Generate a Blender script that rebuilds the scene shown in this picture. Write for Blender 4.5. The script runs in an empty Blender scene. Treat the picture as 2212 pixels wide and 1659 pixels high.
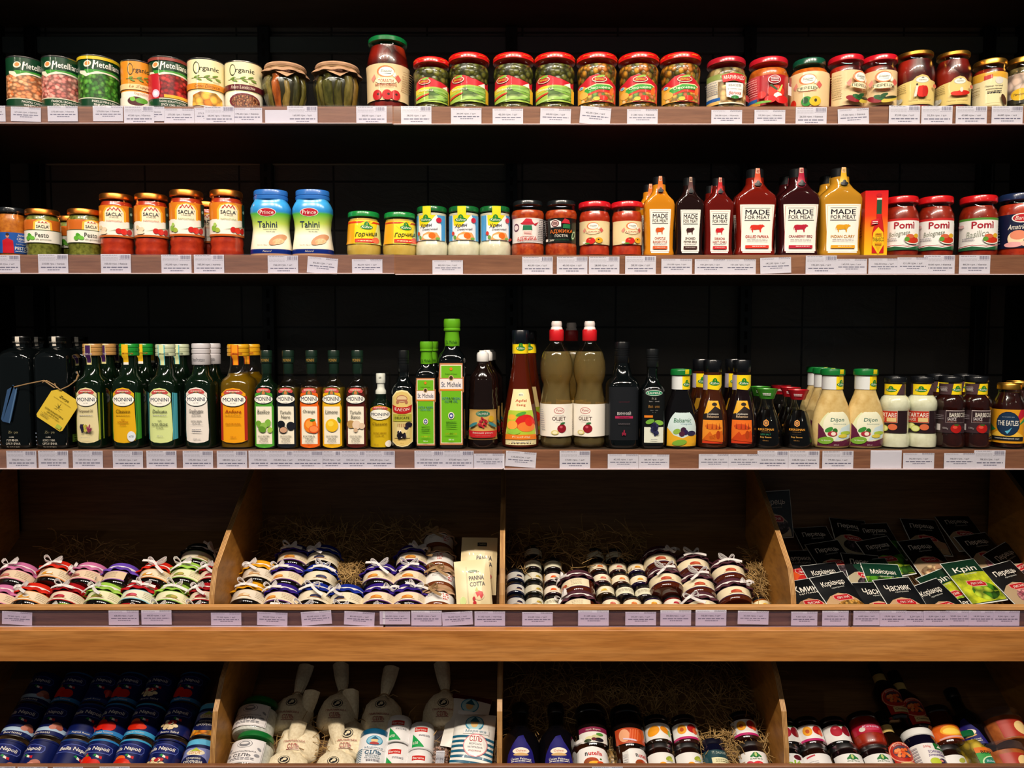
import bpy, bmesh, math, random
from mathutils import Vector, Matrix
R_=math.radians
C=bpy.context.scene.collection
sc=bpy.context.scene
# ---------------------------------------------------------------- camera
FPX=1600.0; CX,CY=1106.0,829.5; HOR=740.0
PITCH=math.atan((CY-HOR)/FPX); CAMZ=1.55
cam=bpy.data.cameras.new('camera'); cam.sensor_fit='HORIZONTAL'; cam.sensor_width=36; cam.lens=36*FPX/2212
cam.clip_start=.05
co=bpy.data.objects.new('camera',cam); C.objects.link(co); co.location=(0,0,CAMZ); co.rotation_euler=(R_(90)-PITCH,0,0)
sc.camera=co
# ---------------------------------------------------------------- world, light, exposure
sc.view_settings.view_transform='Standard'; sc.view_settings.look='None'; sc.view_settings.gamma=1
sc.view_settings.use_curve_mapping=False; sc.view_settings.exposure=0.0
w=bpy.data.worlds.new('shop_air'); sc.world=w; w.use_nodes=True
w.node_tree.nodes['Background'].inputs[0].default_value=(.62,.72,.75,1); w.node_tree.nodes['Background'].inputs[1].default_value=.07
def lamp(kind,loc,target,power,col,**k):
    l=bpy.data.lights.new('ceiling_lamp',kind); l.energy=power; l.color=col
    for a,b in k.items(): setattr(l,a,b)
    o=bpy.data.objects.new('ceiling_lamp',l); C.objects.link(o); o.location=loc
    o.rotation_euler=(Vector(target)-Vector(loc)).to_track_quat('-Z','Y').to_euler(); return o
WARM=(1,.87,.72)
LZ=CAMZ+1.95
for lx in (-1.45,-.75,-.05,.65,1.35):
    lamp('SPOT',(lx,-.25,LZ),(lx*.92,1.5,CAMZ-.05),112,WARM,spot_size=R_(95),spot_blend=.8,shadow_soft_size=.03)
lamp('AREA',(0,-.15,LZ+.05),(0,1.5,CAMZ-.2),26,(1,.92,.84),shape='RECTANGLE',size=3.4,size_y=.05)
for lx,ly,pw in ((-3.3,-2.2,26),(-.9,-3.0,12),(2.9,-2.6,9)): # lamps further back in the shop
    lamp('SPOT',(lx,ly,CAMZ+2.0),(0,1.5,CAMZ+.5),pw,WARM,spot_size=R_(62),spot_blend=.9,shadow_soft_size=.05)
# ---------------------------------------------------------------- helpers
def lin(h):
    h=h.lstrip('#'); v=[int(h[i:i+2],16)/255 for i in (0,2,4)]
    return tuple((c/12.92 if c<=.04045 else ((c+.055)/1.055)**2.4) for c in v)+(1,)
MC={}
def M(c,rough=.35,metal=0,coat=0,spec=.5):
    """flat coloured material (or '@name' special one)"""
    if c[0]=='@': return SPECIAL(c[1:])
    k=(c,rough,metal,coat,spec)
    if k in MC: return MC[k]
    m=bpy.data.materials.new('paint_'+c.lstrip('#')); m.use_nodes=True
    b=m.node_tree.nodes['Principled BSDF']
    b.inputs['Base Color'].default_value=lin(c); b.inputs['Roughness'].default_value=rough
    b.inputs['Metallic'].default_value=metal; b.inputs['Coat Weight'].default_value=coat; b.inputs['Coat Roughness'].default_value=.09
    b.inputs['Specular IOR Level'].default_value=spec
    MC[k]=m; return m
def nt(name):
    m=bpy.data.materials.new(name); m.use_nodes=True; t=m.node_tree
    return m,t,t.nodes['Principled BSDF'],t.nodes['Material Output']
def ramp(t,fac,stops,const=False):
    r=t.nodes.new('ShaderNodeValToRGB')
    if const: r.color_ramp.interpolation='CONSTANT'
    while len(r.color_ramp.elements)<len(stops): r.color_ramp.elements.new(.5)
    for e,(p,c) in zip(r.color_ramp.elements,stops): e.position=p; e.color=lin(c)
    t.links.new(fac,r.inputs[0]); return r.outputs[0]
def coords(t,scale=(1,1,1),kind='Object',rot=(0,0,0)):
    tc=t.nodes.new('ShaderNodeTexCoord'); mp=t.nodes.new('ShaderNodeMapping'); mp.inputs['Scale'].default_value=scale; mp.inputs['Rotation'].default_value=rot
    t.links.new(tc.outputs[kind],mp.inputs[0]); return mp.outputs[0]
def noise(t,v,s,d=4,ro=.5,dist=0):
    n=t.nodes.new('ShaderNodeTexNoise'); n.inputs['Scale'].default_value=s; n.inputs['Detail'].default_value=d; n.inputs['Roughness'].default_value=ro; n.inputs['Distortion'].default_value=dist
    t.links.new(v,n.inputs['Vector']); return n.outputs['Fac']
def bump(t,h,b,st=.3,d=.002):
    n=t.nodes.new('ShaderNodeBump'); n.inputs['Strength'].default_value=st; n.inputs['Distance'].default_value=d
    t.links.new(h,n.inputs['Height']); t.links.new(n.outputs[0],b.inputs['Normal'])
SC={}
def voro(name,scale,stops,rough=.35,sc3=(1,1,1),bumpy=.5,coat=0):
    """heaped pieces: each cell one piece with its own tone, real relief between them"""
    m,t,b,o=nt(name); v=coords(t,sc3)
    n=t.nodes.new('ShaderNodeTexVoronoi'); n.inputs['Scale'].default_value=scale; t.links.new(v,n.inputs['Vector'])
    s=t.nodes.new('ShaderNodeSeparateColor'); t.links.new(n.outputs['Color'],s.inputs[0])
    c=ramp(t,s.outputs[0],stops)
    # dark gaps between pieces: print on labels; brine and painted shade in contents
    g=t.nodes.new('ShaderNodeTexVoronoi'); g.inputs['Scale'].default_value=scale; t.links.new(v,g.inputs['Vector'])
    gr=t.nodes.new('ShaderNodeMapRange'); gr.inputs[1].default_value=.30; gr.inputs[2].default_value=.68; gr.inputs[3].default_value=1; gr.inputs[4].default_value=.16 if bumpy else .3; t.links.new(g.outputs['Distance'],gr.inputs[0])
    mx=t.nodes.new('ShaderNodeMix'); mx.data_type='RGBA'; mx.blend_type='MULTIPLY'; mx.inputs[0].default_value=1
    t.links.new(c,mx.inputs[6]); t.links.new(gr.outputs[0],mx.inputs[7]); t.links.new(mx.outputs[2],b.inputs['Base Color'])
    b.inputs['Roughness'].default_value=rough; b.inputs['Coat Weight'].default_value=coat
    if bumpy: bump(t,gr.outputs[0],b,bumpy,.002)
    return m
def mottled(name,a,c,scale,rough=.3,coat=0,sc3=(1,1,1),det=4,lo=.35,hi=.65,metal=0,bm=0,dist=0,kind='Object'):
    m,t,b,o=nt(name); f=noise(t,coords(t,sc3,kind),scale,det,.55,dist); t.links.new(ramp(t,f,[(lo,a),(hi,c)]),b.inputs['Base Color'])
    b.inputs['Roughness'].default_value=rough; b.inputs['Coat Weight'].default_value=coat; b.inputs['Metallic'].default_value=metal
    if bm: bump(t,f,b,bm,.002)
    return m
def thin(name,tint,gl=1.0,rough=.03,haze=0,hc='#ffffff'):
    """thin clear pane: lets light through, mirrors at grazing angle"""
    m=bpy.data.materials.new(name); m.use_nodes=True; t=m.node_tree; t.nodes.remove(t.nodes['Principled BSDF']); o=t.nodes['Material Output']
    tr=t.nodes.new('ShaderNodeBsdfTransparent'); tr.inputs[0].default_value=lin(tint)
    g=t.nodes.new('ShaderNodeBsdfGlossy'); g.inputs['Roughness'].default_value=rough; g.inputs[0].default_value=(gl,gl,gl,1)
    f=t.nodes.new('ShaderNodeFresnel'); ge=t.nodes.new('ShaderNodeNewGeometry')
    ma=t.nodes.new('ShaderNodeMath'); ma.operation='MULTIPLY_ADD'; ma.inputs[1].default_value=-2; ma.inputs[2].default_value=1; t.links.new(ge.outputs['Backfacing'],ma.inputs[0])
    pw=t.nodes.new('ShaderNodeMath'); pw.operation='POWER'; pw.inputs[0].default_value=1.48; t.links.new(ma.outputs[0],pw.inputs[1]); t.links.new(pw.outputs[0],f.inputs[0])
    mx=t.nodes.new('ShaderNodeMixShader'); t.links.new(f.outputs[0],mx.inputs[0]); 
    src=tr.outputs[0]
    if haze:
        d=t.nodes.new('ShaderNodeBsdfDiffuse'); d.inputs[0].default_value=lin(hc)
        m2=t.nodes.new('ShaderNodeMixShader'); m2.inputs[0].default_value=haze; t.links.new(tr.outputs[0],m2.inputs[1]); t.links.new(d.outputs[0],m2.inputs[2]); src=m2.outputs[0]
    t.links.new(src,mx.inputs[1]); t.links.new(g.outputs[0],mx.inputs[2]); t.links.new(mx.outputs[0],o.inputs[0])
    return m
def wood(name,a,b_,c,sc3=(1.2,14,14),rough=.45,knots=False,ply=False):
    m,t,b,o=nt(name); v=coords(t,sc3)
    f=noise(t,v,2.2,7,.6,.8); col=ramp(t,f,[(.25,a),(.5,b_),(.72,c)])
    f2=noise(t,coords(t,(sc3[0]*4,sc3[1]*6,sc3[2]*6)),3,3,.6)
    mx=t.nodes.new('ShaderNodeMix'); mx.data_type='RGBA'; mx.blend_type='MULTIPLY'; mx.inputs[0].default_value=.55
    t.links.new(col,mx.inputs[6]); t.links.new(ramp(t,f2,[(.3,'#b0a090'),(.6,'#ffffff')]),mx.inputs[7]); last=mx.outputs[2]
    if knots:
        n=t.nodes.new('ShaderNodeTexVoronoi'); n.inputs['Scale'].default_value=1.0; t.links.new(coords(t,(2.2,9,9)),n.inputs['Vector'])
        k=ramp(t,n.outputs['Distance'],[(.0,'#6b3f1c'),(.07,'#c08a55'),(.13,'#ffffff')])
        m3=t.nodes.new('ShaderNodeMix'); m3.data_type='RGBA'; m3.blend_type='MULTIPLY'; m3.inputs[0].default_value=.8
        t.links.new(last,m3.inputs[6]); t.links.new(k,m3.inputs[7]); last=m3.outputs[2]
    if ply:
        wv=t.nodes.new('ShaderNodeTexWave'); wv.bands_direction='X'; wv.inputs['Scale'].default_value=110; wv.inputs['Distortion'].default_value=.4; t.links.new(coords(t),wv.inputs['Vector'])
        m3=t.nodes.new('ShaderNodeMix'); m3.data_type='RGBA'; m3.blend_type='MULTIPLY'; m3.inputs[0].default_value=.7
        t.links.new(last,m3.inputs[6]); t.links.new(ramp(t,wv.outputs['Fac'],[(.2,'#a0764a'),(.6,'#ffffff')]),m3.inputs[7]); last=m3.outputs[2]
    t.links.new(last,b.inputs['Base Color']); b.inputs['Roughness'].default_value=rough
    return m
def tiles():
    m,t,b,o=nt('dark_tiles'); TC=t.nodes.new('ShaderNodeTexCoord')
    sp=t.nodes.new('ShaderNodeSeparateXYZ'); t.links.new(TC.outputs['Object'],sp.inputs[0])
    cb=t.nodes.new('ShaderNodeCombineXYZ'); t.links.new(sp.outputs[0],cb.inputs[0]); t.links.new(sp.outputs[2],cb.inputs[1])
    br=t.nodes.new('ShaderNodeTexBrick'); br.offset=0; br.squash=1; br.inputs['Scale'].default_value=1; br.inputs['Brick Width'].default_value=.2324; br.inputs['Row Height'].default_value=.1193
    br.inputs['Mortar Size'].default_value=.0025; br.inputs['Mortar Smooth'].default_value=.1
    br.inputs['Color1'].default_value=lin('#565350'); br.inputs['Color2'].default_value=lin('#4c4946'); br.inputs['Mortar'].default_value=lin('#141416')
    t.links.new(cb.outputs[0],br.inputs['Vector']); t.links.new(br.outputs['Color'],b.inputs['Base Color'])
    f=noise(t,coords(t,(1,1,1.6)),9,9,.65,1.5)
    b.inputs['Roughness'].default_value=.45
    r=t.nodes.new('ShaderNodeMapRange'); r.inputs[1].default_value=.35; r.inputs[2].default_value=.65; r.inputs[3].default_value=.22; r.inputs[4].default_value=.6; t.links.new(noise(t,coords(t),3,3),r.inputs[0]); t.links.new(r.outputs[0],b.inputs['Roughness'])
    ad=t.nodes.new('ShaderNodeMath'); ad.operation='SUBTRACT'; t.links.new(f,ad.inputs[0]); t.links.new(br.outputs['Fac'],ad.inputs[1])
    bump(t,ad.outputs[0],b,.7,.006); return m
def SPECIAL(n):
    if n in SC: return SC[n]
    S=lambda *a,**k: voro(n,*a,**k)
    if n=='glass': m=thin(n,'#f4f8f6')
    elif n=='glass_green': m=thin(n,'#7f9a70')
    elif n=='glass_amber': m=thin(n,'#e8b050')
    elif n=='plastic_clear': m=thin(n,'#f8f8f9',rough=.12,haze=.03,hc='#cfc8dc')
    elif n=='plastic_fresh': m=thin(n,'#fafafa',.8,rough=.10,haze=.006,hc='#cfc8dc')
    elif n=='rail_dark': m=thin(n,'#faf6fb',rough=.15,haze=.03,hc='#b0a8c8')
    elif n=='vinegar': m=thin(n,'#dcc488',.5,haze=.10,hc='#ffdc90')  # golden haze in the colour stands in for scattered and reflected light
    elif n=='dark_glass': m=M('#06090a',.05,0,.5,.6)
    elif n=='dark_green_glass': m=M('#08160b',.05,0,.5,.6)
    elif n=='tin': m=M('#c9c4bd',.25,1)
    elif n=='gold': m=M('#e0a848',.34,1)
    elif n=='copper': m=M('#e0883a',.34,1)
    elif n=='silver_lid': m=M('#9a9a9e',.3,1)
    elif n=='foil': m=M('#c8a86a',.3,1)
    elif n=='beans_peach': m=S(115,[(0,'#d97a45'),(.5,'#f0a06a'),(1,'#f6c090')],sc3=(1,1,1.5),bumpy=0)
    elif n=='beans_pink': m=S(125,[(0,'#b0524a'),(.5,'#e08a80'),(1,'#f0b0a0')],sc3=(1,1,1.3),bumpy=0)
    elif n=='peas': m=S(140,[(0,'#25601a'),(.5,'#3f8a2a'),(1,'#6ab040')],bumpy=0)
    elif n=='beans_red': m=S(110,[(0,'#7a0a12'),(.5,'#b01a22'),(1,'#d84038')],sc3=(1,1,1.4),bumpy=0)
    elif n=='farro': m=S(330,[(0,'#5a2418'),(.5,'#9a5a3a'),(1,'#c08a60')],bumpy=0)
    elif n=='pumpkin': m=S(70,[(0,'#e07a10'),(.5,'#f5a020'),(1,'#f8c050')],bumpy=0)
    elif n=='gherkin': m=S(80,[(0,'#4a4a14'),(.5,'#6c6a24'),(1,'#8a8434')],sc3=(1,1,1.3),bumpy=.8,coat=.3)
    elif n=='green_bean_img': m=S(70,[(0,'#5a9030'),(.5,'#86b850'),(1,'#b0d078')],sc3=(.5,1,2.2),bumpy=0)
    elif n=='veg_mix': m=S(95,[(0,'#6a6020'),(.3,'#a07a28'),(.55,'#d0701c'),(.8,'#e8a030'),(1,'#7a7a2c')],bumpy=.8,coat=.3)
    elif n=='veg_img': m=S(110,[(0,'#c03020'),(.3,'#f0b040'),(.6,'#60a040'),(.8,'#e86030'),(1,'#f8e0a0')],bumpy=0)
    elif n=='beans_white': m=S(62,[(0,'#8a6a38'),(.5,'#b09058'),(1,'#c8b080')],bumpy=.8,coat=.3)
    elif n=='beans_img': m=S(75,[(0,'#c08a40'),(.5,'#e0b060'),(1,'#f0d090')],bumpy=0)
    elif n=='mushrooms': m=S(60,[(0,'#6a5a30'),(.5,'#9a8858'),(1,'#c0b080')],bumpy=.8,coat=.3)
    elif n=='mushroom_img': m=S(60,[(0,'#c8a890'),(.5,'#e8d0c0'),(1,'#f4e8dc')],bumpy=0)
    elif n=='tomatoes': m=S(24,[(0,'#4a0c08'),(.5,'#8a1a0e'),(1,'#b03418')],bumpy=.8,coat=.4,rough=.3)
    elif n=='pickled_red': m=S(30,[(0,'#7a0a0a'),(.5,'#b01a12'),(1,'#c83a1c')],sc3=(1,1,.6),bumpy=.6,coat=.4)
    elif n=='olives': m=S(45,[(0,'#b89420'),(.5,'#d8b030'),(1,'#e8c858')],bumpy=.9,coat=.4)
    elif n=='pesto': m=mottled(n,'#5a5c18','#8c8c38',160,.35,.2)
    elif n=='adjika': m=mottled(n,'#9c2a0c','#c8501c',110,.3,.2)
    elif n=='adjika_orange': m=mottled(n,'#b04a10','#d87020',90,.3,.2)
    elif n=='tomato_sauce': m=mottled(n,'#a02410','#c43a1a',70,.3,.2)
    elif n=='tomato_dark': m=mottled(n,'#7a1a0c','#9c2a14',60,.3,.2)
    elif n=='pepper_pesto': m=mottled(n,'#b05a18','#d88028',120,.3,.2)
    elif n=='mustard': m=mottled(n,'#c8a040','#d8b458',30,.3,.2)
    elif n=='horseradish': m=mottled(n,'#d8ccb0','#e8dec6',60,.3,.2)
    elif n=='tahini': m=mottled(n,'#c89a68','#e0bc8c',200,.4)
    elif n=='dijon': m=mottled(n,'#c0a060','#d6bc80',50,.25,.3)
    elif n=='tartare': m=mottled(n,'#d8d2b4','#e8e4cc',60,.25,.3)
    elif n=='bbq': m=mottled(n,'#1c0806','#34100c',40,.15,.5)
    elif n=='peanut': m=mottled(n,'#8a4418','#a85a24',60,.4)
    elif n=='pink_salt': m=voro(n,260,[(0,'#8a5a4a'),(.5,'#b08070'),(1,'#d8b0a0')],bumpy=.3)
    elif n=='salt': m=mottled(n,'#c4c0bc','#e0dcd8',150,.6)
    elif n[:4]=='veg_' and n[4:].isdigit(): a,c=[('#4c4418','#7a6c2c'),('#6a5420','#96783a'),('#343212','#5a5222'),('#8a3c10','#c86424'),('#6c4c1c','#94702c'),('#3c3a14','#66602a'),('#2e2c10','#544c20'),('#584c1c','#847234')][int(n[4:])]; m=mottled(n,a,c,90,.3,.5,sc3=(1,1,.4),bm=.4)
    elif n=='canvas': m=mottled(n,'#d6c6a4','#e6dabc',220,.8,bm=.15)
    elif n=='kraft': m=mottled(n,'#a07a5c','#b8906e',60,.8,bm=.2)
    elif n=='maroon_cloth': m=mottled(n,'#3a0c1c','#4a1428',80,.8)
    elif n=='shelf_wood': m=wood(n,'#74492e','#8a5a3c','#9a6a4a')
    elif n=='orange_wood': m=wood(n,'#a8662a','#c08040','#d09252',knots=True,sc3=(.9,9,9))
    elif n=='lip_wood': m=wood(n,'#c08848','#d0985a','#d8a468')
    elif n=='divider_wood': m=wood(n,'#9a6428','#b07832','#bc863e',sc3=(9,2,5))
    elif n=='ply_edge': m=wood(n,'#b88a50','#cca066','#d8b07a',sc3=(14,1,1),ply=True)
    elif n=='back_wood': m=wood(n,'#6a4c2e','#7a5a38','#866440')
    elif n=='rail_wood': m=wood(n,'#50362c','#5e4034','#6a4a3e')
    elif n=='tiles': m=tiles()
    elif n=='black_metal': m=M('#08090b',.4)
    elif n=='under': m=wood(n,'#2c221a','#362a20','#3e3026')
    elif n=='straw': m=mottled(n,'#80602f','#b8955c',40,.7)
    elif n=='rope': m=M('#9a7a52',.8)
    elif n=='drygrass': m=voro(n,160,[(0,'#8a6a38'),(.5,'#b89460'),(1,'#d8bc88')],bumpy=.3)
    elif n=='tabasco': 
        m,t,b,o=nt(n); sp=t.nodes.new('ShaderNodeSeparateXYZ'); tc=t.nodes.new('ShaderNodeTexCoord'); t.links.new(tc.outputs['Generated'],sp.inputs[0])
        t.links.new(ramp(t,sp.outputs[2],[(0,'#f0b81a'),(.35,'#ee8a14'),(.62,'#dc3a16'),(1,'#c8101c')]),b.inputs['Base Color']); b.inputs['Roughness'].default_value=.3
    elif n=='tahini_wrap':
        m,t,b,o=nt(n); sp=t.nodes.new('ShaderNodeSeparateXYZ'); tc=t.nodes.new('ShaderNodeTexCoord'); t.links.new(tc.outputs['Generated'],sp.inputs[0])
        t.links.new(ramp(t,sp.outputs[2],[(0,'#c89a70'),(.035,'#c89a70'),(.04,'#0c2470'),(.115,'#0c2470'),(.12,'#f0e4cc'),(.35,'#f4f0dc'),(.55,'#b8cc58'),(.72,'#4ea838'),(.76,'#2a86c8'),(.9,'#3aa0e0')]),b.inputs['Base Color']); b.inputs['Roughness'].default_value=.25
    elif n=='dill': m=mottled(n,'#1c4a10','#c8d028',30,.3,lo=.3,hi=.62)
    elif n=='leaf_img': m=S(60,[(0,'#0c3008'),(.5,'#4a9018'),(1,'#c0d83a')],bumpy=0)
    elif n=='peppercorn': m=S(190,[(0,'#1a1014'),(.6,'#3a2c34'),(1,'#6a5c64')],bumpy=0)
    elif n=='nut_img': m=S(90,[(0,'#8a5a34'),(.5,'#c0906a'),(1,'#e0c090')],bumpy=0)
    elif n=='pink_berries': m=S(130,[(0,'#7a3040'),(.5,'#b06070'),(1,'#e0a0a0')],bumpy=0)
    elif n=='seeds_img': m=S(170,[(0,'#7a4a14'),(.5,'#b07828'),(1,'#d0a050')],bumpy=0)
    else: raise KeyError(n)
    SC[n]=m; return m
def at(px,py,Y):
    u=(px-CX)/FPX; v=(CY-py)/FPX; cp,sp=math.cos(PITCH),math.sin(PITCH)
    dy=cp+sp*v; dz=-sp+cp*v; t=Y/dy
    return Vector((u*t,Y,CAMZ+dz*t))
def on_plane(px,py,Y0,Z0,ang):
    """ray through a photo point met with a board rising away at ang through (Y0,Z0)"""
    u=(px-CX)/FPX; v=(CY-py)/FPX; cp,sp=math.cos(PITCH),math.sin(PITCH)
    dy=cp+sp*v; dz=-sp+cp*v; k=math.tan(ang)
    t=(Z0-CAMZ-k*Y0)/(dz-k*dy)
    return Vector((u*t,dy*t,CAMZ+dz*t))
def empty(name,label=None,cat=None,group=None,kind=None):
    o=bpy.data.objects.new(name,None); C.objects.link(o); o.empty_display_size=.02
    tag(o,label,cat,group,kind); return o
def tag(o,label=None,cat=None,group=None,kind=None):
    for k,v in (('label',label),('category',cat),('group',group),('kind',kind)):
        if v: o[k]=v
    return o
def obj(name,bm,mats,parent=None,sharp=35,smooth=True):
    me=bpy.data.meshes.new(name); bm.to_mesh(me); bm.free()
    for m in (mats if isinstance(mats,(list,tuple)) else [mats]): me.materials.append(m)
    if smooth:
        me.polygons.foreach_set('use_smooth',[True]*len(me.polygons)); me.set_sharp_from_angle(angle=R_(sharp))
    o=bpy.data.objects.new(name,me); C.objects.link(o)
    if parent: o.parent=parent
    return o
def copy_tree(o,parent=None):
    c=o.copy(); C.objects.link(c); c.parent=parent
    for ch in list(o.children):
        if ch.name in C.objects: copy_tree(ch,c)
    return c
def box(bm,x0,x1,y0,y1,z0,z1,mi=0):
    v=[bm.verts.new((x,y,z)) for x in (x0,x1) for y in (y0,y1) for z in (z0,z1)]
    for f in ((0,1,3,2),(4,6,7,5),(0,4,5,1),(2,3,7,6),(0,2,6,4),(1,5,7,3)):
        bm.faces.new([v[i] for i in f]).material_index=mi
    return v
def boxo(name,x0,x1,y0,y1,z0,z1,mat,parent=None,bev=.0008):
    bm=bmesh.new(); cx,cy,cz=(x0+x1)/2,(y0+y1)/2,(z0+z1)/2
    box(bm,x0-cx,x1-cx,y0-cy,y1-cy,z0-cz,z1-cz)
    bmesh.ops.recalc_face_normals(bm,faces=bm.faces)
    if bev: bmesh.ops.bevel(bm,geom=bm.edges[:],offset=bev,segments=1,affect='EDGES')
    o=obj(name,bm,mat,parent,smooth=False); o.location=(cx,cy,cz)
    if parent: o.location=Vector((cx,cy,cz))-parent.location
    return o
def shape(th,sq,sx=1,sy=1):
    c,s=math.cos(th),math.sin(th)
    k=1.0
    if sq: k=1/((abs(c)**sq+abs(s)**sq)**(1/sq))
    return c*k*sx,s*k*sy
def lathe(name,prof,mat,parent,R=1,H=1,seg=36,sq=0,sx=1,sy=1,mod=None,sharp=35,shift=None):
    bm=bmesh.new(); rings=[]
    for r,z in prof:
        if r<=1e-6: rings.append([bm.verts.new((0,0,z*H))]); continue
        ring=[]; q_=sq(z) if callable(sq) else sq; y_=sy(z) if callable(sy) else sy
        for i in range(seg):
            th=2*math.pi*i/seg; x,y=shape(th,q_,sx,y_); rr=r*R
            if mod: rr*=mod(th,z)
            ring.append(bm.verts.new((x*rr,y*rr,z*H)))
        rings.append(ring)
    for a,b in zip(rings,rings[1:]):
        for i in range(seg):
            j=(i+1)%seg
            if len(a)==1 and len(b)==1: continue
            if len(a)==1: bm.faces.new((a[0],b[j],b[i]))
            elif len(b)==1: bm.faces.new((a[i],a[j],b[0]))
            else: bm.faces.new((a[i],a[j],b[j],b[i]))
    if shift:
        for v in bm.verts: v.co+=shift(v.co)
    bmesh.ops.recalc_face_normals(bm,faces=bm.faces)
    return obj(name,bm,mat,parent,sharp)
def rad(prof,z):
    """outer radius of a profile at height z"""
    best=0
    for (r0,z0),(r1,z1) in zip(prof,prof[1:]):
        a,b=min(z0,z1),max(z0,z1)
        if a<=z<=b:
            r=max(r0,r1) if b-a<1e-6 else r0+(r1-r0)*(z-z0)/(z1-z0)
            best=max(best,r)
    return best
# ---------------------------------------------------------------- printed surfaces
TX={}
def fill_outlines(me):
    """fill letter outlines by winding, so strokes that overlap stay solid and counters stay open"""
    import numpy as np
    from mathutils.geometry import delaunay_2d_cdt
    n=len(me.vertices)
    if not n: return [],[]
    nb={i:[] for i in range(n)}
    for e in me.edges: a,b=e.vertices; nb[a].append(b); nb[b].append(a)
    seen=set(); ed=[]
    for i in range(n):
        if i in seen or len(nb[i])<2: continue
        lp=[i]; seen.add(i); cur=i+1 if i+1 in nb[i] else nb[i][0]
        while cur not in seen:
            seen.add(cur); lp.append(cur); nx=[q for q in nb[cur] if q not in seen]
            if not nx: break
            cur=nx[0]
        ed+=[(lp[k],lp[(k+1)%len(lp)]) for k in range(len(lp))]
    co=[Vector((v.co.x,v.co.y)) for v in me.vertices]
    V_,E_,F_,*_r=delaunay_2d_cdt(co,ed,[],0,1e-6)
    if not F_: return [],[]
    P_=np.array([(v.x,v.y) for v in V_]); F=np.array([tuple(f)[:3] for f in F_]); c=P_[F].mean(1)
    A_=np.array([tuple(co[a]) for a,b in ed]); B_=np.array([tuple(co[b]) for a,b in ed])
    y=c[:,1][:,None]; up=(A_[None,:,1]<=y)&(B_[None,:,1]>y); dn=(A_[None,:,1]>y)&(B_[None,:,1]<=y)
    den=(B_[:,1]-A_[:,1])[None,:]; den=np.where(abs(den)<1e-12,1e-12,den)
    xi=A_[None,:,0]+(y-A_[None,:,1])*(B_[:,0]-A_[:,0])[None,:]/den; r=xi>c[:,0][:,None]
    wn=(up&r).sum(1)-(dn&r).sum(1)
    return [(float(p[0]),float(p[1])) for p in P_],[tuple(int(q) for q in f) for f,w_ in zip(F,wn) if w_!=0]
def glyphs(s,bold,ital):
    k=(s,bold,ital)
    if k in TX: return TX[k]
    c=bpy.data.curves.new('t','FONT'); c.body=s; c.resolution_u=2; c.fill_mode='NONE'; c.shear=.3*ital; c.space_line=.85; c.align_x='CENTER'
    o=bpy.data.objects.new('t',c); C.objects.link(o)
    dg=bpy.context.evaluated_depsgraph_get(); dg.update(); me=bpy.data.meshes.new_from_object(o.evaluated_get(dg))
    vs,fs=fill_outlines(me)
    bpy.data.objects.remove(o); bpy.data.curves.remove(c); bpy.data.meshes.remove(me)
    if bold and vs: # heavier strokes: the same letters struck again, slightly apart
        n0=len(vs); v0,f0=vs[:],fs[:]; d=.010*bold
        for dx,dy in ((d,0),(d*.5,d*.45),(d*.5,-d*.45)):
            k0=len(vs); vs+=[(x+dx,y+dy) for x,y in v0]; fs+=[tuple(q+k0 for q in f) for f in f0]
    if vs:
        x0=min(v[0] for v in vs); x1=max(v[0] for v in vs); y0=min(v[1] for v in vs); y1=max(v[1] for v in vs)
        vs=[((x-x0)/(x1-x0+1e-9)-.5,(y-y0)/(y1-y0+1e-9)-.5) for x,y in vs]
    TX[k]=(vs,fs); return TX[k]
def T(s,cx,cy,w,h,c,b=0,i=0,rot=0,arc=0): return ('T',s,cx,cy,w,h,c,b,i,rot,arc)
def E(cx,cy,rx,ry,c,rot=0): return ('E',cx,cy,rx,ry,c,rot)
def Q(x0,y0,x1,y1,c): return ('P',[(x0,y0),(x1,y0),(x1,y1),(x0,y1)],c)
def P(pts,c): return ('P',pts,c)
def lines(x0,x1,ys,h,c,seed=0,words=True):
    """unreadable small print"""
    rnd=random.Random(seed+int(ys[0]*100)); out=[]
    for y in ys:
        x=x0+rnd.random()*.03
        while x<x1-.01:
            l=(x1-x0)*(.08+rnd.random()*.14); l=min(l,x1-x)
            out.append(Q(x,y,x+l,y+h,c)); x+=l+(x1-x0)*.03
    return out
def bunch(cx,cy,rx,ry,n,s,cols,seed=1,asp=1):
    rnd=random.Random(seed); out=[]
    for k in range(n):
        a=rnd.random()*6.28; q=math.sqrt(rnd.random())
        out.append(E(cx+rx*q*math.cos(a),cy+ry*q*math.sin(a),s,s*asp,rnd.choice(cols)))
    return out
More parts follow.
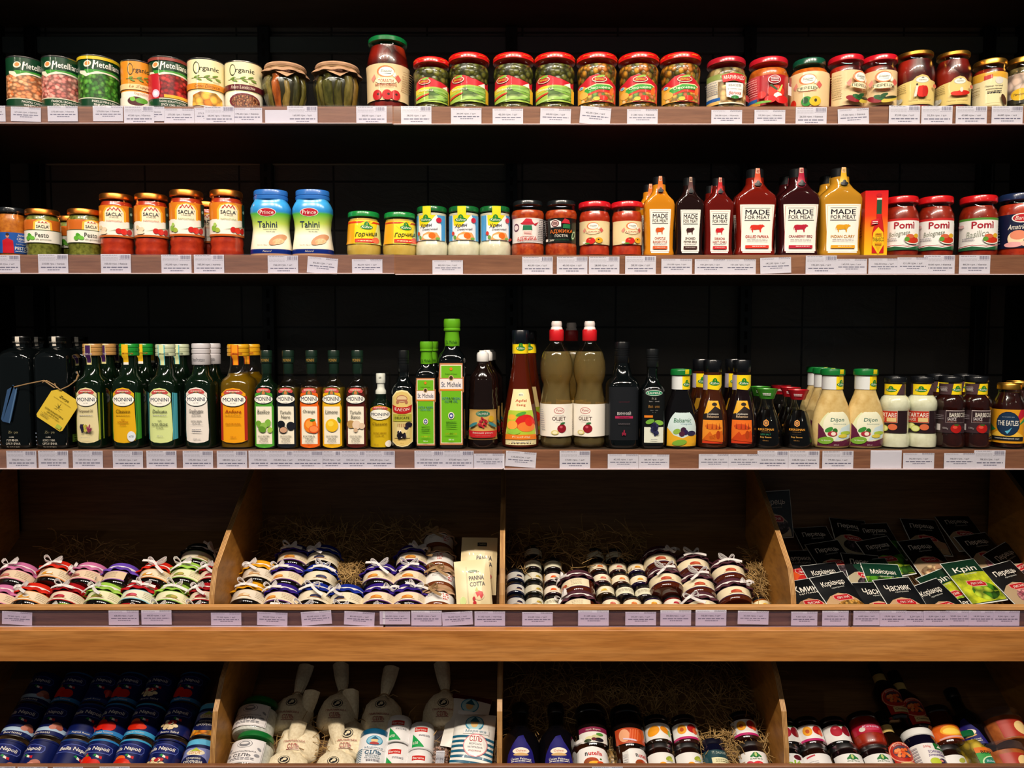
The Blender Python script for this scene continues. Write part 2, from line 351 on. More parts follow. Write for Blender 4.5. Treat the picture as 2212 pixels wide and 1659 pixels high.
def printed(name,hw,hh,items,mp,parent,step=0,zst=0,base=None,rough=.32,coat=.45,th0=.0004,dth=.00012):
    """one mesh: label sheet plus its printing. x in -1..1 (half width hw), y 0..1 (height hh)"""
    bm=bmesh.new(); mats=[]; 
    def mi(c):
        m=M(c,rough,0,coat) if c[0]!='@' else M(c)
        if m not in mats: mats.append(m)
        return mats.index(m)
    lay=0
    alli=([base] if base else [])+items
    for it in alli:
        L=th0+dth*lay; lay+=1
        if it[0]=='P':
            vs=[bm.verts.new((x*hw,L,y*hh)) for x,y in it[1]]
            try: f=bm.faces.new(vs); f.material_index=mi(it[2])
            except ValueError: pass
        elif it[0]=='E':
            _,cx,cy,rx,ry,c,rot=it; n=18 if rx*hw>.004 else 10
            if ry is None: ry=rx*hw/hh
            ca,sa=math.cos(rot),math.sin(rot); vs=[]
            for k in range(n):
                a=2*math.pi*k/n; ex,ey=rx*hw*math.cos(a),ry*hh*math.sin(a)
                vs.append(bm.verts.new((cx*hw+ex*ca-ey*sa,L,cy*hh+ex*sa+ey*ca)))
            bm.faces.new(vs).material_index=mi(c)
        else:
            _,s,cx,cy,w,h,c,b,i,rot,arc=it; gv,gf=glyphs(s,b,i); m=mi(c); ca,sa=math.cos(rot),math.sin(rot)
            vs=[]
            for gx,gy in gv:
                x,y=gx*w*hw,gy*h*hh; y+=-arc*hh*(2*gx)**2
                vs.append(bm.verts.new((cx*hw+x*ca-y*sa,L,cy*hh+x*sa+y*ca)))
            for f in gf:
                try: bm.faces.new([vs[q] for q in f]).material_index=m
                except ValueError: pass
    big=[f for f in bm.faces if len(f.verts)>4]
    bmesh.ops.triangulate(bm,faces=big)
    xs=[v.co.x for v in bm.verts]; zs=[v.co.z for v in bm.verts]
    if step:
        k=math.ceil(min(xs)/step)
        while k*step<max(xs):
            bmesh.ops.bisect_plane(bm,geom=bm.verts[:]+bm.edges[:]+bm.faces[:],plane_co=(k*step,0,0),plane_no=(1,0,0),dist=1e-7); k+=1
    if zst:
        k=math.ceil(min(zs)/zst)
        while k*zst<max(zs):
            bmesh.ops.bisect_plane(bm,geom=bm.verts[:]+bm.edges[:]+bm.faces[:],plane_co=(0,0,k*zst),plane_no=(0,0,1),dist=1e-7); k+=1
    for v in bm.verts: v.co=mp(v.co.x,v.co.z,v.co.y)
    return obj(name,bm,mats,parent,sharp=40)
def wrap_label(parent,prof,R,H,z0,z1,half,items,base='#ffffff',bx=1,rot=0,sq=0,sx=1,sy=1,name='paper_label',outline=None,zst=0,clip=None,rough=.32):
    hh=(z1-z0)*H; rm=rad(prof,(z0+z1)/2)*R; hw=rm*R_(half)
    def mp(x,z,e):
        th=-math.pi/2+x/rm+R_(rot); zz=z0*H+z; r=rad(prof,min(max(zz/H,z0),z1))*R
        cx,cy=shape(th,sq,sx,sy); d=Vector((math.cos(th),math.sin(th),0))
        return Vector((cx*r,cy*r,zz))+d*e
    if not zst: # follow bulges and waists of the body
        ra,rb=rad(prof,z0),rad(prof,z1)
        if max(abs(rad(prof,z0+(z1-z0)*k/12)-(ra+(rb-ra)*k/12)) for k in range(13))>.003: zst=.004
    b=('P',outline or [(-bx,0),(bx,0),(bx,1),(-bx,1)],base) if base else None
    return printed(name,hw,hh,items,mp,parent,step=.005,zst=zst,base=b,rough=rough)
def proj_label(parent,prof,R,H,z0,z1,hwf,items,base='#ffffff',sq=0,sy=1,outline=None,name='paper_label',zst=.008,rough=.32):
    # sheet laid straight on the front face of a squarish or flat bottle
    hh=(z1-z0)*H; hw=hwf*R
    def mp(x,z,e):
        zz=z0+z/H; r=rad(prof,min(max(zz,z0),z1))*R; n=(sq(zz) if callable(sq) else sq) or 2; s_=sy(zz) if callable(sy) else sy
        k=min(abs(x)/r,.985); return Vector((x,-s_*r*(1-k**n)**(1/n)-e,zz*H))
    b=('P',outline or [(-1,0),(1,0),(1,1),(-1,1)],base) if base else None
    return printed(name,hw,hh,items,mp,parent,step=.004,zst=zst,base=b,rough=rough)
def flat_label(parent,hw,z0,z1,y,items,base='#ffffff',outline=None,name='paper_label',rough=.32):
    def mp(x,z,e): return Vector((x,-y-e,z0+z))
    b=('P',outline or [(-1,0),(1,0),(1,1),(-1,1)],base) if base else None
    return printed(name,hw,z1-z0,items,mp,parent,base=b,rough=rough)
def ribbon(bm,pts,w,wv,th=.0005,mi=0):
    wv=Vector(wv); n=len(pts); A=[];B=[]
    for i,p in enumerate(pts):
        p=Vector(p); d=(Vector(pts[min(i+1,n-1)])-Vector(pts[max(i-1,0)])).normalized()
        wd=(wv-d*wv.dot(d)); wd=wd.normalized() if wd.length>1e-6 else Vector((1,0,0)); nn=d.cross(wd)*th
        A.append([bm.verts.new(p+wd*w/2+nn),bm.verts.new(p-wd*w/2+nn),bm.verts.new(p-wd*w/2-nn),bm.verts.new(p+wd*w/2-nn)])
    for a,b in zip(A,A[1:]):
        for i in range(4):
            j=(i+1)%4; bm.faces.new((a[i],a[j],b[j],b[i])).material_index=mi
    bm.faces.new(A[0]).material_index=mi; bm.faces.new(A[-1][::-1]).material_index=mi
def tube(bm,pts,r,n=6,mi=0,r1=None):
    rings=[]; N=len(pts); up=Vector((.13,.27,1)).normalized()
    for i,p in enumerate(pts):
        p=Vector(p); d=(Vector(pts[min(i+1,N-1)])-Vector(pts[max(i-1,0)])).normalized()
        a=d.cross(up); a=a.normalized() if a.length>1e-5 else Vector((1,0,0)); b=d.cross(a)
        rr=r if r1 is None else r+(r1-r)*i/(N-1)
        rings.append([bm.verts.new(p+a*rr*math.cos(6.2832*k/n)+b*rr*math.sin(6.2832*k/n)) for k in range(n)])
    for a,b in zip(rings,rings[1:]):
        for i in range(n): bm.faces.new((a[i],a[(i+1)%n],b[(i+1)%n],b[i])).material_index=mi
    bm.faces.new(rings[0][::-1]).material_index=mi; bm.faces.new(rings[-1]).material_index=mi
# ---------------------------------------------------------------- the place
FY=1.5; BY=1.85; XL,XR=-1.235,1.225
Z1,Z2,Z3=at(CX,230,FY).z,at(CX,551,FY).z,at(CX,972,FY).z
Z1b,Z2b,Z3b=at(CX,269,FY).z,at(CX,592,FY).z,at(CX,1013,FY).z
ZL4=at(CX,1309,FY).z; AY=FY-.03; ZA0,ZA1=at(CX,1362,AY).z,at(CX,1429,AY).z
ZL5=at(CX,1655,FY).z
def struct(name,o): o.name=name; o['kind']='structure'; return o
bm=bmesh.new(); gx,gz=.0254,CAMZ+.038
box(bm,-2.2-gx,2.2-gx,0,.02,0-gz,3.6-gz); o=obj('wall_back',bm,M('@tiles'),smooth=False); o.location=(gx,BY,gz); o['kind']='structure'
struct('wall_left',boxo('wall_left',XL-.03,XL,1.44,BY,0,2.42,M('@black_metal')))
struct('wall_right',boxo('wall_right',XR,XR+.03,1.44,BY,0,2.42,M('@black_metal')))
struct('floor',boxo('floor',-2.5,2.5,-2.5,1.9,-.03,0,M('#3a3632',.5)))
struct('ceiling',boxo('ceiling',-2.5,2.5,-2.5,1.9,3.6,3.65,M('#101112',.8)))
struct('trim_1',boxo('trim_1',XL+.001,XR-.001,1.835,1.849,at(CX,118,BY).z,at(CX,84,BY).z,M('#4a5456',.35)))
struct('bright_strip',boxo('bright_strip',at(105,355,BY).x,at(1090,355,BY).x,1.838,1.849,at(CX,358,BY).z,at(CX,352,BY).z,M('#8c8678',.25)))  # pale bar: the light caught along this line is put into its colour
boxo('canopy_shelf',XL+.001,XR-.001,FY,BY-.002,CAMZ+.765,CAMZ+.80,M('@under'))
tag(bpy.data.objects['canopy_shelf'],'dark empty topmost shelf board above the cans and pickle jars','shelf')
# steel uprights with slots
slot=M('#000000',.9)
for i,(px,nm) in enumerate(((92,'far left'),(583,'left'),(1105,'middle'),(1608,'right'),(2112,'far right'))):
    x=(px-CX)/FPX*1.835; r=empty('shelf_upright','black slotted steel upright on the tile wall, %s of five'%{'far left':'outermost left','left':'second from the left','middle':'third, at the centre','right':'fourth from the left','far right':'outermost right'}[nm],'upright','slotted uprights')
    r.location=(x,1.835,CAMZ-.26)
    boxo('post',x-.014,x+.014,1.828,1.8499,CAMZ-.26,CAMZ+.76,M('@black_metal'),r)
    bm=bmesh.new(); k=0; z=.03
    while z<1.0: box(bm,-.0035,.0035,-.0078,-.0068,z,z+.02); z+=.034
    obj('slots',bm,slot,r,smooth=False)
# shelves: board plus laminated front edge
def shelf(zt,zb,lab):
    r=empty('wall_shelf',lab,'shelf'); r.location=(0,FY,zb)
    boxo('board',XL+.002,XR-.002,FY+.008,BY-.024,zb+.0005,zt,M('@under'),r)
    boxo('front_edge',XL+.002,XR-.002,FY,FY+.0075,zb,zt,M('@shelf_wood'),r)
shelf(Z1,Z1b,'brown laminate shelf carrying the cans and pickle jars, uppermost loaded shelf')
shelf(Z2,Z2b,'brown laminate shelf carrying pesto, sauces and adjika, second loaded shelf')
shelf(Z3,Z3b,'brown laminate shelf carrying the oils, vinegars and dressings')
def rail(px0,px1,pt,pb,lab,mat='@plastic_clear',yf=FY):
    a,b=at(px0,pt,yf-.005),at(px1,pb,yf-.005); r=empty('price_rail',lab,'price rail','clear price rails along the shelf edges'); r.location=((a.x+b.x)/2,yf-.005,b.z)
    boxo('clear_strip',a.x,b.x,yf-.0055,yf-.0045,b.z,a.z,M(mat),r,bev=0)
    boxo('bottom_lip',a.x,b.x,yf-.009,yf-.0005,b.z-.0022,b.z-.0001,M('#c8b4b4',.2,0,.6),r,bev=.0005)
rail(-160,848,228,266,'clear price rail on the can shelf, left length'); rail(850,2380,229,268,'clear price rail on the pickle jar shelf, right length','@plastic_fresh')
rail(-160,852,549,590,'clear price rail under the pesto and tahini, left length'); rail(854,2380,550,592,'clear price rail under the adjika and sauces, right length','@plastic_fresh')
rail(-160,1086,972,1011,'clear price rail under the olive oils, left length'); rail(1088,2380,972,1012,'clear price rail under the vinegars and dressings, right length','@plastic_fresh')
# ---------------------------------------------------------------- bins
TH=R_(34)
A4=(1.545,CAMZ-.575); A5=(1.566,CAMZ-.868); FO=.037   # height of the tops of what lies in the bins
def plane(A,r=FO):
    """reference line of items of radius r lying on the sloping board"""
    d=2*r-2*FO; return A[0]-math.sin(TH)*d,A[1]+math.cos(TH)*d
def board(A,zl,nm):
    y0,z0=plane(A,-.001); k=math.tan(TH); r=empty('display_bin',nm,'display bin'); r.location=(0,FY,zl-.1)
    bm=bmesh.new(); ya,yb=FY+.012,BY-.016; za,zb=z0+k*(ya-y0),z0+k*(yb-y0); zf=za+.058; yk=y0+(zf-z0)/k; pts=[(ya,zf),(yk,zf),(yb,zb),(yb,zb-.008),(yk,zf-.006),(ya,zf-.006)]
    L=[bm.verts.new((XL+.003,y-FY,z-zl+.1)) for y,z in pts]; Rr=[bm.verts.new((XR-.003,y-FY,z-zl+.1)) for y,z in pts]
    for i in range(6): j=(i+1)%6; bm.faces.new((L[i],L[j],Rr[j],Rr[i]))
    bm.faces.new(L); bm.faces.new(Rr[::-1]); bmesh.ops.recalc_face_normals(bm,faces=bm.faces)
    obj('sloping_floor',bm,M('@back_wood'),r,smooth=False)
    boxo('back_panel',XL+.003,XR-.003,BY-.014,BY-.002,zb-.1,zl+.30,M('@back_wood'),r)
    return r
b4=board(A4,ZL4,'plywood display bin of jars, pouches and spice packets under the oil shelf')
boxo('top_lip',XL+.002,XR-.002,FY,FY+.0115,ZL4-.009,ZL4,M('@lip_wood'),b4)
boxo('rail_board',XL+.002,XR-.002,FY+.006,FY+.0115,ZA0-.06,ZL4-.0095,M('@rail_wood'),b4)
boxo('front_apron',XL+.002,XR-.002,AY,FY-.0105,ZA1,ZA0,M('@orange_wood'),b4)
b5=board(A5,ZL5,'lower plywood display bin of tins, salt, spreads and jams')
boxo('top_lip',XL+.002,XR-.002,FY,FY+.0115,ZL5-.05,ZL5,M('@shelf_wood'),b5)
rail(-160,828,1320,1353,'purplish clear price rail under the ribboned jam jars, left length','@rail_dark'); rail(831,1838,1321,1355,'purplish clear price rail under the small jam jars, middle length','@rail_dark'); rail(1842,2380,1320,1355,'purplish clear price rail under the spice packets, right length','@rail_dark')
rail(-160,2380,1656,1690,'clear price rail on the front of the lowest bin','@plastic_clear')
def divider(px,zl,lab,top,kk):
    """plywood wall between two bins: curved nose, sloping front edge"""
    x=(px-CX)/FPX*FY; r=empty('bin_divider',lab,'divider','plywood dividers'); r.location=(x,FY,zl)
    pts=[(.013,.0),(.016,.018),(.024,.04),(.032,.058),(.036,.068),(.11,.125),(.30,.26 if kk else .235),(.318,.26 if kk else .235),(.318,-.02),(.05,-.09),(.013,-.1)]
    if not kk: pts=[(.013,.0),(.016,.03),(.022,.055),(.03,.08),(.034,.10),(.075,.155),(.13,.20),(.318,.222),(.318,-.02),(.05,-.045),(.013,-.048)]
    pts=[(a,min(b,top)) for a,b in pts]
    bm=bmesh.new(); t=.0055; L=[bm.verts.new((-t,a,b)) for a,b in pts]; Rr=[bm.verts.new((t,a,b)) for a,b in pts]
    n=len(pts)
    for i in range(n):
        j=(i+1)%n; f=bm.faces.new((L[i],L[j],Rr[j],Rr[i])); f.material_index=1
    bm.faces.new(L[::-1]); bm.faces.new(Rr); bmesh.ops.triangulate(bm,faces=[f for f in bm.faces if len(f.verts)>4]); bmesh.ops.recalc_face_normals(bm,faces=bm.faces)
    obj('panel',bm,[M('@divider_wood'),M('@ply_edge')],r,smooth=False)
names=('outermost left','between the cloth-capped jars on the left','at the middle beside the panna cotta pouches','between the small jars and the spice packets','outermost right')
names5=('outermost left','between the blue tins and the salt','at the middle beside the striped salt bag','between the jams at the right','outermost right')
for i in range(5):
    px=1084+645*(i-2)
    divider(px+ (2 if i==3 else 0),ZL4,'plywood divider of the upper bin, '+names[i],ZA1*0+(Z3b-ZL4)-.002,True)
    divider(px-6,ZL5,'plywood divider of the lower bin, '+names5[i],.222,False)
# straw bedding
def straw(nm,lab,A,px0,px1,py0,py1,n,seed,lift=.0,Lr=(.02,.06)):
    rnd=random.Random(seed); bm=bmesh.new(); y0,z0=plane(A,lift*.5+.004)
    for k in range(n):
        p=on_plane(px0+(px1-px0)*rnd.random(),py0+(py1-py0)*rnd.random(),y0,z0,TH); p+=Vector((0,-.64,.77))*(rnd.random()*.018)
        L=Lr[0]+rnd.random()*(Lr[1]-Lr[0]); a=rnd.random()*6.28; tl=rnd.uniform(-.45,.6)
        d=Vector((math.cos(a),math.sin(a)*.766-tl*.4,math.sin(a)*.643+tl*.5)).normalized(); q=Vector((rnd.uniform(-1,1),rnd.uniform(-1,1),rnd.uniform(-.3,1)))*L*.35
        pts=[p,p+d*L*.35+q*.5,p+d*L*.7+q*.7,p+d*L]
        tube(bm,[v-Vector(bo) for v in pts for bo in ((0,1.6,z0),)],.0006+rnd.random()*.0004,3)
    o=obj(nm,bm,M('@straw'),smooth=True); o.location=(0,1.6,z0); tag(o,lab,'straw',kind='stuff'); return o
straw('straw','loose straw bedding behind the purple and blue capped jars',A4,560,960,1130,1215,420,3,.012)
straw('straw','bright straw nest in the gap above the blue capped jar',A4,722,780,1212,1262,260,4,.022,(.015,.035))
straw('straw','dark straw bedding behind the ribboned jars by the left divider',A4,110,300,1175,1215,90,5,.012)
straw('straw','dark straw bedding behind the small jam jars',A4,1090,1400,1150,1235,330,6,.012)
straw('straw','curly straw heap against the divider beside the maroon capped jars',A4,1612,1650,1195,1292,330,7,.025,(.012,.035))
straw('straw','straw bedding behind the spreads and jams of the lowest bin',A5,1100,1660,1450,1590,1000,8,.006)
straw('straw','straw tufts between the jam jars of the lowest bin',A5,1515,1660,1570,1655,300,9,.02,(.02,.05))
straw('straw','straw bedding under the salt bags',A5,500,1070,1560,1650,420,10,.004)
# ---------------------------------------------------------------- products
def jar_prof(nk=.86,sh=.76,lid=.89,foot=.95,waist=None,bulge=0):
    p=[(0,0),(foot-.08,0),(foot,.012),(1,.07)]
    if waist:
        a,b,d=waist; p+=[(1,a-.03),(d,a),(d,b),(1,b+.03)]
    return p+[(1,sh),((1+nk)/2+.01,sh+.05),(nk,sh+.08),(nk,lid)]
def lid_prof(w,a,b=1): d=b-a; return [(0,a),(w*.95,a),(w,a+.1*d),(w,a+.75*d),(w*.96,a+.93*d),(w*.9,b),(w*.85,b),(w*.83,b-.12*d),(0,b-.12*d)]
def fill_prof(body,top,k=.955):
    p=[(0,.012)]
    for r,z in body[1:]:
        if z<=top: p.append((r*k,max(z,.012)))
    p.append((rad(body,top)*k,top)); p.append((0,top)); return p
W='#efe9dd'; CR='#ead9b0'; RED='#c01828'; INK='#1c1c28'; LG='#8c8c96'; DG='#0c4a28'
KUH='#107a2c'; YEL='#f0d018'
def circ(cx,cy,r,c,asp=1): return E(cx,cy,r,r*asp,c)
def kuhne(cx,cy,w,h): # green mound logo with white name
    return [E(cx,cy+h*.18,w*.22,h*.42,KUH),E(cx,cy-h*.1,w*.5,h*.3,KUH),T('2',cx,cy+h*.32,w*.13,h*.2,YEL,1),T('Kühne',cx,cy-h*.08,w*.82,h*.32,'#f8f8e8',1,1)]
def metel(pic,l1,l2,top='#0a3a20',extra=()):
    return [Q(-2.7,.16,2.7,.68,pic),Q(-2.7,.66,2.7,1,'#0a3a20'),P([(-1.2,.73),(-.6,.70),(.0,.72),(.6,.70),(1.2,.66),(1.2,.63),(.6,.66),(0,.68),(-.55,.64),(-.8,.60),(-1.2,.68)],'#e8e0c8'),
      P([(-.9,.74),(-.3,.74),(.4,.74),(1.3,.72),(1.3,.67),(.4,.70),(-.3,.71),(-.6,.67),(-.75,.66)],'#3a9030'),
      E(-.72,.85,.2,.06,'#f4e0c8',.35),E(-.72,.855,.13,.04,'#d88848',.35),P([(-.5,.76),(-.42,.92),(-.34,.92),(-.44,.74)],W),T('Metelliana',.22,.845,1.35,.12,'#f6f2ea',2,.3),
      Q(-2.7,0,2.7,.17,'#0a3a20'),Q(-2.7,.165,2.7,.18,'#e8e0c8'),T(l1,.12,.115,1.3,.045,'#f4f0e8',2),T(l2,.1,.045,1.1,.045,'#f4f0e8',2)]+([Q(-2.7,.94,2.7,1,top)] if top!='#0a3a20' else [])+list(extra)
def organic(bg,band,title,pic,ins):
    return [Q(-2.7,0,2.7,.34,'#f4ecd8')]+[E(-.52,.82,.18,.13,'#2a3a1c'),E(-.51,.82,.14,.105,bg),T('rganic',.12,.80,.95,.12,'#24301c',1.5),
      P([(-.8,.615),(.7,.635),(.7,.628),(-.8,.605)],'#5a6a20')]+[E(x,y,.16,.018,'#6a8a30',a) for x,y,a in ((-.5,.64,.3),(.0,.65,.35),(.4,.67,.3),(-.4,.585,-.3),(.1,.59,-.35),(.55,.6,-.25))]+[T('Foods',.45,.54,.3,.03,'#404820'),
      Q(-2.7,.38,2.7,.50,band),T(title,0,.44,1.2,.07,ins,1,1)]+pic
def jamarR(): # runner-bean jar label
    return [P([(-1.05,.48),(-1.0,.80),(-.75,.93),(-.5,.98),(-.2,.95),(.3,.80),(.9,.70),(1.05,.80),(1.05,.48)],RED),P([(-1.05,.5),(-.6,.58),(0,.60),(.7,.57),(1.05,.52),(1.05,0),(-1.05,0)],'#9cb848'),
     P([(-1.05,.30),(-1.05,.5),(-.6,.57),(-.2,.58),(-.4,.4)],'#d8c838'),P([(.4,.60),(.75,.72),(.78,.55)],W),P([(-.3,.08),(-.28,.5),(.75,.54),(.9,.3),(.9,.05)],'@green_bean_img'),
     E(.3,.50,.5,.035,'#7aa848',-.05),E(.35,.42,.5,.035,'#8cb858',-.12),E(.4,.33,.45,.035,'#78a440',-.2),E(.2,.12,.5,.04,'#90bc58',.1),E(-.3,.07,.4,.035,'#a0c468',.15),E(.65,.16,.25,.03,'#5c8c30',.5),
     P([(-1.0,.1),(-.3,.28),(-.25,.34),(-1.0,.18)],'#c82a20'),P([(.8,.0),(.8,.5),(1.05,.46),(1.05,0)],'#d8a828'),
     T('Зелена',-.45,.46,.75,.09,'#f4f4e0',1,1),E(-.5,.80,.3,.12,'#f0e0c0'),E(-.5,.80,.27,.10,'#a81820'),E(-.45,.90,.18,.045,'#7aa830',.2),T('Jamar',-.5,.79,.42,.10,'#f0c030',2,.5)]
def jamarO():
    return [P([(-1.05,.0),(-1.05,.62),(-.6,.75),(-.3,.93),(0,.98),(.4,.93),(.75,.75),(1.05,.66),(1.05,0)],RED),P([(-1.05,0),(-1.05,.55),(-.6,.6),(-.3,.45),(-.2,0)],'#e8a838'),Q(-.75,.02,.9,.35,'@veg_img'),
     P([(-.6,.30),(-.5,.52),(0,.62),(.6,.62),(.8,.55),(.72,.44),(.1,.44),(-.4,.30)],'#3a9a38'),P([(-.55,.50),(0,.64),(.6,.645),(.82,.58),(.8,.55),(.6,.61),(0,.61),(-.5,.47)],'#e8e0a0'),
     P([(-.5,.28),(.1,.40),(.8,.38),(.85,.33),(.1,.34),(-.5,.20)],'#d03820'),E(.72,.4,.12,.16,'#e86820',-.4),E(-.62,.26,.25,.13,'#e8b050'),E(.3,.13,.2,.09,'#d82818'),E(0,.1,.14,.07,'#e0b848'),E(-.72,.55,.13,.055,'#c8e0ee'),E(-.72,.55,.09,.04,'#5aa0c0'),
     T('Овочева',.12,.50,.95,.09,'#f0f4d8',1.5,.3,.06),E(.12,.80,.32,.11,'#f0e0c0'),E(.12,.80,.29,.09,'#a81820'),E(.16,.90,.2,.04,'#8ab040',.2),T('Jamar',.12,.79,.44,.09,'#f0c030',2,.5)]
def biadam(title,tc,pic,dx=0,sub=None,tw=.8):
    L=[E(dx,.78,.36,.16,'#d87a48'),E(dx+.03,.775,.31,.13,CR),E(dx+.02,.78,.29,.125,'#f4f0e4'),T('Біадам',dx+.02,.79,.42,.08,'#2c5a50',1,1),P([(dx-.18,.725),(dx+.22,.735),(dx+.2,.72)],'#2c5a50'),
      P([(dx+.36,.62),(dx+.50,.50),(dx+.62,.60),(dx+.48,.72)],'#c85a50'),P([(dx+.34,.64),(dx+.40,.70),(dx+.36,.78),(dx+.26,.66)],W),P([(dx-.40,.62),(dx-.52,.50),(dx-.62,.6),(dx-.46,.72)],'#d88878'),
      E(dx,.53,.42,.09,'#f2e0b8'),T(title,dx,.52,tw,.095,tc,2.5)]
    if sub: L+=[T(s,dx,.44-.06*i,tw*.9,.04,'#b83828',1) for i,s in enumerate(sub)]
    return L+pic
def sacla(sub,sc_,v=True):
    L=[Q(-2.2,.5,2.2,1,'#d87a18'),P([(-.62,.42),(-.62,.78),(-.45,.93),(0,.99),(.45,.93),(.62,.78),(.62,.42)],'#f0b030'),P([(-.5,.42),(-.5,.78),(-.35,.9),(0,.96),(.35,.9),(.5,.78),(.5,.42)],'#f6e8c8'),
     Q(-2.2,.04,2.2,.48,W),Q(-2.2,0,2.2,.06,'#c8682a')]
    for i in range(3): L.append(P([(-.28+i*.19,.84),(-.19+i*.19,.93),(-.17+i*.19,.93),(-.08+i*.19,.85),(-.10+i*.19,.83),(-.18+i*.19,.90),(-.26+i*.19,.82)],RED))
    L+=[P([(-.36,.80),(-.28,.88),(-.24,.84),(-.3,.82)],RED),P([(.36,.80),(.28,.88),(.24,.84),(.3,.82)],RED),T("SACLA'",0,.71,.82,.11,'#1c3040',2),T('ITALIA',0,.615,.45,.035,'#1c3040',1),T(sub,0,.50,.8,.055,sc_,0)]
    if v: L+=[P([(-.3,.18),(.2,.24),(.8,.30),(.8,.285),(.2,.22)],'#4a7a28'),E(.22,.19,.15,.085,'#c8201c'),E(.48,.17,.17,.095,'#d82a20'),E(.78,.17,.16,.09,'#b81c18')]
    return L
BASIL=[E(-.75,.28,.12,.13,'#4a9a28',.5),E(-.62,.2,.16,.09,'#6ab840',-.3),E(-.86,.18,.12,.1,'#5aa830',.3)]
def tomat(cx,cy,r): return [E(cx,cy,r,r*.55,'#c8201a'),E(cx-.05,cy+r*.2,r*.25,r*.1,'#e86850'),E(cx,cy+r*.45,r*.3,r*.1,'#3a6a20')]
COW=[(-.95,.15),(-1,.55),(-.86,.92),(-.5,1),(.1,.96),(.42,1.04),(.58,.98),(.66,1.1),(.74,1.0),(.98,.86),(1,.76),(.8,.70),(.66,.52),(.55,.35),(.5,.3),(.52,-.1),(.4,-.1),(.36,.28),(.0,.3),(-.4,.24),(-.55,.28),(-.56,-.1),(-.7,-.1),(-.7,.25),(-.82,.2),(-.84,.62),(-.9,.5)]
def mfm(col,l1,l2=None):
    L=[Q(-.9,.03,.9,.97,col),Q(-.885,.035,.885,.965,W),Q(-.74,.915,.74,.925,INK),T('MADE',0,.84,1.4,.105,INK,3),T('FOR MEAT',0,.735,1.42,.075,INK,1.5),Q(-.74,.665,.74,.675,INK),
      P([(x*.42,.44+y*.14) for x,y in COW],col)]
    L+=[T(l1,0,.335,1.35 if not l2 else 1.0,.06,col,1.5)]+([T(l2,0,.255,1.3,.055,col,1.5)] if l2 else [])
    L+=lines(-.6,.6,(.21,.185) if l2 else (.27,.24),.008,LG)
    return L+[Q(-.68,.09,.68,.155,col),]+lines(-.5,.5,(.125,),.01,W)
def monini(sub,sc_,bg,extra,hc='#f8f6f0',y0=.80,ey=.13,two=None):
    L=extra[:]
    L+=[P([(-.72,y0+.12),(-.5,y0+.165),(0,y0+.18),(.5,y0+.165),(.72,y0+.12),(.62,y0+.085),(0,y0+.11),(-.62,y0+.085)],'#c04a48')]+lines(-.5,.5,(y0+.13,),.018,'#f0c8b8')+[
      E(0,y0+.08,.3,.05,'#3a6a40'),E(.02,y0+.085,.16,.04,'#c87840'),E(0,y0-.02,.93,ey,INK),E(0,y0-.02,.9,ey-.008,hc),T('MONINI',0,y0-.015,1.5,.075,'#14284c',2),T('dal 1920',0,y0-.085,.4,.02,LG)]
    if two: L+=[T(two[0],0,y0-.25,1.1,.06,sc_,.5,.3),T(two[1],0,y0-.33,.9,.06,sc_,.5,.3)]
    else: L+=[T(sub,0,y0-.24,1.2,.07,sc_,.8,.4)]
    return L
def body_(root,prof,mat,R,H,**k): return lathe('glass_body',prof,M(mat) if isinstance(mat,str) else mat,root,R,H,**k)
def jar(name,cat,R,H,fillm,lidm,labels,prof=None,lid=(.93,.885,1),ftop=.84,glass='@glass',ring=None,lidtxt=None,lidname='lid'):
    r=empty(name,None,cat); prof=prof or jar_prof()
    lathe('glass_body',prof,M(glass),r,R,H); lathe('contents',fill_prof(prof,ftop),M(fillm) if fillm[0]=='@' else M(fillm,.3,0,.3),r,R,H)
    lathe(lidname,lid_prof(*lid),lidm if not isinstance(lidm,str) else (M(lidm) if lidm[0]=='@' else M(lidm,.25,0,.5)),r,R,H,seg=40)
    for L in labels:
        L=dict(L); rot=L.pop('rot',0); wrap_label(r,prof,R,H,L.pop('z0'),L.pop('z1'),L.pop('half'),L.pop('items'),rot=rot,**L)
    if lidtxt:
        lw,l0,l1=lid
        wrap_label(r,[(lw,0),(lw,1)],R,H,l0+.03,l1-.02,80,lidtxt,base=None,name='lid_print')
    return r
def can(R,H,items,base,rot=0,name='tin_can'):
    r=empty(name,None,'can'); p=[(0,.012),(.93,.012),(.95,0),(1,.004),(1,.022),(.985,.03),(.985,.97),(1,.978),(1,.996),(.965,1),(.94,.985),(0,.985)]
    lathe('can_body',p,M('@tin'),r,R,H,seg=44); wrap_label(r,p,R,H,.032,.968,62,items,base=base,bx=2.75,rot=rot); return r
def cloth_top(root,R,z,h,mat,seed=1,frill=.14,nm='cloth_cap',n=11):
    rnd=random.Random(seed); ph=rnd.random()*6; 
    def mod(th,zz):
        k=max(0,min(1,(z+h*.5-zz)/(h*.5))) if zz<z+h*.5 else 0
        return 1+frill*k*(.35+.5*math.sin(n*th+ph)+.25*math.sin(5*th+ph*2))
    lathe(nm,[(0,z+h),(.7,z+h),(.93,z+h*.96),(1,z+h*.82),(.99,z+h*.55),(1.0,z+h*.45),(1.10,z+h*.2),(1.16,z),(1.12,z-.002),(1.05,z+h*.2),(.96,z+h*.4),(0,z+h*.4)],mat,root,R,1,seg=66,mod=mod,sharp=60)
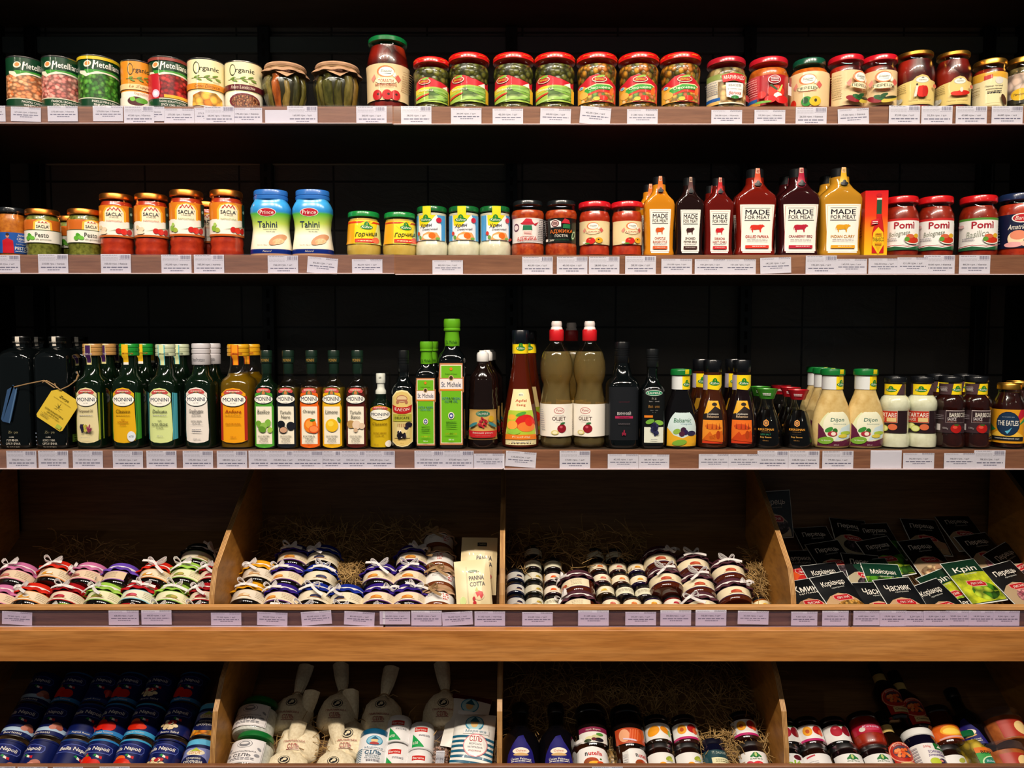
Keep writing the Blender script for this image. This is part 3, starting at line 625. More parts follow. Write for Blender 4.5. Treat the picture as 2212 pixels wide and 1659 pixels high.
def bow(root,R,z,ang=0,s=1,mat='#e4dcdc',seed=1,nm='ribbon_bow'):
    rnd=random.Random(seed); bm=bmesh.new(); a0=-math.pi/2+ang
    pts=[Vector((math.cos(t)*R,math.sin(t)*R,z)) for t in [6.2832*i/28 for i in range(29)]]
    ribbon(bm,pts,.005*s,(0,0,1))
    c=Vector((math.cos(a0)*R*1.06,math.sin(a0)*R*1.06,z)); t=Vector((-math.sin(a0),math.cos(a0),0)); o=Vector((math.cos(a0),math.sin(a0),0)); up=Vector((0,0,1))
    for sg in (-1,1):
        L=.017*s*(.8+rnd.random()*.5); tl=rnd.uniform(-.2,.7)
        lp=[c+(t*sg*math.sin(u)*L+up*(math.sin(u)*tl*L+ (math.cos(u)-1)*-.0)*1+up*math.sin(2*u)*.0045*s*1.6)+o*(.003+.004*math.sin(u)) for u in [math.pi*i/9 for i in range(10)]]
        lp=[c+t*sg*L*math.sin(math.pi*i/10)+up*(tl*L*math.sin(math.pi*i/10)+.006*s*math.sin(2*math.pi*i/10))+o*(.002+.004*math.sin(math.pi*i/10)) for i in range(11)]
        ribbon(bm,lp,.006*s,o+up*.3)
        dr=rnd.uniform(-1.0,.5); TL=.024*s*(.8+rnd.random()*.5)
        ribbon(bm,[c+(t*sg*(.3+.7*k)*k*TL+up*dr*k*TL+o*(.003+.004*math.sin(3*k))) for k in (0,.25,.5,.75,1)],.006*s,up+t*.4)
    bmesh.ops.create_icosphere(bm,subdivisions=1,radius=.0042*s,matrix=Matrix.Translation(c+o*.002))
    obj(nm,bm,M(mat,.5),root,sharp=50)
def cap(root,R,H,prof,mat,nm='cap',**k): return lathe(nm,prof,mat if not isinstance(mat,str) else (M(mat) if mat[0]=='@' else M(mat,.3,0,.3)),root,R,H,**k)
def screw(w,a,b=1,n=3): # ridged screw cap
    p=[(0,a),(w*.97,a),(w,a+.004)]; d=b-a
    for i in range(n): zz=a+d*(.35+.4*i/n); p+=[(w,zz),(w*.93,zz+.004),(w,zz+.008)]
    return p+[(w,b-.012),(w*.94,b),(0,b)]
def strip(root,prof,R,H,z0,z1,half,items,base,rot=0,nm='seal_strip'): # paper seal over the cap and down the neck
    wrap_label(root,prof,R,H,z0,z1,half,items,base=base,rot=rot,name=nm,zst=.006)
REG=[]
def put(root,px,Y,zs,rot=0):
    root.location=(px,Y,zs); root.rotation_euler=(0,0,R_(rot)); return root
ZS={1:Z1,2:Z2,3:Z3}
def dims(row,cx,top,w,back=0,sy=1,capw=1):
    """size and place of an item standing on a shelf, from how it measures in the photo"""
    Yf=FY+.014+back; R=w/2/FPX*Yf; R=w/2/FPX*(Yf+R*sy*.6)*math.cos(math.atan(abs(cx-CX)/FPX))**.6
    Yc=Yf+R*sy; yt=Yc-R*sy*capw if top<HOR else Yc+R*sy*capw
    H=at(cx,top,yt).z-ZS[row]; pm=at(cx,(top+(229,551,972)[row-1])/2,Yc)
    return R,H,pm.x,Yc
def place(row,fn,cx,top,w,label,group=None,back=0,rot=0,sy=1,capw=1,proto=None,dz=0,square=False):
    R,H,x,Y=dims(row,cx,top,w,back,sy,capw)
    if proto is not None: r=copy_tree(proto)
    else: r=fn(R,H)
    # faces turned to the viewer's left or right stay square to the shelf
    va=0 if (square or sy!=1) else math.degrees(math.atan((cx-CX)/FPX))
    put(r,x,Y,ZS[row]+.0004,rot-va); r['label']=label
    if group: r['group']=group
    elif 'group' in r: del r['group']
    return r
# ================================================================ shelf 1
G='metal tins of beans, peas and soup'
place(1,lambda R,H: can(R,H,metel('@beans_peach','FAGIOLI CANNELLINI','WHITE BEANS'),'#0a3a20',18),57,120,80,'green tin picturing pale peach beans, at the left end of the top row',G)
place(1,lambda R,H: can(R,H,metel('@beans_pink','FAGIOLI BORLOTTI','BORLOTTI BEANS'),'#0a3a20',2),133,119,80,'green tin picturing heaped pink borlotti beans',G)
place(1,lambda R,H: can(R,H,metel('@peas','PISELLI FINI LESSATI','FINE GREEN PEAS','#d8b820'),'#0a3a20',12),214,117,85,'green tin with a yellow top band picturing green peas',G)
place(1,lambda R,H: can(R,H,organic('#e08a20','#e8c890','La Zuppa',[Q(-2.7,.0,2.7,.22,'#e8e0d0'),E(-.2,.13,.5,.1,'#4a1a20'),E(.1,.15,.35,.06,'#5a9a30'),E(-.4,.17,.15,.05,'#7ab848'),T('Vegetable Soup',.3,.30,1.2,.06,'#a8581c',1,1)],'#8a5a20'),'#e08a20',8),296,128,66,'small orange organic soup tin with a green leaf sprig',G)
place(1,lambda R,H: can(R,H,metel('@beans_red','FAGIOLI BORLOTTI PICCANTI','SPICY CHILI BEANS','#8a3a30',[P([(-2.7,.17),(-.55,.17),(-.45,.4),(-.55,.67),(-2.7,.67)],'#b81c28'),E(-.72,.27,.2,.085,'#d8b8d0',.6),E(-.72,.27,.12,.05,'#f0e0ec',.6),Q(-.3,.19,1.0,.25,'#e8a828')]),'#0a3a20',4),365,120,82,'green and red tin picturing dark red chili beans',G)
place(1,lambda R,H: can(R,H,organic('#e8dcae','#e08a28','Orzo Dicocco',[E(0,.17,.8,.16,'#f0e8d8'),P([(-.75,.03),(-.7,.25),(-.3,.32),(.4,.31),(.75,.2),(.75,.03)],'@pumpkin')],'#8a4a10'),'#e8dcae',0),447,124,81,'cream organic tin with an orange band and orange stew picture',G)
place(1,lambda R,H: can(R,H,organic('#e8dcae','#5a1420','Farro Lenticchie',[E(.1,.14,.8,.17,'#6a2430'),E(.12,.13,.7,.145,'@farro')],'#f0e0c8'),'#e8dcae',-4),527,130,79,'cream organic tin with a dark maroon band and a bowl of lentils',G)
def veg_jar(kind):
    def f(R,H):
        r=empty('preserve_jar',None,'jar'); p=[(0,0),(.62,0),(.70,.02),(.80,.12),(.94,.35),(1,.55),(.98,.66),(.88,.76),(.74,.80),(.74,.86)]
        lathe('glass_body',p,M('@glass'),r,R,H); lathe('brine',fill_prof(p,.70,.80),M('#2a2410',.3),r,R,H)
        bm=bmesh.new(); rnd=random.Random(kind); cols=['#8a7a34','#a08438','#6c6428','#d8641c' if kind==1 else '#b08030','#7c7430','#5a5220','#947c34']
        n=11
        for i in range(n):
            a=2*math.pi*i/n+.2; rr=R*.74; pts=[]
            for z in (.06,.2,.4,.58,.7,.75): 
                q=rad(p,z)*R*.90-R*.17; pts.append(Vector((math.cos(a)*q+rnd.uniform(-1,1)*.001,math.sin(a)*q,z*H)))
            mi={1:3}.get(0,0); k=3 if (i==7 and kind==1) else (i*5+kind)%8 if (i*5+kind)%8!=3 else 0
            tube(bm,[v+Vector((rnd.uniform(-1,1),rnd.uniform(-1,1),0))*.0022 for v in pts],R*(.16+.06*rnd.random()),8,k,R*(.13+.08*rnd.random()))
        obj('vegetables',bm,[M('@veg_%d'%((q if q!=3 or kind==1 else 7))) for q in range(8)],r,sharp=60)
        def mod(th,z): return 1+(.05*math.sin(9*th+kind)+.04*math.sin(4*th))*max(0,(.93-z)/.12)
        lathe('paper_cap',[(0,1),(.78,.995),(.86,.985),(.90,.95),(.88,.91),(.84,.89),(.93,.85),(.99,.80),(.97,.795),(.90,.84),(.80,.88),(0,.88)],M('@kraft'),r,R,H,seg=64,mod=mod,sharp=25)
        q=Matrix.Rotation(R_(-8),4,'Z')
        bm=bmesh.new(); pts=[(-.62,.83),(.55,.83),(.05 if kind==1 else .1,.66)]
        for e in (0,-.0006):
            bm.faces.new([bm.verts.new((x*R,-math.sqrt(max(.01,1.02-x*x))*R*.93+e-(.84-z)*R*.35,z*H)) for x,z in pts])
        o=obj('paper_flap',bm,M('@kraft'),r); flat_label(r,R*.2,H*.755,H*.80,R*1.0,lines(-1,1,(.1,.5,.9),.1,'#8a5a48'),base=None,name='flap_print')
        bm=bmesh.new(); tube(bm,[Vector((math.cos(t)*R*.87,math.sin(t)*R*.87,H*.885)) for t in [6.2832*i/30 for i in range(31)]],.0011,5); obj('string',bm,M('@rope'),r)
        return r
    return f
place(1,veg_jar(1),617,128,100,'rounded jar with a brown paper cap showing an orange pepper among green pickles')
place(1,veg_jar(2),729,127,106,'rounded jar with a brown paper cap and only olive green pickles')
TJ=[(0,0),(.86,0),(.93,.012),(.95,.05),(.97,.5),(1,.6),(1,.66),(.93,.76),(.84,.85),(.82,.88),(.82,.93)]
def big(R,H):
    return jar('glass_jar','jar',R,H,'@tomatoes','#0c6a34',[dict(z0=.12,z1=.60,half=68,base='#e0c698',bx=1.25,rot=4,items=biadam('ТОМАТИ','#a8281c',[T('МАРИНОВАНІ',-.15,.425,.85,.07,'#a8281c',2),T('неочищені',-.15,.36,.6,.03,'#a8281c')]+[E(x,.14,.2,.14,'#b81c20') for x in (-.5,-.1,.22)]+[E(x,.16,.05,.03,'#3a1a14') for x in (-.45,-.05,.25)]+lines(.45,1.1,(.3,.36,.42,.48,.54,.6,.66,.72,.78),.02,'#a8845c',1),-.15,None,.6))],TJ,(.89,.925,1),.88)
place(1,big,838,71,93,'very tall jar of pickled tomatoes with a green lid')
JP=[(0,0),(.84,0),(.90,.012),(.93,.05),(.90,.09),(.95,.12),(.96,.60),(1,.66),(1,.74),(.93,.81),(.86,.845),(.86,.885)]
LT=[x for i in range(7) for x in (T('Jamar',-1.2+i*.42,.5,.3,.34,'#f0b838',1,1,.0),)]
def jm(items,fillm,rot=0):
    return lambda R,H: jar('glass_jar','jar',R,H,fillm,'#c81414',[dict(z0=.13,z1=.61,half=66,base=None,rot=rot,items=items)],JP,(.99,.88,1),.80,lidtxt=LT)
place(1,jm(jamarR(),'@gherkin',10),932,120,78,'smallest red lidded jar of green beans, beside the tall tomato jar')
g=place(1,jm(jamarR(),'@gherkin',0),1013,110,88,'red lidded jar of green beans directly right of the smallest one')
place(1,None,1109,110,88,'middle jar of green beans, left of the pair near the mixed vegetables',proto=g); place(1,None,1198,110,88,'rightmost jar of green beans, next to the mixed vegetables',proto=g)
g=place(1,jm(jamarO(),'@veg_mix',0),1289,110,88,'red lidded jar of mixed vegetables, leftmost of the three alike')
place(1,None,1379,110,88,'red lidded jar of mixed vegetables, middle of the three alike',proto=g,rot=-2); place(1,None,1469,110,88,'red lidded jar of mixed vegetables, rightmost of the three alike',proto=g,rot=6)
MJ=[(0,0),(.86,0),(.94,.02),(.97,.07),(.97,.62),(.98,.68),(.93,.76),(.84,.82),(.82,.885)]
place(1,lambda R,H: jar('glass_jar','jar',R,H,'@beans_white','#a81828',[dict(z0=.10,z1=.66,half=66,base='#d8d0b8',bx=1.15,rot=8,items=[Q(-.45,.05,1.15,.75,'@beans_img'),Q(-1.15,.82,1.15,1,'#8a9a50'),Q(-1.15,.0,-.4,.1,'#e0b060'),Q(-1.15,.12,-.35,.22,'#1c5aa0')]+lines(-1.1,-.45,(.35,.42,.49,.56,.63,.7),.025,LG,3)+[P([(-.2,.72),(0,.97),(.3,1.0),(.6,.97),(.85,.72)],'#6a9a38'),P([(-.22,.68),(-.28,.92),(.1,.98),(.5,.96),(.75,.9),(.68,.66),(.2,.73)],'#c02428'),T('МАРИНАДО',.23,.83,.85,.15,W,2.5),P([(-.08,.2),(-.12,.66),(.6,.66),(.56,.2),(.24,.12)],'#f0ece4'),T('КВАСОЛЯ',.24,.57,.5,.08,INK,1.5),T('в ніжному соусі',.24,.45,.55,.05,INK),T('Велика',.24,.32,.5,.11,'#b01c28',2,1),E(.24,.18,.16,.055,'#2a7a38'),Q(.75,.1,1.1,.3,'#a82820')])],MJ,(.93,.88,1),.79),1568,118,88,'jar of large white beans with a dark red lid and a red banner label')
place(1,lambda R,H: jar('glass_jar','jar',R,H,'@adjika_orange','#b81828',[dict(z0=.08,z1=.64,half=66,base='#a81420',bx=1.15,items=[Q(-1.15,.12,-.35,1,'#c04048'),Q(-1.15,0,-.3,.12,'#d89a40'),Q(-1.15,.13,-.45,.24,'#2060a8')]+lines(-1.1,-.42,(.35,.42,.5,.57,.64,.71,.78,.85),.025,'#e8a0a0',5)+[E(.25,.80,.24,.14,'#f0d8d8'),E(.25,.80,.21,.125,'#9c101c')]+lines(.1,.4,(.74,.79,.84),.025,'#f0d8d8')+[E(.3,.38,.3,.22,'#d8301c'),P([(.05,.6),(.3,.42),(.36,.46),(.12,.64)],'#2a4a20'),P([(.36,.4),(.5,.62),(.54,.6),(.44,.36)],'#b8c860'),E(.36,.25,.15,.1,'#f0e8d8'),E(.1,.14,.2,.12,'#d01c1c'),E(.52,.12,.25,.13,'#c81818'),E(-.2,.3,.15,.12,'#c82018'),E(-.15,.06,.3,.04,'#6aa838'),Q(.78,.3,1.0,.7,'#e8d8d8'),Q(.82,.6,.98,.9,'#8a1018')])],MJ,(.93,.88,1),.79),1659,118,88,'jar of orange vegetable sauce with a dark red label picturing tomatoes and chili')
PEP=[E(-.6,.12,.16,.13,'#c82818'),E(0,.15,.22,.14,'#2a8a30'),E(-.05,.17,.12,.09,'#0c4a1c'),E(.35,.14,.24,.14,'#e0b020'),E(.36,.16,.06,.05,'#2a2a10')]
place(1,lambda R,H: jar('glass_jar','jar',R,H,'@adjika_orange','#0c4a34',[dict(z0=.05,z1=.70,half=66,base='#dcc090',bx=1.3,rot=-4,items=biadam('ПЕРЕЦЬ','#1c4a30',PEP,.02,('солодкий',)))],[(0,0),(.86,0),(.94,.02),(.97,.07),(.99,.62),(.97,.70),(.86,.78),(.74,.84),(.72,.885)],(.78,.87,1),.79),1747,118,88,'jar of sweet peppers with a small dark green lid')
CHI=[E(-.35,.14,.3,.08,'#8a1420',-.4),E(-.1,.18,.3,.07,'#1c5a28',-.4),E(.25,.12,.35,.07,'#c8b040',.3),E(.3,.18,.3,.04,'#2a3018',.15),E(0,.24,.2,.05,'#1c4a24',.5)]
PJ=[(0,0),(.86,0),(.94,.02),(.97,.07),(.97,.70),(.94,.76),(.86,.81),(.86,.885)]
def pj(dx,rot): return lambda R,H: jar('glass_jar','jar',R,H,'@pickled_red','#c01424',[dict(z0=.07,z1=.70,half=66,base='#dcc090',bx=1.3,rot=rot,items=lines(-1.25,-.7 if dx<.3 else -.2,[.2+.07*i for i in range(10)],.02,'#a89468',2)+biadam('ПЕРЕЦЬ','#1c3a24',[T('гострий',dx,.43,.5,.035,'#b83828',1),T('маринований',dx,.375,.6,.035,'#b83828',1)]+[(e[0],e[1]+dx)+e[2:] for e in CHI],dx))],PJ,(.99,.885,1),.8)
place(1,pj(.1,38),1826,114,76,'red lidded jar of hot peppers turned so its small print shows, left of its twin')
place(1,pj(.1,6),1899,114,76,'red lidded jar of hot peppers showing its full label, right of its twin')
def grek(pic,rot): 
    return [P([(-1.2,0),(-1.2,.72),(-.5,.80),(-.15,.84),(0,.95),(.25,1.02),(.5,.97),(.7,.84),(1.2,.82),(1.2,0)],'#dcc478'),E(.28,.84,.3,.11,'#a8a8a0'),E(.28,.84,.28,.10,'#ece8d8'),T('Кербан',.28,.83,.36,.05,'#505048',1,1),P([(.2,.9),(.28,.93),(.36,.9)],'#505048')]+lines(-1.1,-.4,(.45,.52,.58,.64,.7),.018,'#8a7a48',4)+[E(-.75,.16,.2,.08,'#c8c8b8'),E(-.8,.22,.1,.06,'#d8d8c8'),E(-.62,.2,.1,.06,'#b0b0a4'),E(.85,.62,.12,.07,'#c85a48')]+pic+[T('Перець солодкий',.15,.11,.9,.06,'#6a5a28',1,1)]
place(1,lambda R,H: jar('glass_jar','jar',R,H,'@pickled_red','@gold',[dict(z0=.08,z1=.56,half=66,base=None,rot=6,items=grek([E(.25,.42,.2,.2,'#c81c14'),E(.15,.42,.12,.19,'#d02418'),E(.36,.42,.12,.19,'#b81810'),P([(-.08,.25),(.0,.62),(.08,.62),(.02,.25)],'#d8d4c4'),E(.03,.66,.04,.04,'#2a2420')],0))],TJ,(.89,.925,1),.86),1975,104,86,'tall gold lidded jar whose yellow label shows a round red pepper')
place(1,lambda R,H: jar('glass_jar','jar',R,H,'@tomatoes','@gold',[dict(z0=.08,z1=.54,half=66,base=None,rot=6,items=grek([E(.3,.38,.42,.09,'#c02014',.08),E(.1,.37,.25,.08,'#d02c18',-.15),E(.3,.5,.07,.09,'#d8d4c4')],0))],TJ,(.89,.925,1),.86),2058,105,78,'tall gold lidded jar whose yellow label shows a long red chili')
place(1,lambda R,H: jar('glass_jar','jar',R,H,'@tomatoes','@gold',[dict(z0=.03,z1=.72,half=66,base='#e0d4a4',bx=1.2,rot=14,items=[P([(-1.2,.78),(-.6,.76),(0,.86),(1.2,.8),(1.2,1),(-1.2,1)],'#d8a030'),P([(-.45,.78),(-.05,.82),(-.05,.93),(-.45,.9)],'#b82018'),E(.3,.75,.22,.1,'#d0ccc0'),T('Перець гострий',.05,.60,.9,.06,INK,1,1),T('маринований',.05,.52,.8,.06,INK,1,1)]+lines(-.3,.4,(.4,.44),.02,INK,6)+lines(-1.1,-.6,(.4,.5,.58),.02,'#8a7a48')+[E(.5,.2,.12,.16,'#4a2a18',.4),Q(-.35,.1,.3,.11,'#a09060')])],PJ,(.93,.885,1),.8),2137,122,75,'gold lidded jar with a pale cream label and ochre top band')
place(1,lambda R,H: jar('glass_jar','jar',R,H,'@mushrooms','@gold',[dict(z0=.12,z1=.68,half=66,base='@mushroom_img',bx=1.1,rot=-6,items=[Q(-1.1,0,1.1,.18,'#2a2a20'),E(.0,.3,.5,.2,'#e0b428'),T('Печериці',0,.3,.7,.1,INK,2,1)])],PJ,(.93,.885,1),.8),2210,117,74,'gold lidded jar of pale mushrooms at the right end of the top row')
# ================================================================ shelf 2
G='jars of pesto with copper lids'
SQJ=[(0,0),(.88,0),(.95,.02),(.97,.08),(.97,.22),(.99,.27),(.99,.70),(.95,.78),(.86,.84),(.84,.90)]
place(2,lambda R,H: jar('glass_jar','jar',R,H,'@pepper_pesto','#14181c',[dict(z0=.06,z1=.48,half=66,base='#1c50a0',bx=1.1,rot=2,items=[P([(-.62,0),(-.6,.6),(-.3,.72),(.0,.6),(.05,0)],'#b81424'),E(-.3,.82,.1,.1,'#b88068'),E(-.3,.9,.1,.07,'#3a2418'),T('Jamie',.48,.86,.5,.13,W,1,1),T('Oliver',.48,.70,.55,.13,W,1,1),T('ITALIAN',.48,.57,.4,.05,W),T('Red Pepper',.45,.43,.6,.08,W,1),T('PESTO',.45,.24,.72,.16,W,2.5)]+lines(.1,.8,(.08,),.03,W))],SQJ,(.90,.89,1),.86),26,446,64,'jar of orange pepper pesto with a blue label and black lid at the left end')
PST=lambda dx:[Q(-2,.55,2,1,'#c8641c'),P([(dx-.5,.5),(dx-.45,.9),(dx-.2,1),(dx+.2,1),(dx+.45,.9),(dx+.5,.5)],'#f0b838'),P([(dx-.38,.5),(dx-.35,.88),(dx,.98),(dx+.35,.88),(dx+.38,.5)],'#f4e8c8'),Q(-2,0,2,.53,'#ece8dc'),Q(-2,.53,2,.56,'#2c4a28')]+[P([(dx-.24+i*.16,.84),(dx-.16+i*.16,.93),(dx-.08+i*.16,.84),(dx-.16+i*.16,.88)],RED) for i in range(3)]+[T("SACLA'",dx,.70,.62,.13,'#1c3040',2),T('Pesto',dx-.05,.33,.65,.2,'#38403c',.5),T('alla genovese',dx+.02,.13,.75,.09,'#505850')]+[(e[0],e[1]+dx+.08)+e[2:] for e in BASIL]
pp=[(0,0),(.86,0),(.92,.02),(.94,.06),(.92,.16),(.97,.20),(.97,.74),(.94,.80),(.86,.85),(.86,.9)]
pes=lambda dx,rot:(lambda R,H: jar('glass_jar','jar',R,H,'@pesto','@copper',[dict(z0=.28,z1=.76,half=64,base='#ece8dc',bx=1.25,rot=rot,items=PST(dx))],pp,(.95,.875,1),.86))
g=place(2,pes(-.05,2),93,449,76,'jar of green pesto with a copper lid, next to the blue labelled jar',G)
place(2,None,157,458,74,'jar of green pesto standing in shadow behind the other two',G,back=.085,proto=g,rot=14)
place(2,None,184,452,72,'jar of green pesto with a copper lid, beside the tall sauce jars',G,proto=g,rot=22)
TS=[(0,0),(.86,0),(.93,.012),(.97,.05),(.97,.10),(.93,.15),(.97,.20),(.97,.24),(.93,.29),(.95,.31),(.95,.80),(.90,.84),(.86,.86),(.86,.91)]
def tall(sub,sc_,pic,rot): return lambda R,H: jar('glass_jar','jar',R,H,'@tomato_sauce','@copper',[dict(z0=.30,z1=.80,half=64,base=W,bx=1.05,rot=rot,items=sacla(sub,sc_)+pic+[P([(.78,.3),(.76,.98),(1.04,.98),(1.04,.36),(.9,.28)],'#0c3028'),E(.9,.75,.08,.05,'#8ab0a0')])],TS,(.93,.90,1),.87)
CH=[E(-.55,.22,.2,.07,'#e8d0b0',.4),E(-.6,.13,.25,.05,'#f0dcc0'),E(-.75,.3,.12,.06,'#e0c8a0')]; OL=[E(-.6,.17,.16,.07,'#a0b040',-.2),E(-.8,.22,.15,.09,'#86b038',.4),E(-.72,.33,.1,.06,'#a8c860')]
G='tall jars of tomato sauce with copper lids'
g1=place(2,tall('PARMIGIANA','#d88a80',CH,-10),253,415,76,'tall red sauce jar whose label is turned left, first of the four',G)
place(2,None,328,415,76,'tall red sauce jar with cheese lumps on its label, second of the four',G,proto=g1,rot=8)
g=place(2,tall('NAPOLETANA','#8aa070',OL,-2),404,407,76,'tall red sauce jar with green olives on its label, third of the four',G)
place(2,None,450,440,70,'tall red sauce jar standing in shadow behind the third and fourth',G,back=.09,proto=g1,rot=12)
place(2,None,490,407,76,'tall red sauce jar with green olives, fourth and nearest the blue capped tubs',G,proto=g,rot=8)
def tahini(R,H):
    r=empty('tahini_tub',None,'tub'); p=[(0,0),(.90,0),(.97,.012),(1,.05),(.97,.14),(.90,.28),(.86,.42),(.89,.54),(.97,.65),(.96,.73),(.86,.80),(.78,.84),(.78,.88)]
    lathe('tub_body',p,M('@tahini_wrap'),r,R,H,sy=.72,sq=2.6,seg=48)
    pr=proj_label(r,p,R,H,.14,.78,.86,[E(-.0,.80,.52,.10,'#f0e8dc'),E(0,.80,.49,.09,'#b0182c'),T('Prince',0,.80,.78,.10,W,1.5,.2),T('Tahini',.0,.52,1.1,.15,'#1c2c50',1.5),T('Premium creamy quality',.15,.405,.75,.03,'#2c3c60',1,1),T('from the valley',.2,.35,.5,.03,'#2c3c60',1,1),E(.55,.16,.5,.10,'#c89068',.5),E(.6,.12,.3,.07,'@tahini',.2),T('Net Wt. 400 g e (14oz)',-.1,.035,.9,.025,'#5a4030')],base=None,sq=2.6,sy=.72,zst=.006,name='printed_wrap')
    proj_label(r,p,R,H,.04,.10,.86,[T('Natural',0,.5,.5,.5,W,1,1)],base=None,sq=2.6,sy=.72,name='foot_print')
    cap(r,R,H,[(0,.855),(.80,.855),(.83,.86),(.83,.905),(.80,.91),(.80,.92),(.82,.925),(.82,.985),(.79,1),(0,1)],'#2868b8','cap',sy=.76,seg=48); return r
g=place(2,tahini,586,409,90,'tahini tub with a blue screw cap, left of the pair','tahini tubs with blue caps',sy=.72,capw=.8)
place(2,None,676,410,90,'tahini tub with a blue screw cap, right of the pair','tahini tubs with blue caps',sy=.72,capw=.8,proto=g)
GP=[(0,0),(.88,0),(.96,.03),(1,.12),(1,.26),(.95,.32),(.93,.5),(.87,.76),(.83,.83),(.83,.88)]
def mus(rot,bandc): return lambda R,H: jar('glass_jar','jar',R,H,'@mustard','#148038',[dict(z0=.27,z1=.79,half=64,base=YEL,bx=1.3,rot=rot,zst=.008,items=[Q(-1.3,.0,-.6,1,'#e8a018'),P([(.3,0),(.9,1),(1.3,1),(1.3,0)],'#d8e090'),Q(-1.3,.88,1.3,.95,bandc),P([(-.2,.6),(.6,1),(.2,1),(-.5,.8)],YEL)]+kuhne(.1,.74,.7,.34)+[T('Горчица',.08,.39,1.25,.24,'#20301c',2,1,.08),P([(-.55,.05),(-.55,.2),(.5,.22),(.5,.04)],'#d02818'),E(.6,.16,.25,.13,'#e86848')]+lines(-.4,.4,(.1,),.04,'#f0c8a0'))],GP,(.89,.87,1),.84)
place(2,mus(4,'#d83018'),786,454,76,'squat mustard jar with a green lid, left of the two'); place(2,mus(16,'#c03818'),864,456,76,'squat mustard jar with a green lid, right of the two, its label turned right')
HP=[(0,0),(.9,0),(.97,.02),(1,.06),(1,.2),(.97,.25),(.91,.30),(.90,.32),(.90,.80),(.86,.86),(.84,.9)]
hor=lambda dx,rot:(lambda R,H: jar('glass_jar','jar',R,H,'@horseradish','#146830',[dict(z0=.31,z1=.81,half=64,base='#4a98cc',bx=1.15,rot=rot,items=[P([(-.7,0),(-.7,1),(.5,1),(.8,.6),(.8,0)],'#e8e8ec'),P([(-.65,1),(.45,1),(-.2,.5),(-.6,.6)],YEL)]+kuhne(-.15,.84,.72,.3)+[T('Хрен',-.15,.57,.75,.2,'#22283c',2,1,.1),T('сливочный',.1,.44,.9,.09,'#22283c',1,1,.06),P([(-.45,.02),(-.3,.24),(0,.34),(.5,.3),(.7,.1),(.6,.02)],'#e0a060'),E(.0,.13,.3,.1,'#f0ecdc'),E(.22,.18,.2,.12,'#e06818'),E(-.5,.12,.1,.08,'#6a9a40'),E(.55,.07,.14,.05,'#70a848'),E(.62,.80,.17,.1,'#c81c38'),E(-.62,.28,.1,.08,'#c83828')]),dict(z0=.79,z1=.985,half=16,base='#d8d020',rot=rot-10 if dx else rot-6,items=[],name='seal_strip')],[(a,b) if b<.85 else (.91,b) for a,b in HP]+[(.91,1)],(.90,.89,1),.86))
def hor2(rot,srot):
    def f(R,H):
        r=hor(0,rot)(R,H)
        return r
    return f
G='creamed horseradish jars with green lids'
for cx,rt,lb in ((933,-14,'creamed horseradish jar with its yellow seal at the left edge, leftmost of three'),(1002,-2,'creamed horseradish jar in the middle of the three'),(1069,12,'creamed horseradish jar, rightmost, beside the adjika')):
    place(2,hor(0,rt),cx,443,72,lb,G)
AJ=[(0,0),(.9,0),(.97,.02),(1,.05),(1,.19),(.95,.24),(.95,.66),(1,.71),(1,.78),(.94,.82),(.86,.85),(.84,.92)]
def fl(th,z): return 1+(.012*math.cos(26*th) if z<.24 or .66<z<.8 else 0)
def adj(lbl,base): return lambda R,H: jar('glass_jar','jar',R,H,'@adjika','#14181a',[dict(z0=.235,z1=.67,half=64,base=base,bx=1.1,items=lbl)],AJ,(.88,.91,1),.82)
place(2,adj([E(-.7,.62,.2,.17,'#5a2440'),E(-.7,.62,.15,.1,'#d8c8c8'),P([(-.35,.78),(-.1,.98),(.2,.96),(.3,.8)],'#c02838'),E(-.02,.78,.38,.06,'#b02030'),P([(.3,.74),(.65,.86),(.45,.68)],'#b02030'),P([(-.28,.5),(-.25,.7),(.22,.7),(.25,.5)],'#1c6a48'),P([(-.3,.26),(-.25,.5),(.2,.5),(.28,.26)],'#f0d0c8')]+lines(-.2,.2,(.32,.37,.42),.02,'#d88888')+[T('АДЖИКА',-.05,.14,1.05,.19,'#c02018',3,0,.03)]+lines(.5,1.05,[.1+.07*i for i in range(12)],.03,'#5a5458',9)+[E(-.85,.12,.12,.06,'#a81c28')],'#e0d8d4'),1140,430,72,'adjika jar with a white label and red lettering, black lid')
place(2,adj([P([(-.62,.62),(-.7,.9),(-.3,.95),(0,.85),(0,.65)],'#e4e0dc'),E(-.35,.78,.24,.14,'#5a2028'),E(-.35,.78,.19,.1,'#d8b8b0')]+lines(-.5,-.2,(.74,.8),.03,'#5a2028')+[P([(.0,.78),(.2,.98),(.45,.9),(.5,.76)],'#b82030'),P([(.1,.58),(.12,.74),(.5,.74),(.5,.56)],'#1c6a3c'),T('АДЖИКА',.02,.44,1.3,.17,'#e07020',2),T('ГОСТРА',.02,.27,.7,.11,W,2),T('З БАЗИЛІКОМ',-.0,.11,.8,.06,'#1c6a3c',1),E(.72,.3,.14,.22,'#2c5a38',-.3),E(.72,.3,.1,.17,'#c8d8b0',-.3),E(.72,.3,.07,.13,'#14301c',-.3),Q(-.95,.06,-.75,.16,W),T('260г',-.5,.1,.3,.08,W,2)]+lines(-.95,-.85,[.3+.08*i for i in range(8)],.02,W),'#0c1210'),1212,430,70,'adjika jar with a black label and orange lettering, black lid')
BJ=[(0,0),(.86,0),(.95,.03),(.96,.10),(.93,.17),(.92,.2),(.94,.22),(.94,.62),(.97,.68),(.97,.74),(.9,.80),(.85,.84),(.85,.9)]
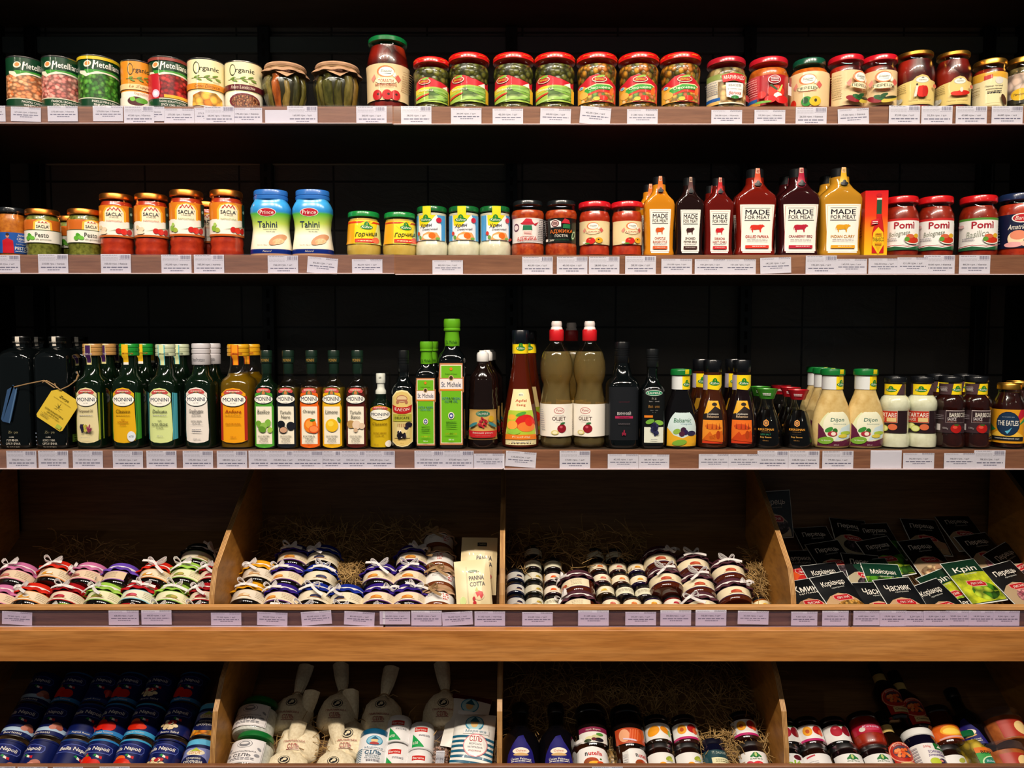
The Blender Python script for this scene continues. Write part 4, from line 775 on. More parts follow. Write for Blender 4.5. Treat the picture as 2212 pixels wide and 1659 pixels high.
TM=tomat(-.12,.15,.26)+[E(.35,.17,.22,.12,'#e0a020'),E(.32,.2,.05,.03,'#2a2010'),E(-.5,.08,.1,.05,'#f0ead8'),E(-.3,.04,.15,.03,'#4a8a30')]
bj=lambda dx,rot:(lambda R,H: jar('glass_jar','jar',R,H,'@tomato_sauce','#c01420',[dict(z0=.21,z1=.635,half=64,base='#e0cc9c',bx=1.2,rot=rot,items=biadam('АДЖИКА','#a8201c',[T('пікантна',dx,.42,.4,.03,'#a8402c')]+[(e[0],e[1]+dx)+e[2:] for e in TM],dx))],BJ,(.99,.89,1),.82))
place(2,bj(-.12,2),1284,433,70,'red lidded adjika jar with a cream label facing forward'); place(2,bj(.1,14),1354,433,70,'red lidded adjika jar with its cream label turned to the right')
MP=[(0,0),(.93,0),(.97,.012),(.97,.04),(.90,.10),(.92,.3),(.97,.5),(1,.60),(1,.655),(.93,.70),(.60,.77),(.44,.83),(.42,.90)]
def msq(z): return 4.5 if z<.66 else (2+2.5*max(0,(.83-z)/.17))
def msy(z): return .52 if z<.68 else min(1,.52+.48*(z-.68)/.14)
def made(liq,col,l1,l2,flag,glass='@glass',lblw=.66):
    def f(R,H):
        r=empty('sauce_bottle',None,'bottle'); p=MP
        lathe('bottle_body',p,M(liq,.08,0,.6) if liq[0]!='@' else M(liq),r,R,H,sq=msq,sy=msy,seg=56,sharp=50)
        # tapered paper label
        proj_label(r,p,R,H,.035,.585,lblw+.04,mfm(col,l1,l2),base=W,sq=msq,sy=msy,outline=[(-.82,0),(.82,0),(1,1),(-1,1)] )
        cap(r,R,H,[(0,.895),(.40,.895),(.42,.90),(.42,.99),(.38,1),(0,1)],'#101214',seg=28)
        q=[(.50,0),(.5,.80),(.47,.84),(.435,.88),(.435,1)]
        wrap_label(r,q,R,H,.79,1.0,26,[E(0,.14,1.1,.22,flag),P([(-.5,1),(.5,1),(.5,.55),(.9,.2),(-.9,.2),(-.5,.55)],flag),Q(-.45,.72,.45,1,'#d8b8a0')]+lines(-.3,.3,(.76,.82,.88,.94),.035,flag)+[E(0,.12,.75,.1,'#14181a'),E(0,.22,.35,.1,'#14181a')],base=None,name='neck_tag',zst=.006)
        return r
    return f
GG='small flat sauce bottles with tapered labels'; K2=.5
cfgs=[(made('#c07814','#c8501c','CHIPOTLE','BURGER STYLE','#d86820'),1423,381,66,'small sauce bottle of mustard-orange chipotle sauce',0),(made('#1c0c0a','#3a1a18','SMOKED','PEPPER BBQ','#5a3a38'),1488,383,62,'small sauce bottle of near-black smoked pepper sauce',0),(made('#5a100a','#c01c24','SRIRACHA','HOT CHILI','#b81c20'),1551,384,64,'small sauce bottle of red hot chili sauce',0),
 (made('#6a140a','#d03020','GRILLED PAPRIKA',None,'#c84828',lblw=.8),1629,364,90,'large sauce bottle of red grilled paprika sauce',1),(made('#2c0a0c','#b01c34','CRANBERRY BBQ',None,'#a81c38',lblw=.8),1722,363,92,'large sauce bottle of dark cranberry sauce',1),(made('#b07c20','#d89a1c','INDIAN CURRY',None,'#d8a828',lblw=.8),1812,362,94,'large sauce bottle of yellow curry sauce',1)]
pr={}
for f,cx,top,w_,lb,big_ in cfgs: pr[cx]=place(2,f,cx,top,w_,lb,'large flat sauce bottles' if big_ else GG,sy=.52,capw=.8)
for src,cx,top,lb in ((1423,1402,410,'second chipotle sauce bottle in the dark behind the first'),(1551,1536,408,'second red chili sauce bottle in the dark behind the first'),(1722,1700,386,'second cranberry sauce bottle in the dark behind the first'),(1812,1788,386,'second curry sauce bottle in the dark behind the first')):
    place(2,None,cx,top,pr and 60,lb,pr[src]['group'],back=.075,proto=pr[src],sy=.52)
def tab(R,H):
    r=empty('sauce_carton',None,'carton'); w_=R*.86; d=w_
    bm=bmesh.new(); box(bm,-w_,w_,-d,d,0,H); bmesh.ops.recalc_face_normals(bm,faces=bm.faces); bmesh.ops.bevel(bm,geom=bm.edges[:],offset=.0006,segments=1,affect='EDGES')
    obj('carton_body',bm,M('@tabasco'),r,smooth=False)
    it=[E(.2,.93,.25,.03,'#b01820'),P([(.0,.55),(.0,.84),(.05,.87),(.4,.87),(.45,.84),(.45,.55)],'#1c4a30'),Q(.0,.86,.45,.885,'#e8e0d0'),P([(.0,.64),(.45,.64),(.45,.57),(.62,.46),(.7,.35),(.7,.04),(-.35,.04),(-.35,.35),(-.2,.47),(.0,.57)],'#b81418'),P([(-.3,.3),(-.25,.36),(.18,.44),(.62,.36),(.66,.3),(.7,.17),(.2,.02),(-.35,.17)],'#e8b81c'),T('TABASCO',.2,.25,1.0,.06,'#2a4020',2),P([(-.15,.20),(.2,.06),(.55,.20),(.2,.215)],'#d8a018')]+lines(-.1,.5,(.3,.33,.17),.012,'#a84018')+[P([(-.5,.47),(.15,.5),(.15,.57),(-.5,.54)],'#c81c30')]+lines(-.4,.05,(.49,.515),.012,W)
    flat_label(r,w_*.97,H*.002,H*.998,d+.0002,it,base=None,name='front_print')
    o=flat_label(r,d*.9,H*.05,H*.9,w_+.0002,lines(-.6,.6,[.3+.05*i for i in range(10)],.015,'#8a3010'),base=None,name='side_print'); o.rotation_euler=(0,0,-math.pi/2)
    return r
place(2,tab,1884,411,58,'upright red and yellow hot sauce carton with a bottle pictured on it',rot=-6,square=True)
def pomi(kind,rot,base2): return lambda R,H: jar('glass_jar','jar',R,H,'@tomato_dark','#c01418',[dict(z0=.10,z1=.62,half=64,base='#e8e6e2',bx=1.05,rot=rot,items=[Q(-1.05,.93,1.05,1,base2),P([(-1.05,0),(-1.05,.14),(-.3,.20),(.3,.14),(1.05,.22),(1.05,0)],'#1c5a34'),P([(-1.05,.08),(-1.05,.14),(-.3,.20),(.3,.13),(1.05,.20),(1.05,.14),(.3,.06),(-.3,.12)],'#f0f0ec'),P([(-1.05,.11),(-.3,.17),(.3,.11),(1.05,.18),(1.05,.15),(.3,.09),(-.3,.15),(-1.05,.09)],'#a81c28'),T('Pomì',.15,.78,1.0,.22,'#a8182c',4),T(kind,-.1,.50,1.0,.2,'#a8b0a0',.5,1,.1)]+lines(-.8,-.2,(.3,.36),.02,LG)+[E(.55,.3,.4,.13,'#f0ece0'),E(.55,.3,.34,.10,'#c03018'),E(.4,.42,.2,.07,'#c8603c'),E(.72,.44,.14,.07,'#d8a828'),E(.25,.33,.12,.07,'#5a9030'),E(-.82,.76,.16,.05,'#d8b0b0')])],[(0,0),(.88,0),(.96,.02),(1,.08),(1,.62),(.97,.70),(.88,.78),(.78,.83),(.78,.9)],(.93,.88,1),.83)
G='red lidded pasta sauce jars with white labels'
g=place(2,pomi('Bolognese',4,'#b82020'),1945,421,78,'pasta sauce jar with bolognese bowl on its label, touching the hot sauce carton',G)
place(2,None,2020,420,78,'pasta sauce jar with bolognese bowl on its label, middle of the three',G,proto=g)
place(2,pomi('Basilico',6,'#4a8a30'),2112,419,84,'pasta sauce jar whose label has a green leafy top edge, right of the other two',G)
place(2,lambda R,H: jar('glass_jar','jar',R,H,'@tomato_sauce','#18284c',[dict(z0=.13,z1=.66,half=64,base='#0c1838',bx=1.15,rot=-2,items=[E(.25,.88,.45,.14,'#f0e8e0'),E(.25,.88,.4,.11,'#b81c28'),T('Barilla',.25,.88,.6,.12,W,1,1),T('Amatriciana',.2,.62,1.1,.15,W,1.5,1),E(.0,.28,.35,.22,'#f0d8b0'),E(.1,.38,.35,.14,'#e08868'),E(-.1,.1,.4,.08,'#e8a8a8'),E(.5,.12,.3,.09,'#f0c0b0'),E(.6,.3,.15,.1,'#3a8a38')]+lines(-1,-.7,[.15+.08*i for i in range(10)],.03,'#a0a8c0'))],[(0,0),(.88,0),(.96,.02),(1,.08),(1,.70),(.97,.76),(.90,.82),(.86,.84),(.86,.9)],(.95,.885,1),.83),2197,414,84,'wide jar with a navy blue label and navy lid at the right end')
# ================================================================ shelf 3
def sqb(mat,R,H,sh=.64,nk=.42,nz=.76,n=4.5,name='oil_bottle',cat='bottle',fill=None,top=None):
    r=empty(name,None,cat); p=[(0,0),(.90,0),(.98,.01),(1,.03),(1,sh),(.97,sh+.03),(.86,sh+.065),((.86+nk)/2-.04,sh+.095),(nk+.03,nz),(nk,nz+.04),(nk,top or .9)]
    sq=lambda z: n if z<sh else 2+(n-2)*max(0,(nz-z)/(nz-sh))
    lathe('glass_body',p,M(mat),r,R,H,sq=sq,seg=48,sharp=50)
    if fill: lathe('oil',fill_prof(p,fill[1],.93),M(fill[0],.1),r,R,H,sq=sq,seg=48,sharp=50)
    return r,p,sq
def zorya(tagc):
    def f(R,H):
        r,p,sq=sqb('@dark_glass',R,H,.80,.40,.90,5,'oil_bottle',top=.94)
        cap(r,R,H,screw(.46,.935),'#0a0c0d',seg=28)
        proj_label(r,p,R,H,.0,.17,.9,[T('Zorya',0,.86,.62,.16,'#b8b088',1,.5),T('олія',-.1,.62,.3,.07,W,2),T('ЛЛЯНА' if tagc else 'КОНОПЛЯНА',-.05,.45,.75,.12,W,2),T('ОРГАНІЧНА',0,.27,.9,.12,W,2),T('Flax seed oil organic',0,.1,.8,.07,W,1)]+lines(-.9,-.8,(.2,.4,.6,.8),.05,'#a0b0c8')+[Q(.97,.2,.98,.3,W)],base=None,sq=sq,name='printed_label')
        o=flat_label(r,R*.55,H*.05,H*.12,R*1.0,[Q(-1,0,1,1,'#4a6a20')]+lines(-.8,.8,(.3,.6),.1,'#7a9a50'),base=None,name='side_mark'); o.rotation_euler=(0,0,math.pi/2)
        q=[(.41,0),(.41,.93),(.468,.935),(.468,.99),(.46,1)]
        strip(r,q,R,H,.875,.998,13,[Q(-.7,.05,.7,.25,'#b8b0a8'),T('зоря',.1,.6,.5,.7,'#8a8478',0,0,1.57)],'#d8d0c4',8)
        return r
    return f
G='near-black tall bottles of organic seed oil'
z1=place(3,zorya(1),50,727,84,'near-black tall oil bottle with a white neck seal, leftmost in front',G,square=True,capw=.4)
z2=place(3,zorya(0),128,727,84,'near-black tall oil bottle in front, behind the yellow hanging tag',G,square=True,capw=.4)
place(3,None,90,727,80,'near-black tall oil bottle in the back, between the two front ones',G,back=.095,proto=z1,square=True)
place(3,None,176,727,80,'near-black tall oil bottle in the back, behind the grapeseed oil',G,back=.095,proto=z2,square=True)
# hanging tags on strings
def hang(px,py,w,h,rot,col,items,lab,pts,yaw=0):
    p=at(px,py,FY+.0095); r=empty('hang_tag',lab,'tag'); r.location=p
    bm=bmesh.new(); k=[(-w/2,-h/2+.004),(-w/2+.004,-h/2),(w/2-.004,-h/2),(w/2,-h/2+.004),(w/2,h/2-.012),(w/2-.012,h/2),(-w/2+.012,h/2),(-w/2,h/2-.012)]
    for e in (0,.0012): bm.faces.new([bm.verts.new((x,e,z)) for x,z in k])
    bm.verts.ensure_lookup_table(); n=len(k)
    for i in range(n): j=(i+1)%n; bm.faces.new((bm.verts[i],bm.verts[j],bm.verts[n+j],bm.verts[n+i]))
    bmesh.ops.recalc_face_normals(bm,faces=bm.faces); o=obj('card',bm,M(col,.5),r,smooth=False); o.rotation_euler=(0,rot,yaw)
    o2=printed('card_print',w/2,h,items,lambda x,z,e:Vector((x,-e,z-h/2)),r,rough=.5); o2.rotation_euler=(0,rot,yaw)
    bm=bmesh.new()
    for s in pts: tube(bm,[at(x,y,FY+.007)-p for x,y in s],.0011,5)
    obj('string',bm,M('@rope'),r)
LEAF=[P([(.0,.52),(math.sin(a)*.10-.02*math.cos(a),.52+math.cos(a)*.07),(math.sin(a)*.34,.52+math.cos(a)*.17*l),(math.sin(a)*.10+.02*math.cos(a),.52+math.cos(a)*.07+.01)],'#1c2c10') for a,l in ((0,1.1),(.7,1),(-.7,1),(1.35,1),(-1.35,1),(2.1,.6),(-2.1,.6))]
hang(125,884,.062,.074,R_(34),'#d8b838',LEAF+[T('Zorya',0,.84,.7,.09,'#a8903a',1,.6),T('certified organic ingredients',0,.745,1.3,.035,'#6a5a1c'),T('ОЛІЯ КОНОПЛЯНА',-.05,.36,1.4,.05,'#3a3410',1.5),T('ОРГАНІЧНА',-.05,.29,.9,.045,'#3a3410',1.5),T('hemp seed oil organic',-.05,.23,1.2,.035,'#3a3410',1),Q(.5,.05,.85,.16,'#a8b840')]+lines(-.8,-.2,(.12,.16,.2),.012,'#8a7a30'),'yellow square tag with a dark hemp leaf hanging on twine from an oil bottle',[[(130,842),(148,834),(164,822),(168,810)],[(164,822),(170,812),(166,802)],[(130,842),(118,832),(100,822),(92,826)],[(122,838),(118,828)]])
hang(20,872,.020,.078,R_(14),'#2c4a70',[Q(.7,0,.95,1,'#4a6a90')],'narrow blue tag seen almost edge-on, hanging at the far left of the oil shelf',[[(30,836),(60,829),(95,822),(108,826)],[(95,822),(112,834),(118,838)]])
def mon5(items,base,capc,stripc,stripi,mat='@dark_green_glass',fill=None,outl=None,white=0,sideb=None):
    def f(R,H):
        r,p,sq=sqb(mat,R,H,.60,.46,.79,3.6,fill=fill)
        if white: cap(r,R,H,[(0,.795),(.60,.795),(.62,.80),(.62,.89),(.58,.895),(.58,.90),(.62,.905),(.62,.94),(.58,.945),(.58,.95),(.62,.955),(.62,.99),(.58,1),(0,1)],capc,seg=32)
        else: cap(r,R,H,[(0,.885),(.60,.885),(.63,.89),(.63,.915),(.59,.92),(.63,.925),(.63,.955),(.59,.96),(.63,.965),(.63,.99),(.59,1),(0,1)],capc,seg=32)
        proj_label(r,p,R,H,.08,.58,.80 ,items,base=base,sq=sq,outline=outl or [(-.92,0),(-.6,-.035),(0,-.05),(.6,-.035),(.92,0),(.97,.2),(.92,.5),(.88,.9),(.5,.985),(0,1.01),(-.5,.985),(-.88,.9),(-.92,.5),(-.97,.2)])
        if sideb:
            for sg in (-1,1):
                q=proj_label(r,p,R,H,.085,.54,.97,[],base=sideb,sq=sq,outline=[(sg*.80,0),(sg*1,0.02),(sg*1,.98),(sg*.80,1)] if sg>0 else [(-1,.02),(-.8,0),(-.8,1),(-1,.98)],name='side_label')
        if not white:
            q=[(.48,.5),(.48,.83),(.50,.86),(.635,.885),(.635,1)]
            strip(r,q,R,H,.80,.995,20,stripi,stripc,0)
        else: wrap_label(r,[(.62,0),(.62,1)],R,H,.80,.89,70,[T('GranFruttato',0,.5,1.2,.4,'#8a8a90',1)],base=None,name='cap_print')
        return r
    return f
DEC=[Q(-.6,.30,.6,.303,LG),Q(-.6,.46,.6,.463,LG)]
cfg=[('g',mon5(monini('Grapeseed Oil','#5a3a30',None,[],'#f8f4e8')+lines(-.6,.6,(.475,),.012,LG)+bunch(-.35,.24,.18,.07,12,.07,['#1c1430','#2c2040'],1,.45)+bunch(0,.25,.16,.07,10,.07,['#a8a038','#c0b850'],2,.45)+bunch(.36,.24,.2,.06,12,.07,['#7a2c48','#98405c'],3,.45)+[T('500 ml (16.9 fl. oz)',0,.06,.8,.03,LG)],'#dcd0a0','#b88a50','#d8cc90',[Q(-.8,.1,.8,.95,'#3c1c50'),T('100% Grapeseed',0,.52,.6,.8,'#d8c8d8',1,0,1.57)],sideb='#8a9a28'),203,743,66,'olive green bottle of grapeseed oil with grapes on its cream label',4),
('c',mon5(monini('Classico','#6a4a10',None,[],'#f8f4e8')+lines(-.6,.6,(.475,),.012,'#a07818')+[T('OLIO',0,.40,.3,.03,'#a83818',1),T('EXTRAVERGINE',0,.35,.9,.035,'#a83818',1),T('DI OLIVA',0,.30,.5,.03,'#a83818',1),E(.66,.08,.32,.1,'#d8e0e8'),T('ml.750',.66,.08,.36,.04,'#2c4a70',1)]+DEC[:0],'#dcaa18','#1c8a30','#e8b820',[T('Classico',0,.55,.55,.8,'#a86a10',1,.4,1.57),Q(-1,0,1,.12,W)],sideb='#3a8a28'),282,743,68,'dark bottle with a yellow classic olive oil label and green cap',4),
('d',mon5(monini('Delicato','#2c3a3c',None,[],'#f8f4e8')+lines(-.6,.6,(.475,),.012,LG)+[T('OLIO',0,.38,.3,.035,'#2c3a3c',1),T('EXTRA VERGINE',0,.31,1.3,.05,'#2c3a3c',1.5),T('DI OLIVA',0,.25,.6,.035,'#2c3a3c',1),T('500 ml e',0,.09,.5,.03,LG)],'#cfdc94','#c0c8a8','#d8e0a8',[Q(-1,0,-.75,1,'#5ab8c8'),Q(.75,0,1,1,'#5ab8c8'),T('Delicato',0,.55,.55,.7,'#5a6a58',1,.4,1.57)],sideb='#4aa0b0'),360,744,68,'dark bottle with a pale green and light blue delicate olive oil label',4),
('f',mon5(monini('GranFruttato','#5a5a60',None,[],'#f8f4f0')+[T('PREMIUM',0,.51,.7,.025,'#5a5a60',1),T('SELECTION',0,.47,.8,.025,'#5a5a60',1),T('EXTRA VIRGIN',0,.37,.9,.03,'#5a5a60',1),T('OLIVE OIL',0,.325,.7,.03,'#5a5a60',1),T('500 ml',0,.03,.6,.03,LG)]+DEC[:1]+lines(-.4,.4,(.2,.16),.015,LG),'#e4dcd4','#c4c0c4',None,None,white=1),437,742,66,'dark bottle with a white label and tall white screw cap',1),
('a',mon5(monini('Anfora','#a83010',None,[P([(-.97,0),(-.78,0),(-.78,.85),(-.97,.85)],'#a82818'),P([(.97,0),(.78,0),(.78,.85),(.97,.85)],'#a82818')],'#f8f4e8')+lines(-.6,.6,(.475,),.012,'#a87818')+[T('OLIO DI OLIVA',0,.32,1.1,.04,'#a86010',1.5),T('500 ml',0,.07,.4,.035,'#a86010')],'#e89c14','#d8a01c','#e8951c',[T('Anfora',0,.55,.6,.75,'#a83010',1,.4,1.57),Q(-1,0,-.8,1,'#b83018'),Q(.8,0,1,1,'#b83018')],mat='@glass',fill=('#6a4c08',.72)),517,744,76,'golden oil bottle with an orange and red label and yellow cap',1)]
pm={}
for k,f,cx,top,w_,lb,nb in cfg: pm[k]=place(3,f,cx,top,w_,lb,None,square=True,capw=.6)
nm={'g':'grapeseed oil bottle with a gold cap','c':'yellow labelled olive oil bottle with a green cap','d':'delicate olive oil bottle with a pale cap','f':'olive oil bottle with a white cap','a':'golden oil bottle with a yellow cap'}
for k,cx,bk,ex in (('g',234,.075,' second in its row'),('g',262,.15,' third in its row, deepest'),('c',313,.075,' second in its row'),('c',337,.15,' third in its row, deepest'),('d',391,.075,' second in its row'),('f',459,.06,' behind the front one'),('a',541,.075,' behind the front one')):
    place(3,None,cx,742,66,nm[k]+','+ex+', partly hidden',None,back=bk,proto=pm[k],square=True)
def mon2(items,base,inner,mat,fill):
    def f(R,H):
        r,p,sq=sqb(mat,R,H,.58,.42,.72,5,fill=fill,top=.90)
        cap(r,R,H,[(0,.76),(.44,.76),(.46,.765),(.46,.87),(.54,.875),(.54,.925),(.50,.93),(.54,.935),(.54,.99),(.5,1),(0,1)],'#12261c',seg=28)
        wrap_label(r,[(.54,0),(.54,1)],R,H,.875,.925,60,[T('MONINI',0,.5,1.3,.6,'#a8843c',1.5)],base=None,name='cap_print')
        o=[(-.95,.02),(-.5,-.01),(0,-.02),(.5,-.01),(.95,.02),(.95,.70),(.84,.76),(.9,.80),(.84,.93),(.5,.975),(0,.99),(-.5,.975),(-.84,.93),(-.9,.80),(-.84,.76),(-.95,.70)]
        proj_label(r,p,R,H,.02,.60,.93,items,base=base,sq=sq,outline=o); return r
    return f
def m2(sub,two,pic,l3=('OLIO EXTRA','VERGINE','DI OLIVA')):
    return [Q(-.78,.05,.78,.71,'#ece4d0')]+monini(sub,'#5a5a50',None,[],'#f4f0e4',.86,.085,two)[0:]+pic+[T(s,0,.19-.045*i,(1.15,.8,.85)[i],.028,'#3c4038',1) for i,s in enumerate(l3)]+[T('250 ml',0,.065,.45,.02,LG)]
PB=[E(-.45,.40,.28,.07,'#6a9a30',.5),E(.4,.42,.3,.07,'#7cb040',-.3),E(0,.37,.35,.06,'#8cb850',.2),E(-.15,.31,.3,.07,'#5a8c28',1.2),E(.62,.30,.25,.05,'#a0c050')]
PT=[E(-.45,.40,.38,.065,'#14141c'),E(.5,.37,.42,.075,'#1a1a24'),E(-.25,.30,.42,.06,'#1a1418'),E(-.22,.30,.36,.05,'#c89a7c')]
PO=[E(.1,.38,.62,.13,'#e87818'),E(.0,.40,.35,.07,'#f09a3c'),E(.45,.31,.5,.07,'#d8501c'),E(.45,.315,.42,.055,'#f08848'),E(.35,.47,.28,.022,'#2c7a28',.15)]
PL=[E(.02,.38,.62,.115,'#e8b81c',.25),E(-.1,.41,.3,.05,'#f0d048'),E(.72,.48,.15,.05,'#3a7a28',.4)]
PW=[E(-.45,.40,.42,.07,'#b08a50'),E(.1,.39,.42,.08,'#e0c8b0'),E(.6,.37,.3,.055,'#d8bca0'),E(.0,.30,.2,.04,'#c8a888')]
mm=[(577,'#4a9a30',m2('Basilico',None,PB),'@dark_green_glass',None,'slim olive oil bottle with a green bordered basil label'),(624,'#141820',m2('',('Tartufo','Nero'),PT[:]),'@glass',('#4a3c10',.62),'slim olive oil bottle with a black bordered black truffle label'),
(674,'#e06014',m2('Orange',None,PO,('EXTRA','VIRGIN','OLIVE OIL')),'@glass',('#6a3c0c',.62),'slim olive oil bottle with an orange bordered label picturing an orange'),(722,'#e0a814',m2('Limone',None,PL),'@glass',('#6a5410',.62),'slim olive oil bottle with a yellow bordered label picturing a lemon'),(773,'#4a1410',m2('',('Tartufo','Bianco'),PW),'@glass',('#3c2008',.62),'slim olive oil bottle with a maroon bordered white truffle label')]
for cx,bc,it,gl,fl_,lb in mm: place(3,mon2(it,bc,None,gl,fl_),cx,757,48,lb,'slim flavoured olive oil bottles',square=True,capw=.5)
def spray(R,H):
    r=empty('spray_bottle',None,'bottle'); p=[(0,0),(.92,0),(1,.01),(1,.52),(.94,.57),(.7,.61),(.5,.64),(.5,.70)]
    lathe('glass_body',p,M('@dark_green_glass'),r,R,H)
    wrap_label(r,p,R,H,.02,.56,66,monini('Classico','#6a5010',None,[],'#f4f0e4',.80,.13)+[T('EXTRA VIRGIN',0,.34,1.0,.035,'#8a5a10',1),T('OLIVE OIL',0,.28,.7,.035,'#8a5a10',1),E(.7,.08,.3,.08,W),T('200 ml',-.3,.07,.4,.03,'#8a6a18')],base='#c8a814',bx=1.1,outline=[(-1.1,0),(1.1,0),(1.1,.9),(.5,.97),(0,1),(-.5,.97),(-1.1,.9)])
    cap(r,R,H,[(0,.70),(.5,.70),(.5,.74),(.36,.77),(.34,.80),(.34,.83),(.42,.84),(.44,.86),(.44,.955),(.40,.965),(0,.965)],'#e8e4dc','spray_head',seg=28)
    bm=bmesh.new(); tube(bm,[Vector((0,-.3*R,.92*H)),Vector((-.0,-.52*R,.925*H))],.0022,8); obj('nozzle',bm,M('#d8d4cc',.3),r)
    lathe('clear_cover',[(.94,.57),(.94,.96),(.88,.985),(.7,1),(0,1)],M('@glass'),r,R,H); return r
place(3,spray,823,800,46,'small spray bottle of olive oil with a white pump under a clear cover',rot=-8)
def eleon(R,H):
    r,p,sq=sqb('@dark_glass',R,H,.58,.42,.74,3,top=.9); cap(r,R,H,screw(.47,.78),'#0c0e10',seg=28)
    proj_label(r,p,R,H,.03,.60,.92,[P([(-.85,.08),(-.5,.02),(0,.0),(.5,.02),(.85,.08),(.85,.46),(.72,.5),(.88,.56),(.82,.86),(.5,.95),(0,.975),(-.5,.95),(-.82,.86),(-.88,.56),(-.72,.5),(-.85,.46)],'#d8bc70'),E(0,.84,.5,.07,'#a86a50'),E(0,.84,.44,.055,'#d8bc90'),Q(-.45,.80,.45,.83,'#a86a50'),E(-.4,.78,.14,.03,'#a86a50'),E(.4,.78,.14,.03,'#a86a50'),
      P([(-.9,.74),(-.5,.70),(0,.69),(.5,.70),(.9,.74),(.8,.61),(.4,.58),(0,.57),(-.4,.58),(-.8,.61)],'#b01c1c'),T('ΕΛΕΟΝ',0,.645,1.3,.05,W,1.5,0,0,-.02),Q(-.84,.44,.84,.57,'#a8a838'),T('EXTRA VIRGIN',0,.545,.7,.015,INK),T('DELICATE',0,.50,1.3,.045,'#1c1c10',2.5),Q(-.7,.14,.7,.43,'#c8b878'),E(0,.30,.5,.09,'#dcc890'),E(.6,.38,.3,.05,'#1c1424'),E(.4,.33,.2,.04,'#241c2c')]+[Q(-.4+i*.16,.34,-.33+i*.16,.40,'#a87850') for i in range(5)]+bunch(-.05,.20,.42,.06,16,.11,['#141018','#241c28','#e8e0d8'],5,.32)+[T('500 ml',0,.05,.3,.02,'#8a6a30')],base='#e8d8a0',sq=sq,outline=[(-.92,.07),(-.5,.0),(0,-.02),(.5,.0),(.92,.07),(.95,.5),(.9,.88),(.5,.98),(0,1.0),(-.5,.98),(-.9,.88),(-.95,.5)],name='paper_label')
    return r
place(3,eleon,872,757,52,'dark olive oil bottle with a red Greek lettered banner and black cap',square=True,capw=.5)
def stm(R,H):
    r,p,sq=sqb('@dark_glass',R,H,.66,.46,.80,6,top=.93)
    cap(r,R,H,[(0,.785),(.52,.785),(.53,.79),(.55,.84),(.50,.89),(.52,.905),(.60,.91),(.60,.925),(.56,.93),(.60,.94),(.60,.985),(.56,1),(0,1)],'#5aa018',seg=32)
    wrap_label(r,[(.535,0),(.535,1)],R,H,.80,.84,60,[T('St. Michele',0,.5,1.5,.7,'#1c4a18',1.5)],base=None,name='cap_print')
    it=[Q(-.82,.02,.82,.98,'#e8dcc0'),Q(-.76,.03,.76,.97,'#68b01c'),P([(-.9,.66),(-.9,.82),(.9,.82),(.9,.66)],'#b87850'),Q(-.87,.67,.87,.81,'#e8e0dc'),T('St. Michele',0,.74,1.5,.065,'#2c3c68',1.5),Q(-.87,.665,.87,.685,'#d88a28'),E(0,.82,.2,.035,'#c8a878'),E(0,.82,.14,.025,'#3a2a1c'),E(0,.93,.12,.02,'#d87820'),T('Product of Greece',0,.87,.9,.018,'#3a6a18'),
        T('EXTRA VIRGIN',0,.57,1.35,.03,'#5a9aa8',1),T('OLIVE OIL',0,.535,1.0,.03,'#5a9aa8',1),E(0,.36,.24,.045,'#e8e0c8'),E(0,.36,.18,.034,'#3c4a8a'),E(0,.36,.1,.015,'#d8d8e8')]+lines(-.4,.4,(.28,.26,.24,.22),.008,'#3a7018')+[T('GREECE',0,.14,.9,.02,'#d8c020',1),T('500 ml',0,.07,.4,.02,W)]
    proj_label(r,p,R,H,.03,.66,.93,it,base='#b87850',sq=sq,outline=[(-.88,0),(.88,0),(.88,.64),(.97,.65),(.97,.83),(.88,.84),(.88,1),(-.88,1),(-.88,.84),(-.97,.83),(-.97,.65),(-.88,.64)]); return r
g=place(3,stm,922,738,48,'smaller square bottle with a bright green cap and green label',None,square=True,capw=.55)
place(3,None,934,738,44,'smaller square green capped bottle hidden behind its twin',None,square=True,back=.06,proto=g)
g=place(3,stm,977,689,60,'tall square bottle with a bright green cap, highest on the oil shelf',None,square=True,capw=.55)
def kalv(R,H):
    r=empty('vinegar_bottle',None,'bottle'); p=[(0,0),(.88,0),(.97,.015),(1,.05),(1,.08),(.97,.10),(.97,.38),(1,.40),(.98,.44),(.93,.46),(.95,.50),(.90,.54),(.93,.59),(.88,.63),(.89,.68),(.80,.74),(.55,.80),(.36,.85),(.34,.90)]
    lathe('bottle_body',p,M('#140a08',.08,0,.6),r,R,H)
    wrap_label(r,p,R,H,.09,.40,66,[Q(-1.05,.0,1.05,.08,'#b89050'),E(0,.86,.42,.10,'#1c6a48'),E(0,.86,.39,.085,'#c8d8c8'),E(0,.86,.38,.08,'#1c6a48'),T('KALIMERA',0,.86,.6,.08,W,1.5)]+bunch(0,.55,.24,.18,26,.06,['#a01c28','#b82c38'],7,.62)+[E(-.55,.5,.3,.05,'#3a8088',.5),E(.55,.5,.3,.05,'#3a8088',-.5),E(.45,.7,.15,.1,'#c8a020'),P([(-.8,.12),(-.85,.32),(-.6,.3),(.6,.3),(.85,.32),(.8,.12),(.6,.08),(-.6,.08)],'#c02028'),T('Винный уксус',0,.235,1.1,.07,W,1.5),T('из красных сортов винограда',0,.14,.8,.035,'#e8c8c0',1)],base='#c8a058',bx=1.02,outline=[(-1.1,.0),(1.1,.0),(.92,1),(-.92,1)])
    cap(r,R,H,[(0,.885),(.38,.885),(.40,.89),(.40,.955),(.36,.975),(.24,.985),(.22,1),(0,1)],'#e4e2e0',seg=10); return r
g=place(3,kalv,1043,757,66,'ridged dark vinegar bottle with a white cap and grape label, in front')
